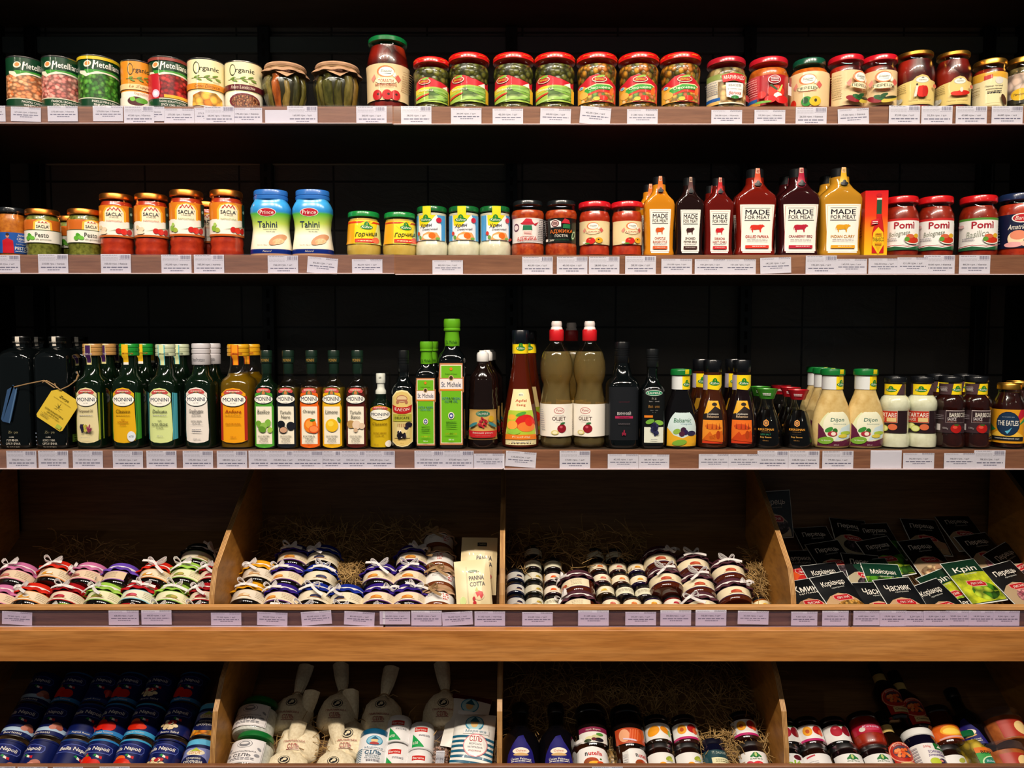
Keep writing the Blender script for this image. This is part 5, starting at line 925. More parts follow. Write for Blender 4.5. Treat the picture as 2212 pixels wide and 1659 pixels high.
place(3,None,1052,757,62,'ridged dark vinegar bottle with a white cap, second in its row',None,back=.08,proto=g); place(3,None,1060,757,60,'ridged dark vinegar bottle with a white cap, third and deepest',None,back=.16,proto=g)
def apf(R,H):
    r=empty('vinegar_bottle',None,'bottle'); p=[(0,0),(.86,0),(.97,.015),(1,.04),(.97,.14),(.88,.28),(.70,.45),(.56,.58),(.46,.68),(.40,.78),(.38,.88)]
    lathe('bottle_body',p,M('#4a1406',.06,0,.7),r,R,H); 
    wrap_label(r,p,R,H,.03,.50,60,[E(.0,.905,.2,.035,'#e8e4c8'),T('BIO',0,.9,.28,.03,'#3a6a78',2),T('Apfel',0,.79,.75,.06,'#c83818',1.5),T('Essig',0,.715,.55,.05,'#d85838',1),P([(-.86,.18),(-.80,.62),(.74,.62),(.84,.18)],'#a8c038'),E(-.55,.5,.25,.05,'#e8a838'),E(.25,.40,.58,.15,'#c8201c'),E(.3,.33,.5,.09,'#e07830'),E(.45,.42,.25,.08,'#d82c1c'),E(.0,.56,.3,.03,'#4a9a30',.3),E(-.5,.36,.3,.08,'#f0a040'),E(-.4,.24,.35,.05,'#90c040'),P([(-.88,.10),(-.86,.19),(.84,.19),(.86,.10)],'#e07820'),T('Fruchtig',0,.145,.9,.04,'#f8e8c8',1)]+lines(-.5,.5,(.05,),.012,LG),base='#e8dca8',outline=[(-.9,0),(.9,0),(.9,.2),(.62,1),(-.62,1),(-.9,.2)],zst=.01)
    wrap_label(r,[(.41,0),(.41,.9)],R,H,.80,.915,62,kuhne(0,.45,1.1,.6),base=YEL,name='neck_label',bx=1.4)
    cap(r,R,H,[(0,.875),(.40,.875),(.42,.88),(.45,.94),(.46,.99),(.42,1),(0,1)],'#0a1018',seg=32); return r
g=place(3,apf,1124,713,82,'tall tapering amber bottle of apple vinegar with an apple label',rot=3); place(3,None,1142,713,76,'tapering amber vinegar bottle hidden behind the apple vinegar',None,back=.085,proto=g)
def ocet(R,H):
    r=empty('vinegar_bottle',None,'bottle'); p=[(0,0),(.80,0),(.93,.02),(.97,.05),(.93,.085),(.96,.11),(.98,.33),(.97,.35),(.88,.40),(.82,.45),(.80,.50),(.86,.53),(.97,.57),(1,.62),(.97,.68),(.84,.745),(.62,.79),(.42,.82),(.36,.86)]
    def mod(th,z): return 1+(.035*math.sin(7*th+z*95) if .36<z<.54 else (.02*math.sin(9*th) if z<.1 else 0))
    lathe('bottle_body',p,M('@glass'),r,R,H,mod=mod,seg=60,sharp=70)
    lathe('vinegar',fill_prof(p,.76,.965),M('@vinegar'),r,R,H,mod=mod,seg=60,sharp=70)
    wrap_label(r,[(.985,0),(.985,1)],R,H,.095,.35,66,[E(0,.80,.28,.10,'#b82838'),E(0,.80,.25,.085,W),T('Руна',0,.80,.36,.1,'#b82838',2,.8),T('натуральний',0,.65,.5,.035,LG),T('ОЦЕТ',0,.55,.72,.13,'#5a3a3c',1.5),T('яблучний',0,.455,.4,.03,LG),E(.14,.25,.24,.13,'#8a1424'),E(.1,.3,.08,.04,'#c85060'),E(.18,.41,.14,.03,'#2c6a38',.3),E(-.22,.13,.2,.07,'#d8c878'),E(-.22,.13,.13,.045,'#f0e8c0')]+lines(-1.05,-.75,[.2+.07*i for i in range(10)],.02,LG,3),base=W,bx=2.6)
    cap(r,R,H,[(0,.845),(.42,.845),(.44,.85),(.44,.925),(.40,.935),(0,.935)],'#c01820',seg=32)
    cap(r,R,H,[(0,.93),(.37,.93),(.34,.95),(.30,.957),(.32,.965),(.32,.985),(.28,1),(0,1)],'#e0d4d0','nozzle',seg=28); return r
g=place(3,ocet,1202,694,72,'clear bottle of pale vinegar with a red collar, left of the pair','clear apple vinegar bottles',rot=10,capw=.4); place(3,None,1273,694,72,'clear bottle of pale vinegar with a red collar, right of the pair','clear apple vinegar bottles',proto=g,rot=-14,capw=.4)
place(3,None,1234,696,70,'clear vinegar bottle in the dark, between and behind the pair','clear apple vinegar bottles',proto=g,back=.11,capw=.4)
def vin(R,H):
    r,p,sq=sqb('@dark_glass',R,H,.58,.42,.78,3.2,'vinegar_bottle',top=.9); cap(r,R,H,screw(.45,.80,1,4),'#0c0d10',seg=28)
    proj_label(r,p,R,H,.08,.58,.86,[T('ОЦЕТ НАТУРАЛЬНИЙ',0,.72,.7,.03,'#5a2030'),T('ВИННИЙ',0,.51,.92,.07,'#d8d4d4',2.5),Q(-.6,.41,.6,.455,'#a82850'),T('ЧЕРВОНИЙ',0,.432,.7,.03,'#2c0818',1.5)]+lines(-.4,.4,(.31,.29),.012,'#4a4448')+bunch(0,.14,.14,.05,9,.05,['#8a2038'],3,.45),base='#16181c',sq=sq); return r
place(3,vin,1343,739,74,'black bottle of red wine vinegar with a black label and pink stripe',square=True,capw=.5)
def kalb(R,H):
    r,p,sq=sqb('@dark_glass',R,H,.56,.44,.72,5,'vinegar_bottle',top=.9); cap(r,R,H,screw(.54,.82,1,3),'#101214',seg=28)
    proj_label(r,p,R,H,.04,.60,.94,[E(0,.93,.75,.05,'#c8dcc8'),E(0,.93,.72,.04,'#1c7a58'),T('KALIMERA',0,.93,1.1,.035,W,1.5),T('ПСХ',0,.83,.4,.035,W,2),T('бальзамічний',0,.78,.9,.025,'#c8c8c8',1),T('Balsamic',0,.69,1.0,.05,'#c8944c',1,.3),T('із виноградного',0,.62,.7,.02,'#c8c8c8',1),T('сусла',0,.58,.3,.02,'#c8c8c8',1),Q(-.85,.49,-.1,.53,'#d87820'),Q(-.85,.04,.85,.32,'#d8dccc'),E(-.35,.42,.4,.04,'#6aa038',.3),E(.45,.40,.4,.045,'#7cb040',-.2)]+bunch(.05,.28,.32,.10,26,.12,['#1c1c38','#2c2c50'],4,.3)+lines(-.3,.3,(.1,),.012,LG),base='#0a0c0c',sq=sq); return r
place(3,kalb,1408,754,52,'slim black bottle of balsamic with a grape bunch label',square=True,capw=.55)
def drs(liq,lid,neck,front,yl=True,sy=.62):
    """pear shaped dressing bottle"""
    def f(R,H):
        r=empty('dressing_bottle',None,'bottle'); p=[(0,0),(.80,0),(.90,.015),(.96,.06),(1,.18),(1,.30),(.93,.44),(.76,.57),(.58,.67),(.50,.73),(.50,.93)]
        s_=lambda z: .62 if z<.5 else min(1,.62+.38*(z-.5)/.22)
        lathe('bottle_body',p,M(liq,.1,0,.6) if liq[0]!='@' else M(liq),r,R,H,sy=s_,seg=48,sharp=60)
        proj_label(r,p,R,H,.03,.50,.84,front[1],base=front[0],sy=s_,outline=[(math.cos(a)*(.98-.14*math.sin(a)),.5+.5*math.sin(a)) for a in [6.2832*i/26 for i in range(26)]],zst=.006)
        wrap_label(r,[(.515,0),(.515,1)],R,H,.745,.915,66,[P([(-.05,0),(-.05,1),(1.5,1),(1.5,0)],YEL)]+kuhne(.42,.42,.85,.5),base='#dce0e0',bx=2.6,name='neck_label')
        cap(r,R,H,lid_prof(.60,.92,1),lid,'lid',seg=32)
        q=[(.52,0),(.52,.915),(.61,.925),(.61,1)]
        wrap_label(r,q,R,H,.80,.998,12,[],base='#e0c818',rot=22,name='seal_strip',zst=.006); return r
    return f
BAL=('#c8dcdc',[P([(-1,.5),(-1,0),(1,0),(1,.3),(.4,.28),(0,.22),(-.6,.3)],'#e0a828'),T('Balsamic',0,.70,1.2,.12,'#3a7a58',1,.5),T('Vinaigrette',.25,.60,.8,.05,'#7aa0b0'),E(-.4,.40,.25,.07,'#8ab048',.4),E(.05,.44,.2,.08,'#3c1c38'),E(.2,.38,.18,.07,'#2c1c48'),E(.62,.35,.3,.07,'#2c2848'),E(-.05,.34,.2,.07,'#4a2038'),E(-.2,.10,.5,.08,'#78a838',.15)])
place(3,drs('#0c0a0c','#0c6a2c',1,BAL),1470,797,76,'dark pear shaped dressing bottle with a green cap and plums on its label',sy=.62,capw=.5)
DIJ=('#d8dcae',[P([(-1,.62),(-1,0),(1,0),(1,.22),(.3,.14),(-.2,.22),(-.65,.4)],'#5a1c38'),E(.05,.55,.82,.42,'#e4e4c8'),P([(-.1,.15),(.9,.22),(.9,.6),(.3,.5)],'#c8dce0'),T('Dijon',.05,.70,.85,.13,'#1c6a60',1,.5),T('Salatdressing',.2,.60,.8,.04,'#8aa8a8'),E(-.45,.45,.25,.06,'#3a8a38',.5),E(-.1,.42,.15,.07,'#2c6a28'),E(.6,.36,.35,.05,'#a8c040'),E(-.25,.34,.28,.07,'#a82838'),E(-.2,.34,.14,.05,'#f0e0d0'),E(.4,.28,.3,.05,'#d8c848'),E(-.6,.16,.42,.10,'#78a838',.1),T('für Blattsalat',-.6,.16,.5,.03,W),T('250 ml',0,.04,.3,.03,W)])
g=place(3,drs('@dijon','#0c6a2c',1,DIJ),1797,797,88,'pear shaped mustard dressing bottle, front one of the left row','pear shaped mustard dressing bottles',sy=.62,capw=.5)
place(3,None,1868,797,88,'pear shaped mustard dressing bottle standing alone on the right','pear shaped mustard dressing bottles',sy=.62,proto=g,capw=.5)
place(3,None,1779,796,88,'pear shaped mustard dressing bottle, second in the left row','pear shaped mustard dressing bottles',sy=.62,proto=g,back=.072,capw=.5); place(3,None,1764,796,88,'pear shaped mustard dressing bottle, third and deepest in the left row','pear shaped mustard dressing bottles',sy=.62,proto=g,back=.144,capw=.5)
def cond(liq,pc,band):
    def f(R,H):
        r=empty('vinegar_bottle',None,'bottle'); p=[(0,0),(.86,0),(.96,.015),(1,.05),(1,.22),(.93,.38),(.76,.52),(.60,.62),(.54,.70),(.52,.94)]
        lathe('bottle_body',p,M(liq,.06,0,.7),r,R,H)
        wrap_label(r,p,R,H,.05,.54,46,[P([(-.75,.70),(-.5,1),(.55,1),(.7,.80),(.2,.88),(-.4,.72)],'#d8a020'),E(.15,.92,.25,.04,'#1c1410'),T('Condimento',0,.70,.95,.035,W,1.5),T('Balsamico',0,.64,.95,.05,'#e8c8a0',1.5,.4),Q(-.8,.02,.8,.56,pc),Q(-.8,.02,.8,.08,'#c83818'),E(-.1,.42,.5,.05,band),E(.1,.38,.6,.04,band)]+[P([(x,.36),(x+.05,.50),(x+.1,.36)],'#8a3010') for x in (-.45,-.1,.2,.45)]+[P([(-.8,.1),(-.2,.3),(.2,.12),(.7,.32),(.8,.2),(.8,.05)],band),E(.4,.22,.16,.1,'#a83c10')],base='#1c1210',outline=[(-.85,0),(.85,0),(.85,.55),(.7,1),(-.6,1),(-.85,.6)],zst=.008)
        wrap_label(r,[(.56,0),(.56,1)],R,H,.66,.83,62,[Q(-1.4,0,-.55,1,'#b0a8b8')]+kuhne(.2,.5,1.1,.5),base=YEL,bx=1.4,outline=[(-1.4,.1),(.6,0),(1.3,.3),(1.3,1),(-1.4,1)],name='neck_label',zst=.006)
        cap(r,R,H,[(0,.86),(.53,.86),(.55,.865),(.57,.93),(.57,.985),(.53,1),(0,1)],'#0a0c10',seg=32); return r
    return f
g=place(3,cond('#3a1808','#e08a28','#c86018'),1538,777,70,'round amber balsamic bottle with an orange landscape label, left of two',rot=4); place(3,None,1514,777,66,'amber balsamic bottle in the dark behind the left landscape label',None,back=.075,proto=g)
g=place(3,cond('#14080a','#e06c20','#c04014'),1601,777,70,'round dark balsamic bottle with an orange-red landscape label, right of two',rot=4); place(3,None,1584,777,66,'dark balsamic bottle behind the right landscape label',None,back=.075,proto=g)
def kik(c,l2):
    def f(R,H):
        r=empty('soy_sauce_bottle',None,'bottle'); p=[(0,0),(.90,0),(.98,.015),(1,.05),(.98,.14),(.84,.36),(.64,.55),(.46,.68),(.38,.75),(.36,.84)]
        lathe('glass_body',p,M('@glass'),r,R,H); lathe('soy_sauce',fill_prof(p,.64,.96),M('#070404',.1,0,.5),r,R,H)
        hexa=[(.28*math.cos(a),.80+.135*math.sin(a)) for a in [math.pi/6+i*math.pi/3 for i in range(6)]]; hi=[(x*.72,.80+(y-.80)*.72) for x,y in hexa]
        wrap_label(r,p,R,H,.07,.52,46,[P(hexa,'#d88a28'),P(hi,'#140c08'),E(0,.80,.12,.055,'#d88a28'),E(0,.80,.06,.02,'#140c08'),T('KIKKOMAN',0,.56,1.35,.085,'#d89430',3.5),T('NATURALLY BREWED',0,.47,.7,.025,'#b08040'),T(l2[0],0,.38,.8,.06,l2[1],1),T('Soy Sauce',0,.27 if l2[0].strip() else .38,.85,.075,'#e0a850',2.5),T('150 ml e',0,.15,.4,.04,'#b08040')],base=None,name='gold_print',zst=.008)
        lathe('pourer_cap',[(0,.83),(.42,.83),(.44,.84),(.50,.90),(.64,.985),(.66,1),(.60,1),(.5,.95),(0,.93)],M(c,.3,0,.4),r,R,H)
        o=wrap_label(r,[(.47,.84),(.64,.985),(.65,1)],R,H,.87,.95,30,lines(-.8,.8,(.3,.6),.2,'#e8e0e0'),base=None,name='cap_print'); return r
    return f
GK='soy sauce bottles with flared caps'
g=place(3,kik('#3a8a28',('LESS SALT','#2c8a60')),1656,838,72,'soy sauce bottle with a green flared cap, in front',GK,rot=-2); place(3,None,1641,834,70,'soy sauce bottle with a green flared cap, behind the green one',GK,back=.08,proto=g)
g=place(3,kik('#a81420',(' . ','#140c08')),1723,840,72,'soy sauce bottle with a red flared cap, in front',GK,rot=-2); place(3,None,1706,836,70,'soy sauce bottle with a red flared cap, second in its row',GK,back=.08,proto=g); place(3,None,1686,833,70,'soy sauce bottle with a red flared cap, third and deepest',GK,back=.16,proto=g)
SJ=[(0,0),(.88,0),(.97,.02),(1,.07),(1,.16),(.93,.21),(.92,.22),(.92,.52),(.98,.55),(1,.60),(.97,.66),(.84,.71),(.68,.74),(.66,.75),(.66,.92)]
def tart(items,base,fillm,neck):
    def f(R,H):
        r=empty('sauce_jar',None,'jar'); lathe('glass_body',SJ,M('@glass'),r,R,H); lathe('contents',fill_prof(SJ,.88,.96),M(fillm),r,R,H)
        wrap_label(r,SJ,R,H,.215,.53,66,items,base=base,bx=1.2)
        wrap_label(r,[(.675,0),(.675,1)],R,H,.745,.895,66,[P([(-.7,0),(-.7,1),(.9,1),(.45,0)],YEL) if neck==0 else P([(.1,0),(.25,1),(1.4,1),(1.4,0)],YEL)]+kuhne(0 if neck==0 else .62,.5,.95,.55)+([] if neck==0 else lines(-.8,-.2,(.3,.42,.54,.66),.05,'#c8c0c0')),base='#4a3438',bx=1.4,name='neck_label')
        cap(r,R,H,lid_prof(.74,.91,1),'#0c0e12','lid',seg=32); return r
    return f
tr=lambda dx:[Q(-1.2,0,1.2,.5,'#241418'),Q(dx-.75,.45,dx+.62,1,'#c8c0b0'),Q(dx-.73,.46,dx+.60,.98,'#b8301c'),T('TARTARE',dx-.03,.80,1.2,.19,W,2.5),T('SAUCE',dx-.38,.60,.5,.13,'#e8d8c8',2.5),Q(dx+.0,.5,dx+.55,.68,'#d8bc80'),E(dx-.4,.30,.25,.13,'#c8d068'),E(dx-.4,.30,.2,.1,'#dce098'),E(dx-.15,.2,.26,.14,'#b8c458'),E(dx-.15,.2,.21,.11,'#d8dc90'),E(dx+.35,.27,.26,.14,'#d06840')]
bq=[Q(-.2,.45,1.05,1,'#c8b8b8'),Q(-.18,.46,1.03,.98,'#2c1c20'),T('BARBECUE',.55,.80,1.1,.19,W,2.5),T('SAUCE',.15,.62,.5,.13,'#e8e0e0',2.5),T('BARBECUE',.15,.5,.5,.05,'#c88a80',1),E(.42,.2,.34,.2,'#a81814'),E(.34,.26,.14,.07,'#d84838'),E(.42,.36,.15,.04,'#3a5a20'),Q(-.75,.1,-.5,.38,'#d0c8c8'),T('500g',-.2,.2,.3,.1,'#d0c8c8',1)]+lines(-.8,-.3,(.6,.68,.76),.03,'#8a8088')
g=place(3,tart(tr(-.1),'#241418','@tartare',0),1932,812,68,'white tartare sauce jar, left of the two','jars of white tartare sauce',rot=-22); place(3,None,1990,811,68,'white tartare sauce jar, right of the two','jars of white tartare sauce',rot=-4,proto=g)
GB='dark barbecue sauce jars'
g=place(3,tart(bq,'#342428','@bbq',1),2051,811,68,'dark barbecue sauce jar beside the white jars, in front',GB); place(3,None,2107,811,68,'dark barbecue sauce jar beside the orange labelled jar, in front',GB,proto=g)
place(3,None,2024,809,62,'dark barbecue sauce jar behind, right of the white jars',GB,back=.085,proto=g,rot=-14); place(3,None,2081,809,62,'dark barbecue sauce jar behind, between the front two',GB,back=.085,proto=g,rot=-14)
def eat(R,H):
    return jar('sauce_jar','jar',R,H,'@bbq','@gold',[dict(z0=.08,z1=.60,half=66,base='#d8961c',bx=1.2,items=[P([(.4,.6),(1,.8),(1.2,1),(.7,1)],'#b81c30'),P([(.5,.5),(1.2,.7),(1.2,.85)],'#2c8a48'),P([(-1.2,.6),(-.6,.4),(-1.2,.3)],'#2c8a48'),P([(-1,.2),(0,.5),(1,.2)],'#e8b840'),E(.05,.58,.62,.36,'#10243c'),E(.05,.58,.58,.335,'#18304c'),T('THE EATLES',.05,.60,1.05,.15,'#f0ece0',2),T('всі потрібні ціни',.05,.78,.6,.04,'#a8b8c8'),P([(-.1,.36),(.05,.38),(.25,.48),(.12,.34),(.02,.28)],'#58b0d0'),Q(-.85,.08,.9,.2,'#14181c'),T('томатно-імбирний соус',0,.14,1.3,.05,W,1.5)])],[(0,0),(.90,0),(.98,.02),(1,.06),(1,.62),(.93,.70),(.80,.78),(.68,.84),(.66,.9)],(.74,.90,1),.86)
g=place(3,eat,2178,826,70,'dark sauce jar with an orange label and round navy emblem',None,rot=-3); place(3,None,2196,822,66,'gold lidded sauce jar in the back at the right end',None,back=.09,proto=g); place(3,None,2240,826,70,'dark sauce jar cut off by the right edge of the picture',None,proto=g)
# ================================================================ upper bin
TILT=R_(56)
def lay(A,r,px,py,label,group,R,L,rz=0,proto=None,yaw=0):
    """rest an upright-built item on the sloping board, bottom towards the viewer; px,py = middle of the item in the photo"""
    y0,z0=plane(A,R); c=on_plane(px,py,y0,z0,TH); ax=Vector((0,math.cos(TH),math.sin(TH))); n=Vector((0,-math.sin(TH),math.cos(TH)))
    r.location=c-n*R-ax*L*(.41 if A is A4 else .5); r.rotation_euler=(Matrix.Rotation(R_(yaw),4,'Y')@Matrix.Rotation(-TILT,4,'X')@Matrix.Rotation(R_(rz),4,'Z')).to_euler()
    r['label']=label
    if group: r['group']=group
    elif 'group' in r: del r['group']
    return r
def jamjar(R,L,cloth,rim,body,pic,bcol='#0c0807',rib='#dcd6d4',seed=1,z=(.17,.58),cl='cloth_cap'):
    r=empty('jam_jar',None,'jar'); p=[(0,0),(.82,0),(.93,.02),(1,.10),(1,.62),(.94,.70),(.88,.72)]
    lathe('jar_body',p,M(bcol,.08,0,.7) if bcol[0]!='@' else M(bcol),r,R,L)
    wrap_label(r,p,R,L,z[0],z[1],62,[Q(-1.6,0,1.6,.09,rim),Q(-1.6,.93,1.6,1,rim)]+pic,base=body,bx=1.55)
    if cloth: cloth_top(r,R*.985,L*.60,L*.40,M(cloth,.75,0,0,.2) if cloth[0]!='@' else M(cloth),seed,nm=cl); bow(r,R*1.03,L*.74,(seed*37%50-25)/40,1.0,rib,seed)
    return r
def fruit(c1,c2,dx=0): return [E(dx,.40,.3,.2,c1),E(dx+.1,.46,.16,.12,c2),P([(dx-.45,.18),(dx-.3,.28),(dx,.32),(dx+.3,.28),(dx+.45,.18),(dx+.3,.22),(dx,.26),(dx-.3,.22)],'#a87848'),E(dx,.14,.36,.06,'#f0e4d0')]+lines(dx+.55,1.1,(.3,.45,.6,.75),.03,'#b8a88c',3)
CL={'pink':('#c06a98','#d888a0','#dcc4a8',('#a85a58','#c87870')),'red':('#c8200c','#d88848','#e0d0b4',('#d89830','#e0e0d8')),'dred':('#a00814','#a81420','#e0d0b8',('#901428','#b83040')),'green':('#94c048','#8ab850','#e0dcb8',('#7a8a38','#b0a050')),'violet':('#6040a8','#8858a8','#d8c0a0',('#c8a070','#d8b080')),'rblue':('#b00c18','#88c0d0','#dcdcc8',('#a83040','#c85868')),'yellow':('#d89810','#d8ccb8','#d8cdbc',('#c8a070','#e0c8a8')),
 'purple':('#2c1478','#5a2c78','#e0d0b4',('#c87828','#d89840')),'blue':('#0c2488','#e0d4bc','#e0d4b8',('#2c2c4a','#4a4a68')),'dark':('#181c14','#6a8a40','#dcd4bc',('#a09060','#b8a878')),'maroon':('@maroon_cloth','#34183c','#e4d6b4',('#a83828','#c05838'))}
PJ4={}
def J(kind,px,py,label,group='ribboned jam jars with cloth caps',rz=0,R=.0385,L=.059,seed=None):
    c=CL[kind]; s=seed or (int(px)%7+1)
    k=(kind,s)
    if k in PJ4: r=copy_tree(PJ4[k])
    else: r=PJ4[k]=jamjar(R,L,c[0],c[1],c[2],fruit(*c[3],dx=-.05),'#0c0706' if kind!='maroon' else '#4a1a0c',seed=s)
    return lay(A4,r,px,py,label,group,R,L,rz)
for k,px,py,lb,rz in (
 ('pink',-12,1288,'pink cloth capped jar cut off at the left edge, front row',0),('red',55,1284,'orange-red cloth capped jar, front row, leftmost whole jar',0),('dred',131,1284,'dark red cloth capped jar, front row, beside the orange-red one',0),('green',212,1283,'green cloth capped jar, front row, middle of the left bin',0),('rblue',287,1281,'dark red cloth capped jar with a light blue edged label',0),('green',362,1284,'green cloth capped jar, front row, right half of the left bin',18),('dred',436,1284,'dark red cloth capped jar, front row, half behind the plywood divider',0),
 ('pink',22,1238,'pink cloth capped jar, second row, at the left',-14),('red',106,1234,'orange-red cloth capped jar with an upright bow, second row left',0),('pink',177,1238,'pink cloth capped jar, second row, between orange-red and violet',-20),('violet',247,1240,'violet cloth capped jar in the second row',-60),('red',326,1236,'orange-red cloth capped jar with a long bow, second row right',-8),('green',393,1236,'green cloth capped jar, second row, under the dark capped one',-6),('dred',457,1238,'dark red cloth capped jar, second row, behind the divider edge',0),
 ('dark',417,1196,'dark green cloth capped jar in shadow, third row of the left bin',40),
 ('green',118,1330,'green cloth capped jar showing only its cap above the lip, left',0),('dred',262,1329,'dark red cloth capped jar showing only its cap above the lip',0),('green',341,1330,'green cloth capped jar showing only its cap above the lip, right',0),('dred',418,1330,'dark red cloth capped jar showing only its cap, beside the divider',0)):
    J(k,px,py,lb,rz=rz)
for k,px,py,lb,rz in (
 ('yellow',530,1281,'yellow cloth capped jar, front row, right of the divider',0),('purple',600,1285,'purple cloth capped jar, front row, left one',-20),('blue',674,1283,'blue cloth capped jar, front row, left one',16),('blue',744,1287,'blue cloth capped jar, front row, below the straw nest',-14),('purple',815,1285,'purple cloth capped jar, front row, middle one',0),('purple',882,1285,'purple cloth capped jar, front row, right one beside the kraft capped jars',0),
 ('yellow',552,1234,'yellow cloth capped jar in the second row',0),('purple',614,1240,'purple cloth capped jar, second row, left one',-18),('blue',684,1241,'blue cloth capped jar in the second row',20),('purple',816,1239,'purple cloth capped jar, second row, middle one',-14),('purple',883,1239,'purple cloth capped jar, second row, right one',0),
 ('purple',628,1198,'purple cloth capped jar, third row, left one in half shadow',0),('blue',692,1199,'blue cloth capped jar, third row, in half shadow',0),('purple',889,1199,'purple cloth capped jar, third row, with a bow in shadow',0),
 ('yellow',588,1330,'yellow cloth capped jar showing only its cap above the lip',0),('blue',652,1331,'blue cloth capped jar showing only its cap above the lip, left',0),('blue',740,1331,'blue cloth capped jar showing only its cap above the lip, right',0),('purple',818,1330,'purple cloth capped jar showing only its cap above the lip, left',0),('purple',884,1330,'purple cloth capped jar showing only its cap above the lip, right',0)):
    J(k,px,py,lb,rz=rz)
def kraftjar(R,L):
    r=jamjar(R,L,'@kraft','#e4e0dc','#e4e0dc',[T('КАРАМЕЛЬНИЙ',-.15,.78,.8,.12,'#484448',.5),T('соус',-.4,.6,.3,.1,'#484448',.5)]+[P([(.42+i*.09-.03*j,.25+j*.22),(.48+i*.09-.03*j,.25+j*.22),(.46+i*.09-.03*j,.36+j*.22),(.40+i*.09-.03*j,.36+j*.22)],'#c83028') for i in range(4) for j in range(3) if (i+j)%4!=3],'#6a3418',rib='#9a7a52',seed=3,z=(.14,.62)); return r
k0=lay(A4,kraftjar(.035,.056),945,1286,'kraft paper capped caramel jar in front, beside the pouch','kraft paper capped caramel jars',.035,.056,-4)
lay(A4,copy_tree(k0),948,1243,'kraft paper capped caramel jar in the middle, label facing forward','kraft paper capped caramel jars',.035,.056,10)
lay(A4,copy_tree(k0),948,1201,'kraft paper capped caramel jar at the back, in half shadow','kraft paper capped caramel jars',.035,.056,-30)
lay(A4,copy_tree(k0),945,1160,'kraft paper capped caramel jar deepest in the shadow','kraft paper capped caramel jars',.035,.056,0)
# small jars
def mini(R,L,lab,pic,bcol,metal):
    r=empty('mini_jam_jar',None,'jar'); p=[(0,0),(.84,0),(.95,.03),(1,.10),(1,.72),(.95,.80)]
    lathe('jar_body',p,M(bcol,.1,0,.6),r,R,L,seg=28); wrap_label(r,p,R,L,.13,.66,62,pic,base=lab,bx=1.5)
    lathe('lid',[(0,.80),(.97,.80),(1.0,.82),(1,.86),(1,.97),(.96,1),(0,1)],M('#0c0c0e',.25,0,.5),r,R,L,seg=28)
    lathe('lid_rim',[(.96,.785),(1.03,.79),(1.03,.815),(.96,.82)],M('#b0aca4',.25,1),r,R,L,seg=28); return r
MK={}
def mj(px,py,k,lb,R=.0205,L=.0315,rz=0):
    spec={'b':('#d0cdc8',fruit('#2c2c4a','#1c1c38',.4),'#0c1430'),'g':('#d0ccb8',fruit('#b8a040','#8a8040',.5),'#1c1c14'),'p':('#e0d4c4',fruit('#d84818','#e06828',.0),'#241018'),'w':('#e0dcc4',lines(-.8,.8,(.35,.5,.65),.05,'#a8a088'),'#1c1418'),'o':('#e8dcc0',fruit('#d87038','#e09050',.1),'#34180c'),'q':('#e8dcc0',fruit('#c86050','#d88070',.1),'#2c1418'),'u':('#e8dcc0',fruit('#d89028','#e0a840',.0),'#1c1030'),'y':('#e4dcc0',fruit('#d8c060','#c8a840',-.2),'#2c1c0c'),'r':('#e8dccc',fruit('#a81830','#c83048',.2),'#6a1014'),'h':('#e8dcb4',fruit('#e0b040','#e8c870',.2),'#8a4810')}[k]
    r=copy_tree(MK[k]) if k in MK else MK.setdefault(k,mini(R,L,spec[0],spec[1],spec[2],1))
    return lay(A4,r,px,py,lb,'small jam jars with black lids',R,L,rz)
ord_=['front','second','third','fourth','fifth']
def col(items,desc):
    for i,(px,py,k) in enumerate(items): mj(px,py,k,'small jar, %s, %s from the front'%(desc,ord_[i]))
col([(1115,1297,'b'),(1114,1268,'b'),(1114,1241,'b')],'column against the middle divider')
col([(1155,1297,'g'),(1154,1269,'g'),(1153,1242,'g'),(1151,1216,'w'),(1152,1190,'w')],'second column from the middle divider')
col([(1196,1299,'w'),(1196,1271,'p'),(1196,1244,'p'),(1195,1217,'w')],'third column from the middle divider')
col([(1322,1301,'q'),(1309,1272,'y'),(1301,1246,'q'),(1294,1221,'o'),(1287,1196,'w')],'column right of the large maroon capped pair')
col([(1368,1301,'o'),(1352,1274,'w'),(1342,1248,'o'),(1336,1222,'q'),(1329,1197,'w')],'second column right of the maroon capped pair')
col([(1413,1301,'u'),(1394,1276,'w'),(1383,1249,'u'),(1377,1223,'u')],'third column right of the maroon capped pair')
mj(1457,1300,'r','small black lidded jar with red jam, front row below the large brown jars'); mj(1650,1303,'h','small jar of golden honey at the right end, below the straw heap')
for px,py,lb,rz in ((1251,1255,'large maroon capped jar between the small jars, rear of two',-60),(1254,1300,'large maroon capped jar between the small jars, front of two',-60),(1443,1245,'large maroon capped jar, left column, front one',-4),(1431,1202,'large maroon capped jar, left column, rear one in shadow',-4),(1521,1303,'large maroon capped jar, middle column, front one',-14),(1513,1257,'large maroon capped jar, middle column, second one',0),(1503,1213,'large maroon capped jar, middle column, rear one',0),(1592,1273,'large maroon capped jar, right column, front one',0),(1580,1227,'large maroon capped jar, right column, rear one',0)):
    J('maroon',px,py,lb,'large jam jars with maroon cloth caps',rz,.0375,.059)
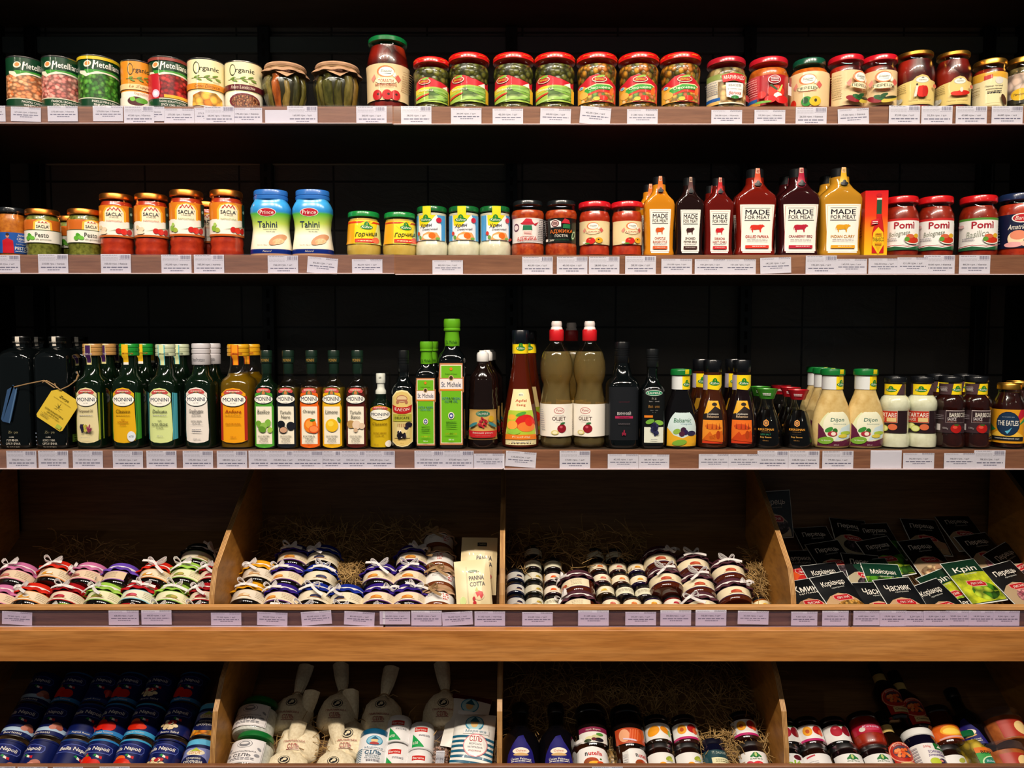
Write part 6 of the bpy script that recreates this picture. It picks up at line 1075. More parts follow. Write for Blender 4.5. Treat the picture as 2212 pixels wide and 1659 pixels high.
# pouches and packets: flat, slightly pillowed, printed on the front
def pouch(name,cat,w,h,base,items,thick=.006,mat=None,rough=.4):
    r=empty(name,None,cat)
    def pil(x,z,s,e=0):
        u=min(1,abs(x)/(w/2)); v=min(1,abs(z/h*2-1)); return Vector((x,s*(thick*(1-u**2.5)*(1-v**4)+.0003+e)+.0004*math.sin(z*130+x*50),z-h/2))
    bm=bmesh.new(); nx,nz=10,14; S={}
    for s in (-1,1):
        for i in range(nx+1):
            for j in range(nz+1): S[s,i,j]=bm.verts.new(pil(-w/2+w*i/nx,h*j/nz,s))
        for i in range(nx):
            for j in range(nz):
                f=[S[s,i,j],S[s,i+1,j],S[s,i+1,j+1],S[s,i,j+1]]; bm.faces.new(f if s<0 else f[::-1])
    bmesh.ops.remove_doubles(bm,verts=bm.verts,dist=.0001)
    for (i0,j0,i1,j1) in [(i,0,i+1,0) for i in range(nx)]+[(i,nz,i+1,nz) for i in range(nx)]+[(0,j,0,j+1) for j in range(nz)]+[(nx,j,nx,j+1) for j in range(nz)]:
        try: bm.faces.new([S[-1,i0,j0],S[-1,i1,j1],S[1,i1,j1],S[1,i0,j0]])
        except Exception: pass
    bmesh.ops.recalc_face_normals(bm,faces=bm.faces)
    obj('pouch_body' if cat=='pouch' else 'sachet',bm,M(base,rough,0,.1),r,sharp=60)
    printed('front_print',w/2,h,items,lambda x,z,e:pil(x,z,-1,e+.0003),r,step=.006,zst=.008,rough=rough); return r
def flatlay(A,r,px,py,label,group,roll=0,lift=.0,pitch=56):
    y0,z0=plane(A,lift*.5+.012); c=on_plane(px,py,y0,z0,TH)
    r.location=c; r.rotation_euler=(Matrix.Rotation(-R_(pitch),4,'X')@Matrix.Rotation(R_(roll),4,'Y')).to_euler(); r['label']=label
    if group: r['group']=group
    return r
pan=[T('PANNA',.22,.62,.85,.085,INK,3),T('COTTA',.25,.50,.85,.085,INK,3),E(.0,.76,.3,.02,'#5a7a50'),T('RUASSA',.15,.74,.5,.03,'#4a6a50',1),E(.3,.28,.3,.1,'#dcc49c'),P([(.1,.33),(.25,.37),(.5,.34),(.55,.27),(.4,.2),(.3,.28),(.2,.24)],'#c81c20'),P([(.1,.38),(.2,.34),(.28,.35),(.2,.44)],'#a8a838'),E(-.62,.2,.18,.08,'#c8d890'),E(-.0,.22,.08,.04,'#b81c28'),E(.02,.14,.1,.04,'#b81c28'),P([(-.35,0),(-.33,.86),(-.3,.86),(-.3,0)],'#c8bc98')]
p1=pouch('dessert_pouch','pouch',.078,.112,'#e0d0a4',pan,.008)
flatlay(A4,p1,1022,1264,'cream dessert pouch in front, leaning left with a red fruit picture','cream dessert pouches',-6,.048,32)
p2=pouch('dessert_pouch','pouch',.082,.13,'#dcca9c',[Q(-.1,.83,.42,.90,'#1c2420'),T('CHEESE',.16,.865,.4,.03,'#c8c0a0',1),T('PANNA',.3,.62,.85,.08,INK,3),T('COTTA',.32,.51,.85,.08,INK,3),E(.6,.3,.15,.04,'#c86858')],.008)
flatlay(A4,p2,1034,1222,'cream dessert pouch behind, half in shadow with a black logo','cream dessert pouches',1,.05,32)
# spice packets
def spice(title,pic,top='#0a0c10',band='#b8946c',sub=None,tw=1.3,th=.15,ty=.76):
    return [Q(-.97,.02,.97,.985,top),P([(-.97,.03),(-.97,.40),(-.6,.50),(-.1,.54),(.4,.47),(.7,.34),(.86,.16),(.9,.03)],band)]+pic+[T(title,0,ty,tw,th,W,2,.1)]+([T(sub,.05,ty-.11,1.0,.05,W,1)] if sub else [T('приправа',.1,ty-.11,.7,.03,'#c8c8c0')])+[
      P([(-.5,.43),(-.46,.51),(.3,.49),(.52,.41),(.48,.34),(-.3,.36)],'#d8a090'),P([(-.46,.435),(-.43,.495),(.3,.475),(.47,.41),(.44,.355),(-.3,.375)],'#b01420'),T('ЛИСНА',0,.425,.66,.055,W,2.5,.2,-.04)]
SPK={'cor':('Коріандр',[E(.1,.2,.75,.16,'@seeds_img')],),'gar':('Часник',[E(0,.2,.5,.14,'#e8d8b8'),E(.3,.16,.3,.1,'#f0e4cc')],),'dill':('Кріп',[Q(-.97,.03,.97,.68,'@dill'),E(.2,.25,.7,.2,'@leaf_img')],'#0a2c1c','#a8b828'),'maj':('Майоран',[Q(-.97,.03,.97,.66,'@leaf_img')],'#0a3424','#5a9828'),
 'leaf':('Петрушка',[Q(-.97,.03,.97,.5,'@leaf_img')],'#0a0c0c','#5a9828'),'pep':('Перець',[E(.1,.24,.7,.17,'@peppercorn')],'#08090c','#a89c80'),'nut':('Перець',[E(-.2,.16,.7,.14,'@nut_img'),P([(-.1,.2),(.3,.38),(.9,.34),(.9,.16)],'#b08868')],'#08090c','#a89070'),
 'pink':('Перець',[E(.2,.22,.72,.18,'@pink_berries')],'#08090c','#a89070'),'red':('Паприка',[E(-.2,.3,.6,.17,'#d04c14'),E(.0,.24,.5,.12,'#b81c18'),P([(-.9,.04),(-.9,.12),(.9,.16),(.9,.04)],'#d8a898')],'#08090c','#b02018'),'cum':('Кмин',[E(.1,.2,.7,.14,'@seeds_img')],'#08090c','#a88058')}
SPP={}
def sp(k,px,py,roll,lift,lb,w=.086,h=.116,pitch=56):
    s=SPK[k]; 
    if k in SPP: r=copy_tree(SPP[k])
    else:
        r=SPP[k]=pouch('spice_packet','packet',w,h,'#d8dcd8',spice(s[0],s[1],*(s[2:] if len(s)>2 else ()),sub={'red':'солодка','cum':'цілий'}.get(k)),.0035,rough=.35)
    return flatlay(A4,r,px,py,lb,'spice packets',roll,lift,pitch)
sp('pep',1672,1112,-4,.05,'spice packet standing upright in the dark, in the back left corner',pitch=6)
for k,px,py,ro,li,lb in (('pep',1768,1178,-4,.000,'dark spice packet in shadow, back row, first from the left'),('pep',1840,1160,8,.002,'dark spice packet tilted in shadow, back row, second from the left'),('leaf',1900,1170,-2,.004,'dark spice packet in shadow, back row, third from the left'),('nut',2000,1160,4,.000,'dark spice packet in shadow, back row, fourth from the left'),('pink',2080,1150,-4,.002,'dark spice packet in shadow, back row, fifth from the left'),
 ('pink',2128,1195,-10,.012,'pepper packet with pink berries, half lit, below the back right corner'),('leaf',1912,1204,-12,.012,'parsley packet whose lower leafy half is lit'),('nut',2003,1206,-8,.014,'pepper packet with brown nuts and a scoop, half lit'),('pep',1800,1212,-10,.012,'black peppercorn packet beside the paprika'),('red',1734,1232,-2,.010,'paprika packet with a red cup picture, against the divider'),('pep',1870,1240,6,.016,'pepper packet with a pale star, half hidden under the marjoram'),
 ('maj',1916,1262,4,.022,'marjoram packet on top of its twin, dark green'),('maj',1900,1252,-6,.018,'marjoram packet underneath, showing its first letter'),('cor',1792,1262,-8,.018,'coriander packet underneath the other coriander'),('cum',1752,1298,-10,.022,'cumin packet in the front left corner against the divider'),('cor',1815,1286,-13,.026,'coriander packet on top, with golden seeds'),
 ('gar',1903,1304,-3,.026,'garlic packet underneath, only one letter showing'),('red',1885,1308,-6,.022,'packet at the front whose only a red corner shows'),('dill',2052,1280,-22,.024,'dill packet underneath, tilted strongly'),('cor',2033,1304,-20,.030,'coriander packet tilted under the dill'),('gar',1952,1296,-6,.034,'garlic packet lying on top at the front'),('dill',2102,1256,-10,.036,'dill packet lying on top, bright green'),('pink',2192,1262,-16,.028,'pepper packet at the right edge of the picture'),('pep',2112,1330,-6,.026,'dark packet at the front, mostly below the lip'),('pep',2196,1222,-28,.018,'dark packet with a white edge behind the right edge one')):
    sp(k,px,py,ro,li,lb)
# ================================================================ lower bin
def L5(r,px,py,lb,grp,R,L,rz=0,yaw=0): return lay(A5,r,px,py,lb,grp,R,L,rz,yaw=yaw)
NAV='#0a1650'
def nap(pic,top,ttl):
    return [P([(-1.3,.60),(-1,.80),(-.5,.86),(.2,.86),(.85,.80),(.92,.7),(.8,.60),(.2,.585),(-.6,.60)],'#5868b8'),P([(-1.3,.62),(-.95,.785),(-.5,.845),(.2,.845),(.83,.785),(.88,.7),(.77,.615),(.2,.60),(-.6,.615)],'#141c60'),T('Bella Napoli',-.2,.715,1.75,.14,W,3,.3,0,.02),
      P([(-.1,.50),(.0,.56),(.1,.53),(.1,.46),(.0,.5)],'#1c8a40'),P([(.1,.53),(.25,.50),(.28,.44),(.1,.46)],W),P([(.25,.50),(.42,.5),(.45,.42),(.28,.44)],'#c01c28')]+pic+[Q(-2.7,.95,2.7,1,top),Q(-2.7,0,2.7,.12,top),T(ttl,.0,.06,1.0,.06,W,1)]
TOMP=[E(-.45,.32,.42,.17,'#d8200c'),E(.1,.25,.4,.15,'#c8180c'),P([(-.6,.4),(-.45,.6),(-.3,.4)],'#d8280c'),E(-.4,.5,.08,.03,'#4a8a28')]; CHP=[E(-.3,.42,.3,.09,'#e06020'),E(-.2,.28,.55,.14,'#c82008'),E(.2,.24,.3,.08,'#d83010')]; BNP=[Q(-1.9,0,2,.24,'#a8c0d8')]+[E(.7,.3,.3,.1,'#b06a58'),E(.5,.24,.2,.07,'#c88070'),E(.9,.25,.2,.07,'#a85a48')]
SLP=bunch(-.2,.3,.5,.13,22,.13,['#e8d8b0','#d8c090','#b02028','#e0c8a0'],6,.36); RSP=[E(.8,.35,.3,.1,'#b82028'),E(.75,.3,.1,.12,'#d85048')]
CK={'t':nap(TOMP,'#2878b8','Peeled Tomatoes'),'c':nap(CHP,'#3a98c8','Cherry Tomatoes'),'b':nap(BNP,'#0a1650','Borlotti'),'s':nap(SLP,'#0a1650','Beans Salad'),'r':nap(RSP,'#1c3a78','Fagioli Rossi')}
CC={}
def tin5(k,px,py,lb,rz=0,R=.0345,L=.0765):
    if k not in CC:
        if k=='k': CC[k]=can(R,L,[Q(-2.7,.82,2.7,1,'#5ab0d8'),Q(-2.7,.72,2.7,.84,'#101c4c'),Q(-2.7,.0,2.7,.2,'@pumpkin'),P([(-1.1,.2),(-1.1,.74),(1.1,.74),(1.1,.2)],'#8088c0'),Q(-2.7,.2,-1.0,.6,'#e8a020'),Q(.9,.2,2.7,.6,'#e8a020'),E(0,.60,.55,.09,'#e8dcc0'),P([(-.3,.63),(0,.74),(.3,.63)],'#a8b838'),T('соrОК',.0,.6,.7,.1,'#c87818',2,1),E(.0,.32,.85,.2,'#10184c'),T('Цукрова',0,.42,.8,.08,W,1.5),T('кукурудза',.0,.31,1.1,.09,W,2)],'#101c4c')
        else: CC[k]=can(R,L,CK[k],NAV)
        r=CC[k]
    else: r=copy_tree(CC[k])
    return L5(r,px,py,lb,'navy tins in the lower left bin',R,L,rz)
row1=[('b',-8,18,'bean tin at the left edge'),('b',68,-22,'bean tin turned left, second'),('r',137,40,'red bean tin turned so its seam shows'),('t',200,6,'tin with a large peeled tomato picture'),('c',270,4,'tin with a cherry tomato picture'),('s',345,4,'tin with a mixed bean salad picture'),('k',419,0,'sweetcorn tin beside the divider')]
rowx=[('b',30,10),('b',105,5),('r',170,-10),('t',232,0),('c',300,0),('s',372,0),('k',440,0)]
yc=1632
for i,(k,px,rz,d) in enumerate(row1): tin5(k,px,yc,'navy '+d+', front row',rz)
for i,(k,px,rz,d) in enumerate(row1):
    def up(x,y,y2): return CX+(x-CX)*(y2+339)/(y+339)
    tin5(k,up(px,yc,1552),1552,'navy '+d+', second row',rz*.5)
    if i<6: tin5(('b','t','r','t','s','t','c')[i],up(px,yc,1482),1482,'navy '+d.split(' ')[0]+' tin in deep shadow, third row, column %s from the left'%('one','two','three','four','five','six')[i],0)
# salt jar, sacks
def saltjar(R,L):
    r=empty('salt_jar',None,'jar'); p=[(0,0),(.84,0),(.96,.03),(1,.08),(1,.72),(.92,.80),(.8,.83),(.8,.86)]
    lathe('glass_body',p,M('@glass'),r,R,L); lathe('salt',fill_prof(p,.68,.95),M('@salt'),r,R,L); lathe('lid',lid_prof(.86,.84,1),M('#0c6428',.35,0,.3),r,R,L)
    wrap_label(r,p,R,L,.10,.70,56,[Q(-.96,.03,.96,.97,'#6a6a70'),Q(-.94,.035,.94,.965,'#e0dcdc'),E(0,.80,.38,.17,'#6a6a70'),E(0,.80,.35,.155,'#e0dcdc'),E(0,.80,.27,.12,'#7a7a80'),E(0,.83,.2,.05,'#d8d4d4'),E(-.75,.6,.12,.05,'#8a8a90',.5),E(.75,.6,.12,.05,'#8a8a90',-.5),T('ГІМАЛАЙСЬКА',0,.48,1.3,.07,'#5a5a60',1),T('СІЛЬ',0,.32,.85,.13,'#4a4a50',2),E(-.7,.33,.13,.06,'#8a8a90'),E(.7,.33,.13,.06,'#8a8a90')]+lines(-.6,.6,(.18,.12),.02,LG),base='#e0dcdc',rot=-8); return r
g=L5(saltjar(.046,.083),533,1613,'green lidded jar of white salt with a framed label, in front','green lidded salt jars',.046,.083)
L5(copy_tree(g),545,1535,'green lidded salt jar in the shadow behind the front one','green lidded salt jars',.046,.083)
def sack(R,L,items,seed=1,dark=0):
    r=empty('salt_sack',None,'sack'); rnd=random.Random(seed); ph=rnd.random()*6
    def mod(th,z):
        k=math.exp(-((z-.60)/.12)**2); return 1+.05*math.sin(3*th+ph)+.10*k*math.sin(9*th+ph)+.03*math.sin(6*th+z*9)
    def sh(co):
        z=co.z/L; return Vector((.30*R*max(0,z-.62)*2.2*(1 if seed%2 else -1),-R*1.5*max(0,z-.62),0))
    p=[(0,0),(.75,0),(.95,.04),(1.02,.14),(1.02,.30),(.94,.42),(.66,.52),(.30,.59),(.19,.62),(.24,.67),(.33,.76),(.39,.88),(.42,1.0),(.37,1.0),(.32,.88),(0,.78)]
    lathe('sack_body',p,M('@canvas'),r,R,L,seg=54,mod=mod,sy=.7,shift=sh,sharp=80)
    proj_label(r,[(a*1.10,b) for a,b in p[1:8]],R,L,.03,.46,.8,items,base=None,sy=.7,name='sack_print',zst=.006)
    bm=bmesh.new(); tube(bm,[Vector((math.cos(t)*R*.27,math.sin(t)*R*.23,L*.62+.001*math.sin(3*t))) for t in [6.2832*i/16 for i in range(17)]]+[Vector((R*.5,-R*.3,L*.6)),Vector((R*.8,-R*.55,L*.52))],.0012,5); obj('twine',bm,M('@rope'),r)
    return r
def skp(c,logo=.72): return [E(0,logo,.36,.17,'#1c1c20'),E(0,logo,.32,.15,'#dccfae'),E(0,logo,.26,.12,'#1c1c20'),E(.05,logo+.02,.12,.06,'#dccfae'),E(-.08,logo-.04,.07,.04,'#dccfae'),T('ГІМАЛАЙСЬКА',0,.42,1.3,.09,c,1.5),T('СІЛЬ',0,.24,.7,.16,c,2),Q(-.4,.12,.4,.14,'#8a4a48')]
def L5s(r,px,py,lb,R,L,rz=0,yaw=0): return lay(A5,r,px,py,lb,'cloth sacks of himalayan salt',R,L,rz,yaw=yaw)
s1=sack(.045,.150,skp('#a83038',.80),1); s2=sack(.045,.150,skp('#a83038',.66),2); f1=sack(.044,.122,skp('#a83038',.66),1); f2=sack(.044,.122,skp('#a83038',.62),2)
L5s(f1,618,1616,'cream cloth salt sack lit in front, left one with a round emblem',.037,.122); L5s(f2,724,1616,'cream cloth salt sack lit in front, right one',.037,.122)
L5s(s1,648,1566,'cloth salt sack right behind the front left one, half lit',.020,.150); L5s(s2,757,1564,'cloth salt sack right behind the front right one, half lit',.020,.150)
for i,(px,py,s) in enumerate(((636,1506,s1),(735,1502,s2),(826,1510,s1),(960,1500,s2))): L5s(copy_tree(s),px,py,'cloth salt sack in deep shadow, back row, %s from the left'%('first','second','third','fourth')[i],.020,.150)
def blue(R,L):
    r=empty('salt_jar',None,'jar'); p=[(0,0),(.9,0),(1,.03),(1,.80),(.95,.84),(.9,.86)]
    lathe('jar_body',p,M('#e0e0e4',.3,0,.4),r,R,L); lathe('lid',lid_prof(.97,.84,1),M('#0c4868',.3,0,.4),r,R,L)
    wrap_label(r,p,R,L,.05,.80,60,[P([(-1.4,0),(-1.4,.5),(-.5,.62),(-.5,0)],'#e8e8ea')]+[P([(-1.4,.03+i*.065),(-.55,.06+i*.065),(-.55,.09+i*.065),(-1.4,.06+i*.065)],'#1c6888') for i in range(8)]+[E(.15,.80,.5,.17,'#2c8ab0'),E(.15,.80,.45,.15,'#88c0d8'),E(.15,.80,.2,.1,'#e0c088'),P([(-.1,.84),(.15,.95),(.42,.84)],'#185878'),E(.15,.70,.28,.05,'#a83838'),P([(-.5,.50),(-.5,.6),(.85,.6),(.85,.50)],'#e8e8ea'),T('Морячка',.15,.55,1.1,.08,'#3a6a88',1.5,.3),T('СІЛЬ',.15,.40,.95,.12,'#185878',3),T('МОРСЬКА',.15,.29,.8,.05,'#2c6a80',1),T('НАТУРАЛЬНА',.15,.22,.9,.05,'#2c6a80',1)]+lines(-.2,.6,(.1,.14),.02,LG),base='#e4e4e6',bx=1.4); return r
L5(blue(.034,.085),802,1612,'white sea salt jar with a dark blue lid and striped side',None,.034,.085)
def baro(R,L):
    r=empty('salt_canister',None,'canister'); p=[(0,0),(.95,0),(1,.02),(1,.84),(.95,.86),(.93,.97),(.88,1),(0,1)]
    lathe('canister_body',p,M('#e0dede',.35,0,.3),r,R,L)
    wrap_label(r,p,R,L,.03,.84,60,[Q(-.45,.70,.5,.90,'#c0180c'),T('Barona',.02,.80,.8,.1,'#f0e8e0',2),P([(-.55,.02),(-.55,.60),(.35,.05),(.3,.02)],'#18984a'),T('650',-.3,.2,.4,.12,W,2)]+lines(-.1,.7,(.55,.5),.02,LG),base='#e4e2e2',bx=1.5); return r
g=L5(baro(.029,.062),852,1634,'white salt canister with a red and green label, front left','white salt canisters',.029,.062,-4)
for px,py,lb in ((902,1648,'white salt canister, front right, lowest of the four'),(858,1571,'white salt canister, rear left, half in shadow'),(908,1586,'white salt canister, rear right, half in shadow')): L5(copy_tree(g),px,py,lb,'white salt canisters',.029,.062)
def grinder(R,L):
    r=empty('salt_grinder',None,'grinder'); p=[(0,0),(.92,0),(1,.02),(1,.22),(.93,.25),(1,.28),(1,.5),(.93,.53),(1,.56),(1,.66)]
    lathe('glass_body',p,M('@glass'),r,R,L); lathe('pink_salt',fill_prof(p,.60,.95),M('@pink_salt'),r,R,L); lathe('grinder_cap',[(0,.66),(1.0,.66),(1.03,.70),(1.03,.95),(.97,1),(0,1)],M('@plastic_clear'),r,R,L)
    flat_label(r,R*.45,L*.1,L*.45,R*1.0,lines(-1,1,[.05+.09*i for i in range(10)],.05,LG,1),base='#d8d8e0',name='barcode_sticker'); return r
L5(grinder(.021,.085),952,1618,'slim clear grinder of pink salt between the canisters and the striped bag',None,.021,.085)
strp=[P([(-1,.02+i*.085),(1,-.03+i*.085+.0),(1,.01+i*.085),(-1,.06+i*.085)],'#0c5a78') for i in range(7)]
bagp=strp+[E(.0,.78,.45,.15,'#2c8ab0'),E(.0,.78,.40,.13,'#a8d0d8'),E(.0,.77,.18,.08,'#e0b878'),P([(-.24,.80),(0,.92),(.26,.80)],'#186078'),P([(-.5,.58),(-.5,.66),(.75,.66),(.75,.58)],'#e4e4e4'),T('Морячка',.1,.62,1.0,.06,'#3a7a90',1,.4),E(.15,.38,.58,.2,'#d88890'),E(.15,.38,.54,.18,'#ece8e4'),T('СІЛЬ',.15,.49,.6,.1,'#b01828',3),T('МОРСЬКА',.15,.40,.6,.035,'#2c3c58',1),T('НАТУРАЛЬНА',.15,.34,.7,.035,'#2c3c58',1),T('ЙОДОВАНА',.15,.28,.6,.035,'#b01828',1)]
flatlay(A5,pouch('salt_bag','pouch',.092,.125,'#e4e2dc',bagp,.014),1022,1602,'blue striped pouch of sea salt in front of the divider','striped sea salt pouches',4,.030)
flatlay(A5,pouch('salt_bag','pouch',.092,.125,'#dcd8d0',[Q(-1,.9,1,1,'#4a0c14')]+bagp[7:12],.010),1008,1560,'white sea salt pouch with a dark red top, in shadow behind the striped one','striped sea salt pouches',10,.020)
# pitcher bottles, spreads, jams
def darkb(R,L):
    r=empty('syrup_bottle',None,'bottle'); p=[(0,0),(.85,0),(.97,.02),(1,.06),(1,.42),(.93,.50),(.7,.58),(.5,.64),(.42,.70),(.4,.86)]
    lathe('bottle_body',p,M('#07060a',.04,0,.9),r,R,L); wrap_label(r,p,R,L,.04,.44,50,[E(0,.46,.5,.11,'#e8dcc8'),T('Özlem',0,.47,.6,.08,'#b84838',1.5),E(.0,.34,.45,.05,'#c8a068'),T('Üzüm Pekmezi',0,.20,1.2,.09,W,1.5,.3)]+lines(-.6,.6,(.1,),.025,W),base='#1c1868',outline=[(-.95,0),(.95,0),(.7,.5),(.3,.8),(.15,1),(-.15,.95),(-.5,.7),(-.8,.4)],zst=.008)
    cap(r,R,L,[(0,.85),(.44,.85),(.46,.86),(.46,.98),(.42,1),(0,1)],'#0c0c10'); return r
g=L5(darkb(.042,.16),1125,1578,'glossy black syrup bottle with a blue label, beside the middle divider','black syrup bottles',.042,.16); L5(copy_tree(g),1205,1578,'glossy black syrup bottle with a blue label, second from the divider','black syrup bottles',.042,.16)
def herb(nm,px,py,lb,R=.0125,L=.05):
    r=empty('dried_grass_bundle',None,'bundle'); lathe('stalks',[(0,0),(.5,.02),(.95,.2),(1,.45),(.7,.75),(.2,.95),(0,1)],M('@drygrass'),r,R,L,seg=20,mod=lambda th,z:1+.08*math.sin(9*th)); bm=bmesh.new(); tube(bm,[Vector((0,0,L*.9)),Vector((-.002,-.002,L*1.1)),Vector((.003,0,L*1.35))],.0008,4); obj('twine',bm,M('@rope'),r)
    L5(r,px,py,lb,'bundles of dried grass',.022,L)
herb('a',1160,1624,'bundle of dried grass between the two black syrup bottles'); herb('b',1236,1618,'bundle of dried grass right of the syrup bottles'); herb('c',1322,1626,'bundle of dried grass between the two chocolate spread jars')
def nut(R,L):
    r=empty('spread_jar',None,'jar'); p=[(0,0),(.84,0),(.95,.03),(1,.10),(1,.40),(.96,.52),(.97,.70),(1,.78),(.95,.84),(.9,.86)]
    lathe('jar_body',p,M('#2c1408',.1,0,.6),r,R,L,sy=.85); lathe('lid',lid_prof(.98,.86,1),M('#e4e0dc',.35,0,.3),r,R,L,sy=.85)
    wrap_label(r,p,R,L,.08,.72,60,[P([(-1.3,0),(-1.3,.8),(-.9,.84),(-.9,0)],'#d0ccc8'),T('n',-.38,.66,.16,.16,'#141414',4),T('utella',.16,.69,.82,.20,'#c8141c',4),E(-.1,.34,.4,.15,'#a83c14'),E(-.3,.30,.25,.1,'#8a4420'),E(.1,.26,.35,.07,'#e8a820'),E(.4,.24,.2,.09,'#c84418'),E(.42,.42,.06,.04,'#3a6a28'),E(-.35,.18,.25,.05,'#e0b078')]+lines(-1.25,-.95,[.1+.1*i for i in range(6)],.02,LG),base='#e8e4e2',bx=1.3,sy=.85,outline=[(-1.3,0),(1.3,0),(1.3,.75),(.8,.93),(0,1),(-.8,.93),(-1.3,.75)]); return r
g=L5(nut(.037,.075),1281,1625,'chocolate spread jar with a white lid, its name facing forward','chocolate spread jars',.037,.075); L5(copy_tree(g),1368,1628,'chocolate spread jar with a white lid, turned so its name starts at the right','chocolate spread jars',.037,.075,42)
def lowj(R,L,lab,items,lid='#0c0c10',body='#100a08',z=(.12,.60),nm='jam_jar',rim=None,half=60):
    r=empty(nm,None,'jar'); p=[(0,0),(.84,0),(.95,.03),(1,.10),(1,.68),(.93,.76),(.9,.80),(.9,.84)]
    lathe('jar_body',p,M(body,.08,0,.7) if body[0]!='@' else M(body),r,R,L); lathe('lid',lid_prof(.96,.82,1),M(lid,.3,0,.4) if lid[0]!='@' else M(lid),r,R,L)
    if lab: wrap_label(r,p,R,L,z[0],z[1],half,items,base=lab,bx=1.3)
    return r
L5(lowj(.036,.10,'#e0dcd4',[P([(-1.3,.68),(1.3,.68),(1.3,1),(-1.3,1)],'#7a1c40'),T('Siyah Zeytin',0,.82,1.2,.12,W,1.5)]+[E(-.3,.25,.4,.14,'#d8d0a0'),E(.2,.35,.35,.13,'#c8c890'),E(.4,.15,.4,.13,'#1c1420'),E(0,.18,.2,.1,'#5a1420'),E(-.5,.1,.3,.1,'#2c3a20'),E(.5,.5,.3,.1,'#4a8a38')],z=(.08,.42),half=44),1280,1562,'dark jar with a pink topped olive label, behind the left chocolate spread',None,.036,.10)
L5(lowj(.037,.10,'#b0401c',[E(-.5,.5,.45,.42,'#e0a078'),E(.4,.5,.5,.4,'#c84c1c')]+[P([(-.2+i*.2,.1),(-.1+i*.2,.12),(.1+i*.2,.9),(0+i*.2,.9)],'#d8683c') for i in range(4)]+[P([(-.6,.25),(.4,.1),(.4,.2),(-.6,.35)],'#d8c0d0')],z=(.08,.42),half=44),1359,1564,'dark jar with a red noodle picture, behind the right chocolate spread',None,.037,.10)
apr=[E(-.05,.22,.34,.24,'#e89818'),E(-.2,.1,.12,.08,'#c84818'),E(.45,.68,.28,.12,'#9aa838',.4),E(.6,.62,.2,.08,'#b8b848'),Q(.2,.48,.9,.52,'#a8a49c'),E(-1.1,.4,.12,.14,'#c82858')]
ap=lowj(.0295,.066,'#e4e2de',apr,'@silver_lid','#1c0c08',(.06,.64)); ap1=lowj(.0295,.066,'#e4e2de',[E(-.45,.5,.5,.3,'#e89818',.4),E(.45,.55,.4,.2,'#e08818',-.5),E(.8,.4,.15,.2,'#7aa848')],'#0a0c12','#1c1008',(.12,.66)); ap2=lowj(.0295,.066,'#e4e2e0',[Q(-1.3,0,1.3,.14,'#b82068'),E(-.4,.6,.34,.3,'#e8a028'),E(-.4,.58,.14,.13,'#b85018'),E(.35,.65,.36,.28,'#b01c1c'),E(.55,.5,.2,.2,'#d85830')],'#0a0c12','#2c100c',(.12,.66))
GJ='jam jars in the lower right bins'
L5(ap,1432,1634,'apricot jam jar with a grey metal lid, front, left of two',GJ,.0295,.066); L5(copy_tree(ap),1493,1634,'apricot jam jar with a grey metal lid, front, right of two',GJ,.0295,.066)
L5(ap1,1423,1571,'jam jar with orange slices, behind the left apricot jar, half in shadow',GJ,.0295,.066); L5(ap2,1484,1571,'jam jar with peach halves and a pink stripe, behind the right apricot jar',GJ,.0295,.066)
L5(lowj(.0285,.074,'#1c4048',[Q(-.45,0,1.1,.62,'#dcd8b0'),T('ST. DALFOUR',.2,.85,1.1,.12,'#c0ccc0',1.5,0,0,-.03)]+lines(-.2,.8,(.5,.4),.03,'#8a8a68')+bunch(.3,.15,.5,.12,14,.13,['#3a1428','#6a1c38','#1c1830'],2,.4),'#0c0c1c','#0a0c20',(.04,.62),nm='preserve_jar'),1549,1628,'dark faceted jar of berry preserve with a cream and teal label',GJ,.0285,.074)
st=[E(0,.80,.22,.15,'#1c6a38'),E(-.2,.78,.2,.06,'#2c7a40',.5),E(.2,.78,.2,.06,'#2c7a40',-.5),E(0,.82,.08,.12,'#b8c878'),T('Darbo',0,.6,.8,.07,'#2c6a38',1,.4),E(.05,.25,.4,.22,'#d02430'),E(-.5,.3,.28,.2,'#c03848'),E(-.5,.2,.14,.12,'#1c1c48'),E(.15,.3,.12,.08,'#e86068')]
stj=lowj(.0315,.07,'#e4e2e0',st,'@silver_lid','#140a0c',(.06,.64)); L5(stj,1633,1632,'strawberry jam jar with a grey metal lid, left of the divider',GJ,.0315,.07)
L5(copy_tree(ap2),1612,1563,'jam jar with a yellow fruit slice and pink stripe, behind the strawberry jam',GJ,.0295,.066)
L5(copy_tree(stj),1842,1637,'strawberry jam jar with a grey metal lid, right bin, third jar',GJ,.0315,.07); L5(copy_tree(stj),1907,1637,'strawberry jam jar with a grey metal lid, right bin, beside the syrup bottle',GJ,.0315,.07)
oj=lowj(.0315,.07,'#e8e8e8',[T('olé',.05,.5,1.0,.3,'#8ab820',5,.3),E(.4,.8,.3,.14,'#5a1420'),E(-.3,.15,.4,.12,'#e8c020')]+lines(-.8,-.1,(.85,.9),.02,'#a8b8d0'),'@silver_lid','#0c0a0c',(.06,.64)); L5(oj,1712,1637,'jam jar with large green lettering, directly right of the divider',GJ,.0315,.07)
L5(lowj(.0315,.07,'#e0dede',[P([(-.9,.82),(-.3,.88),(-.3,.96),(-.9,.9)],'#b83848'),E(.9,.2,.25,.2,'#e0901c')]+lines(-.8,-.2,(.6,.5,.4,.3),.015,LG),'@silver_lid','#1c0c08',(.06,.64)),1773,1637,'jam jar turned to its plain white side, second in the right bin',GJ,.0315,.07)
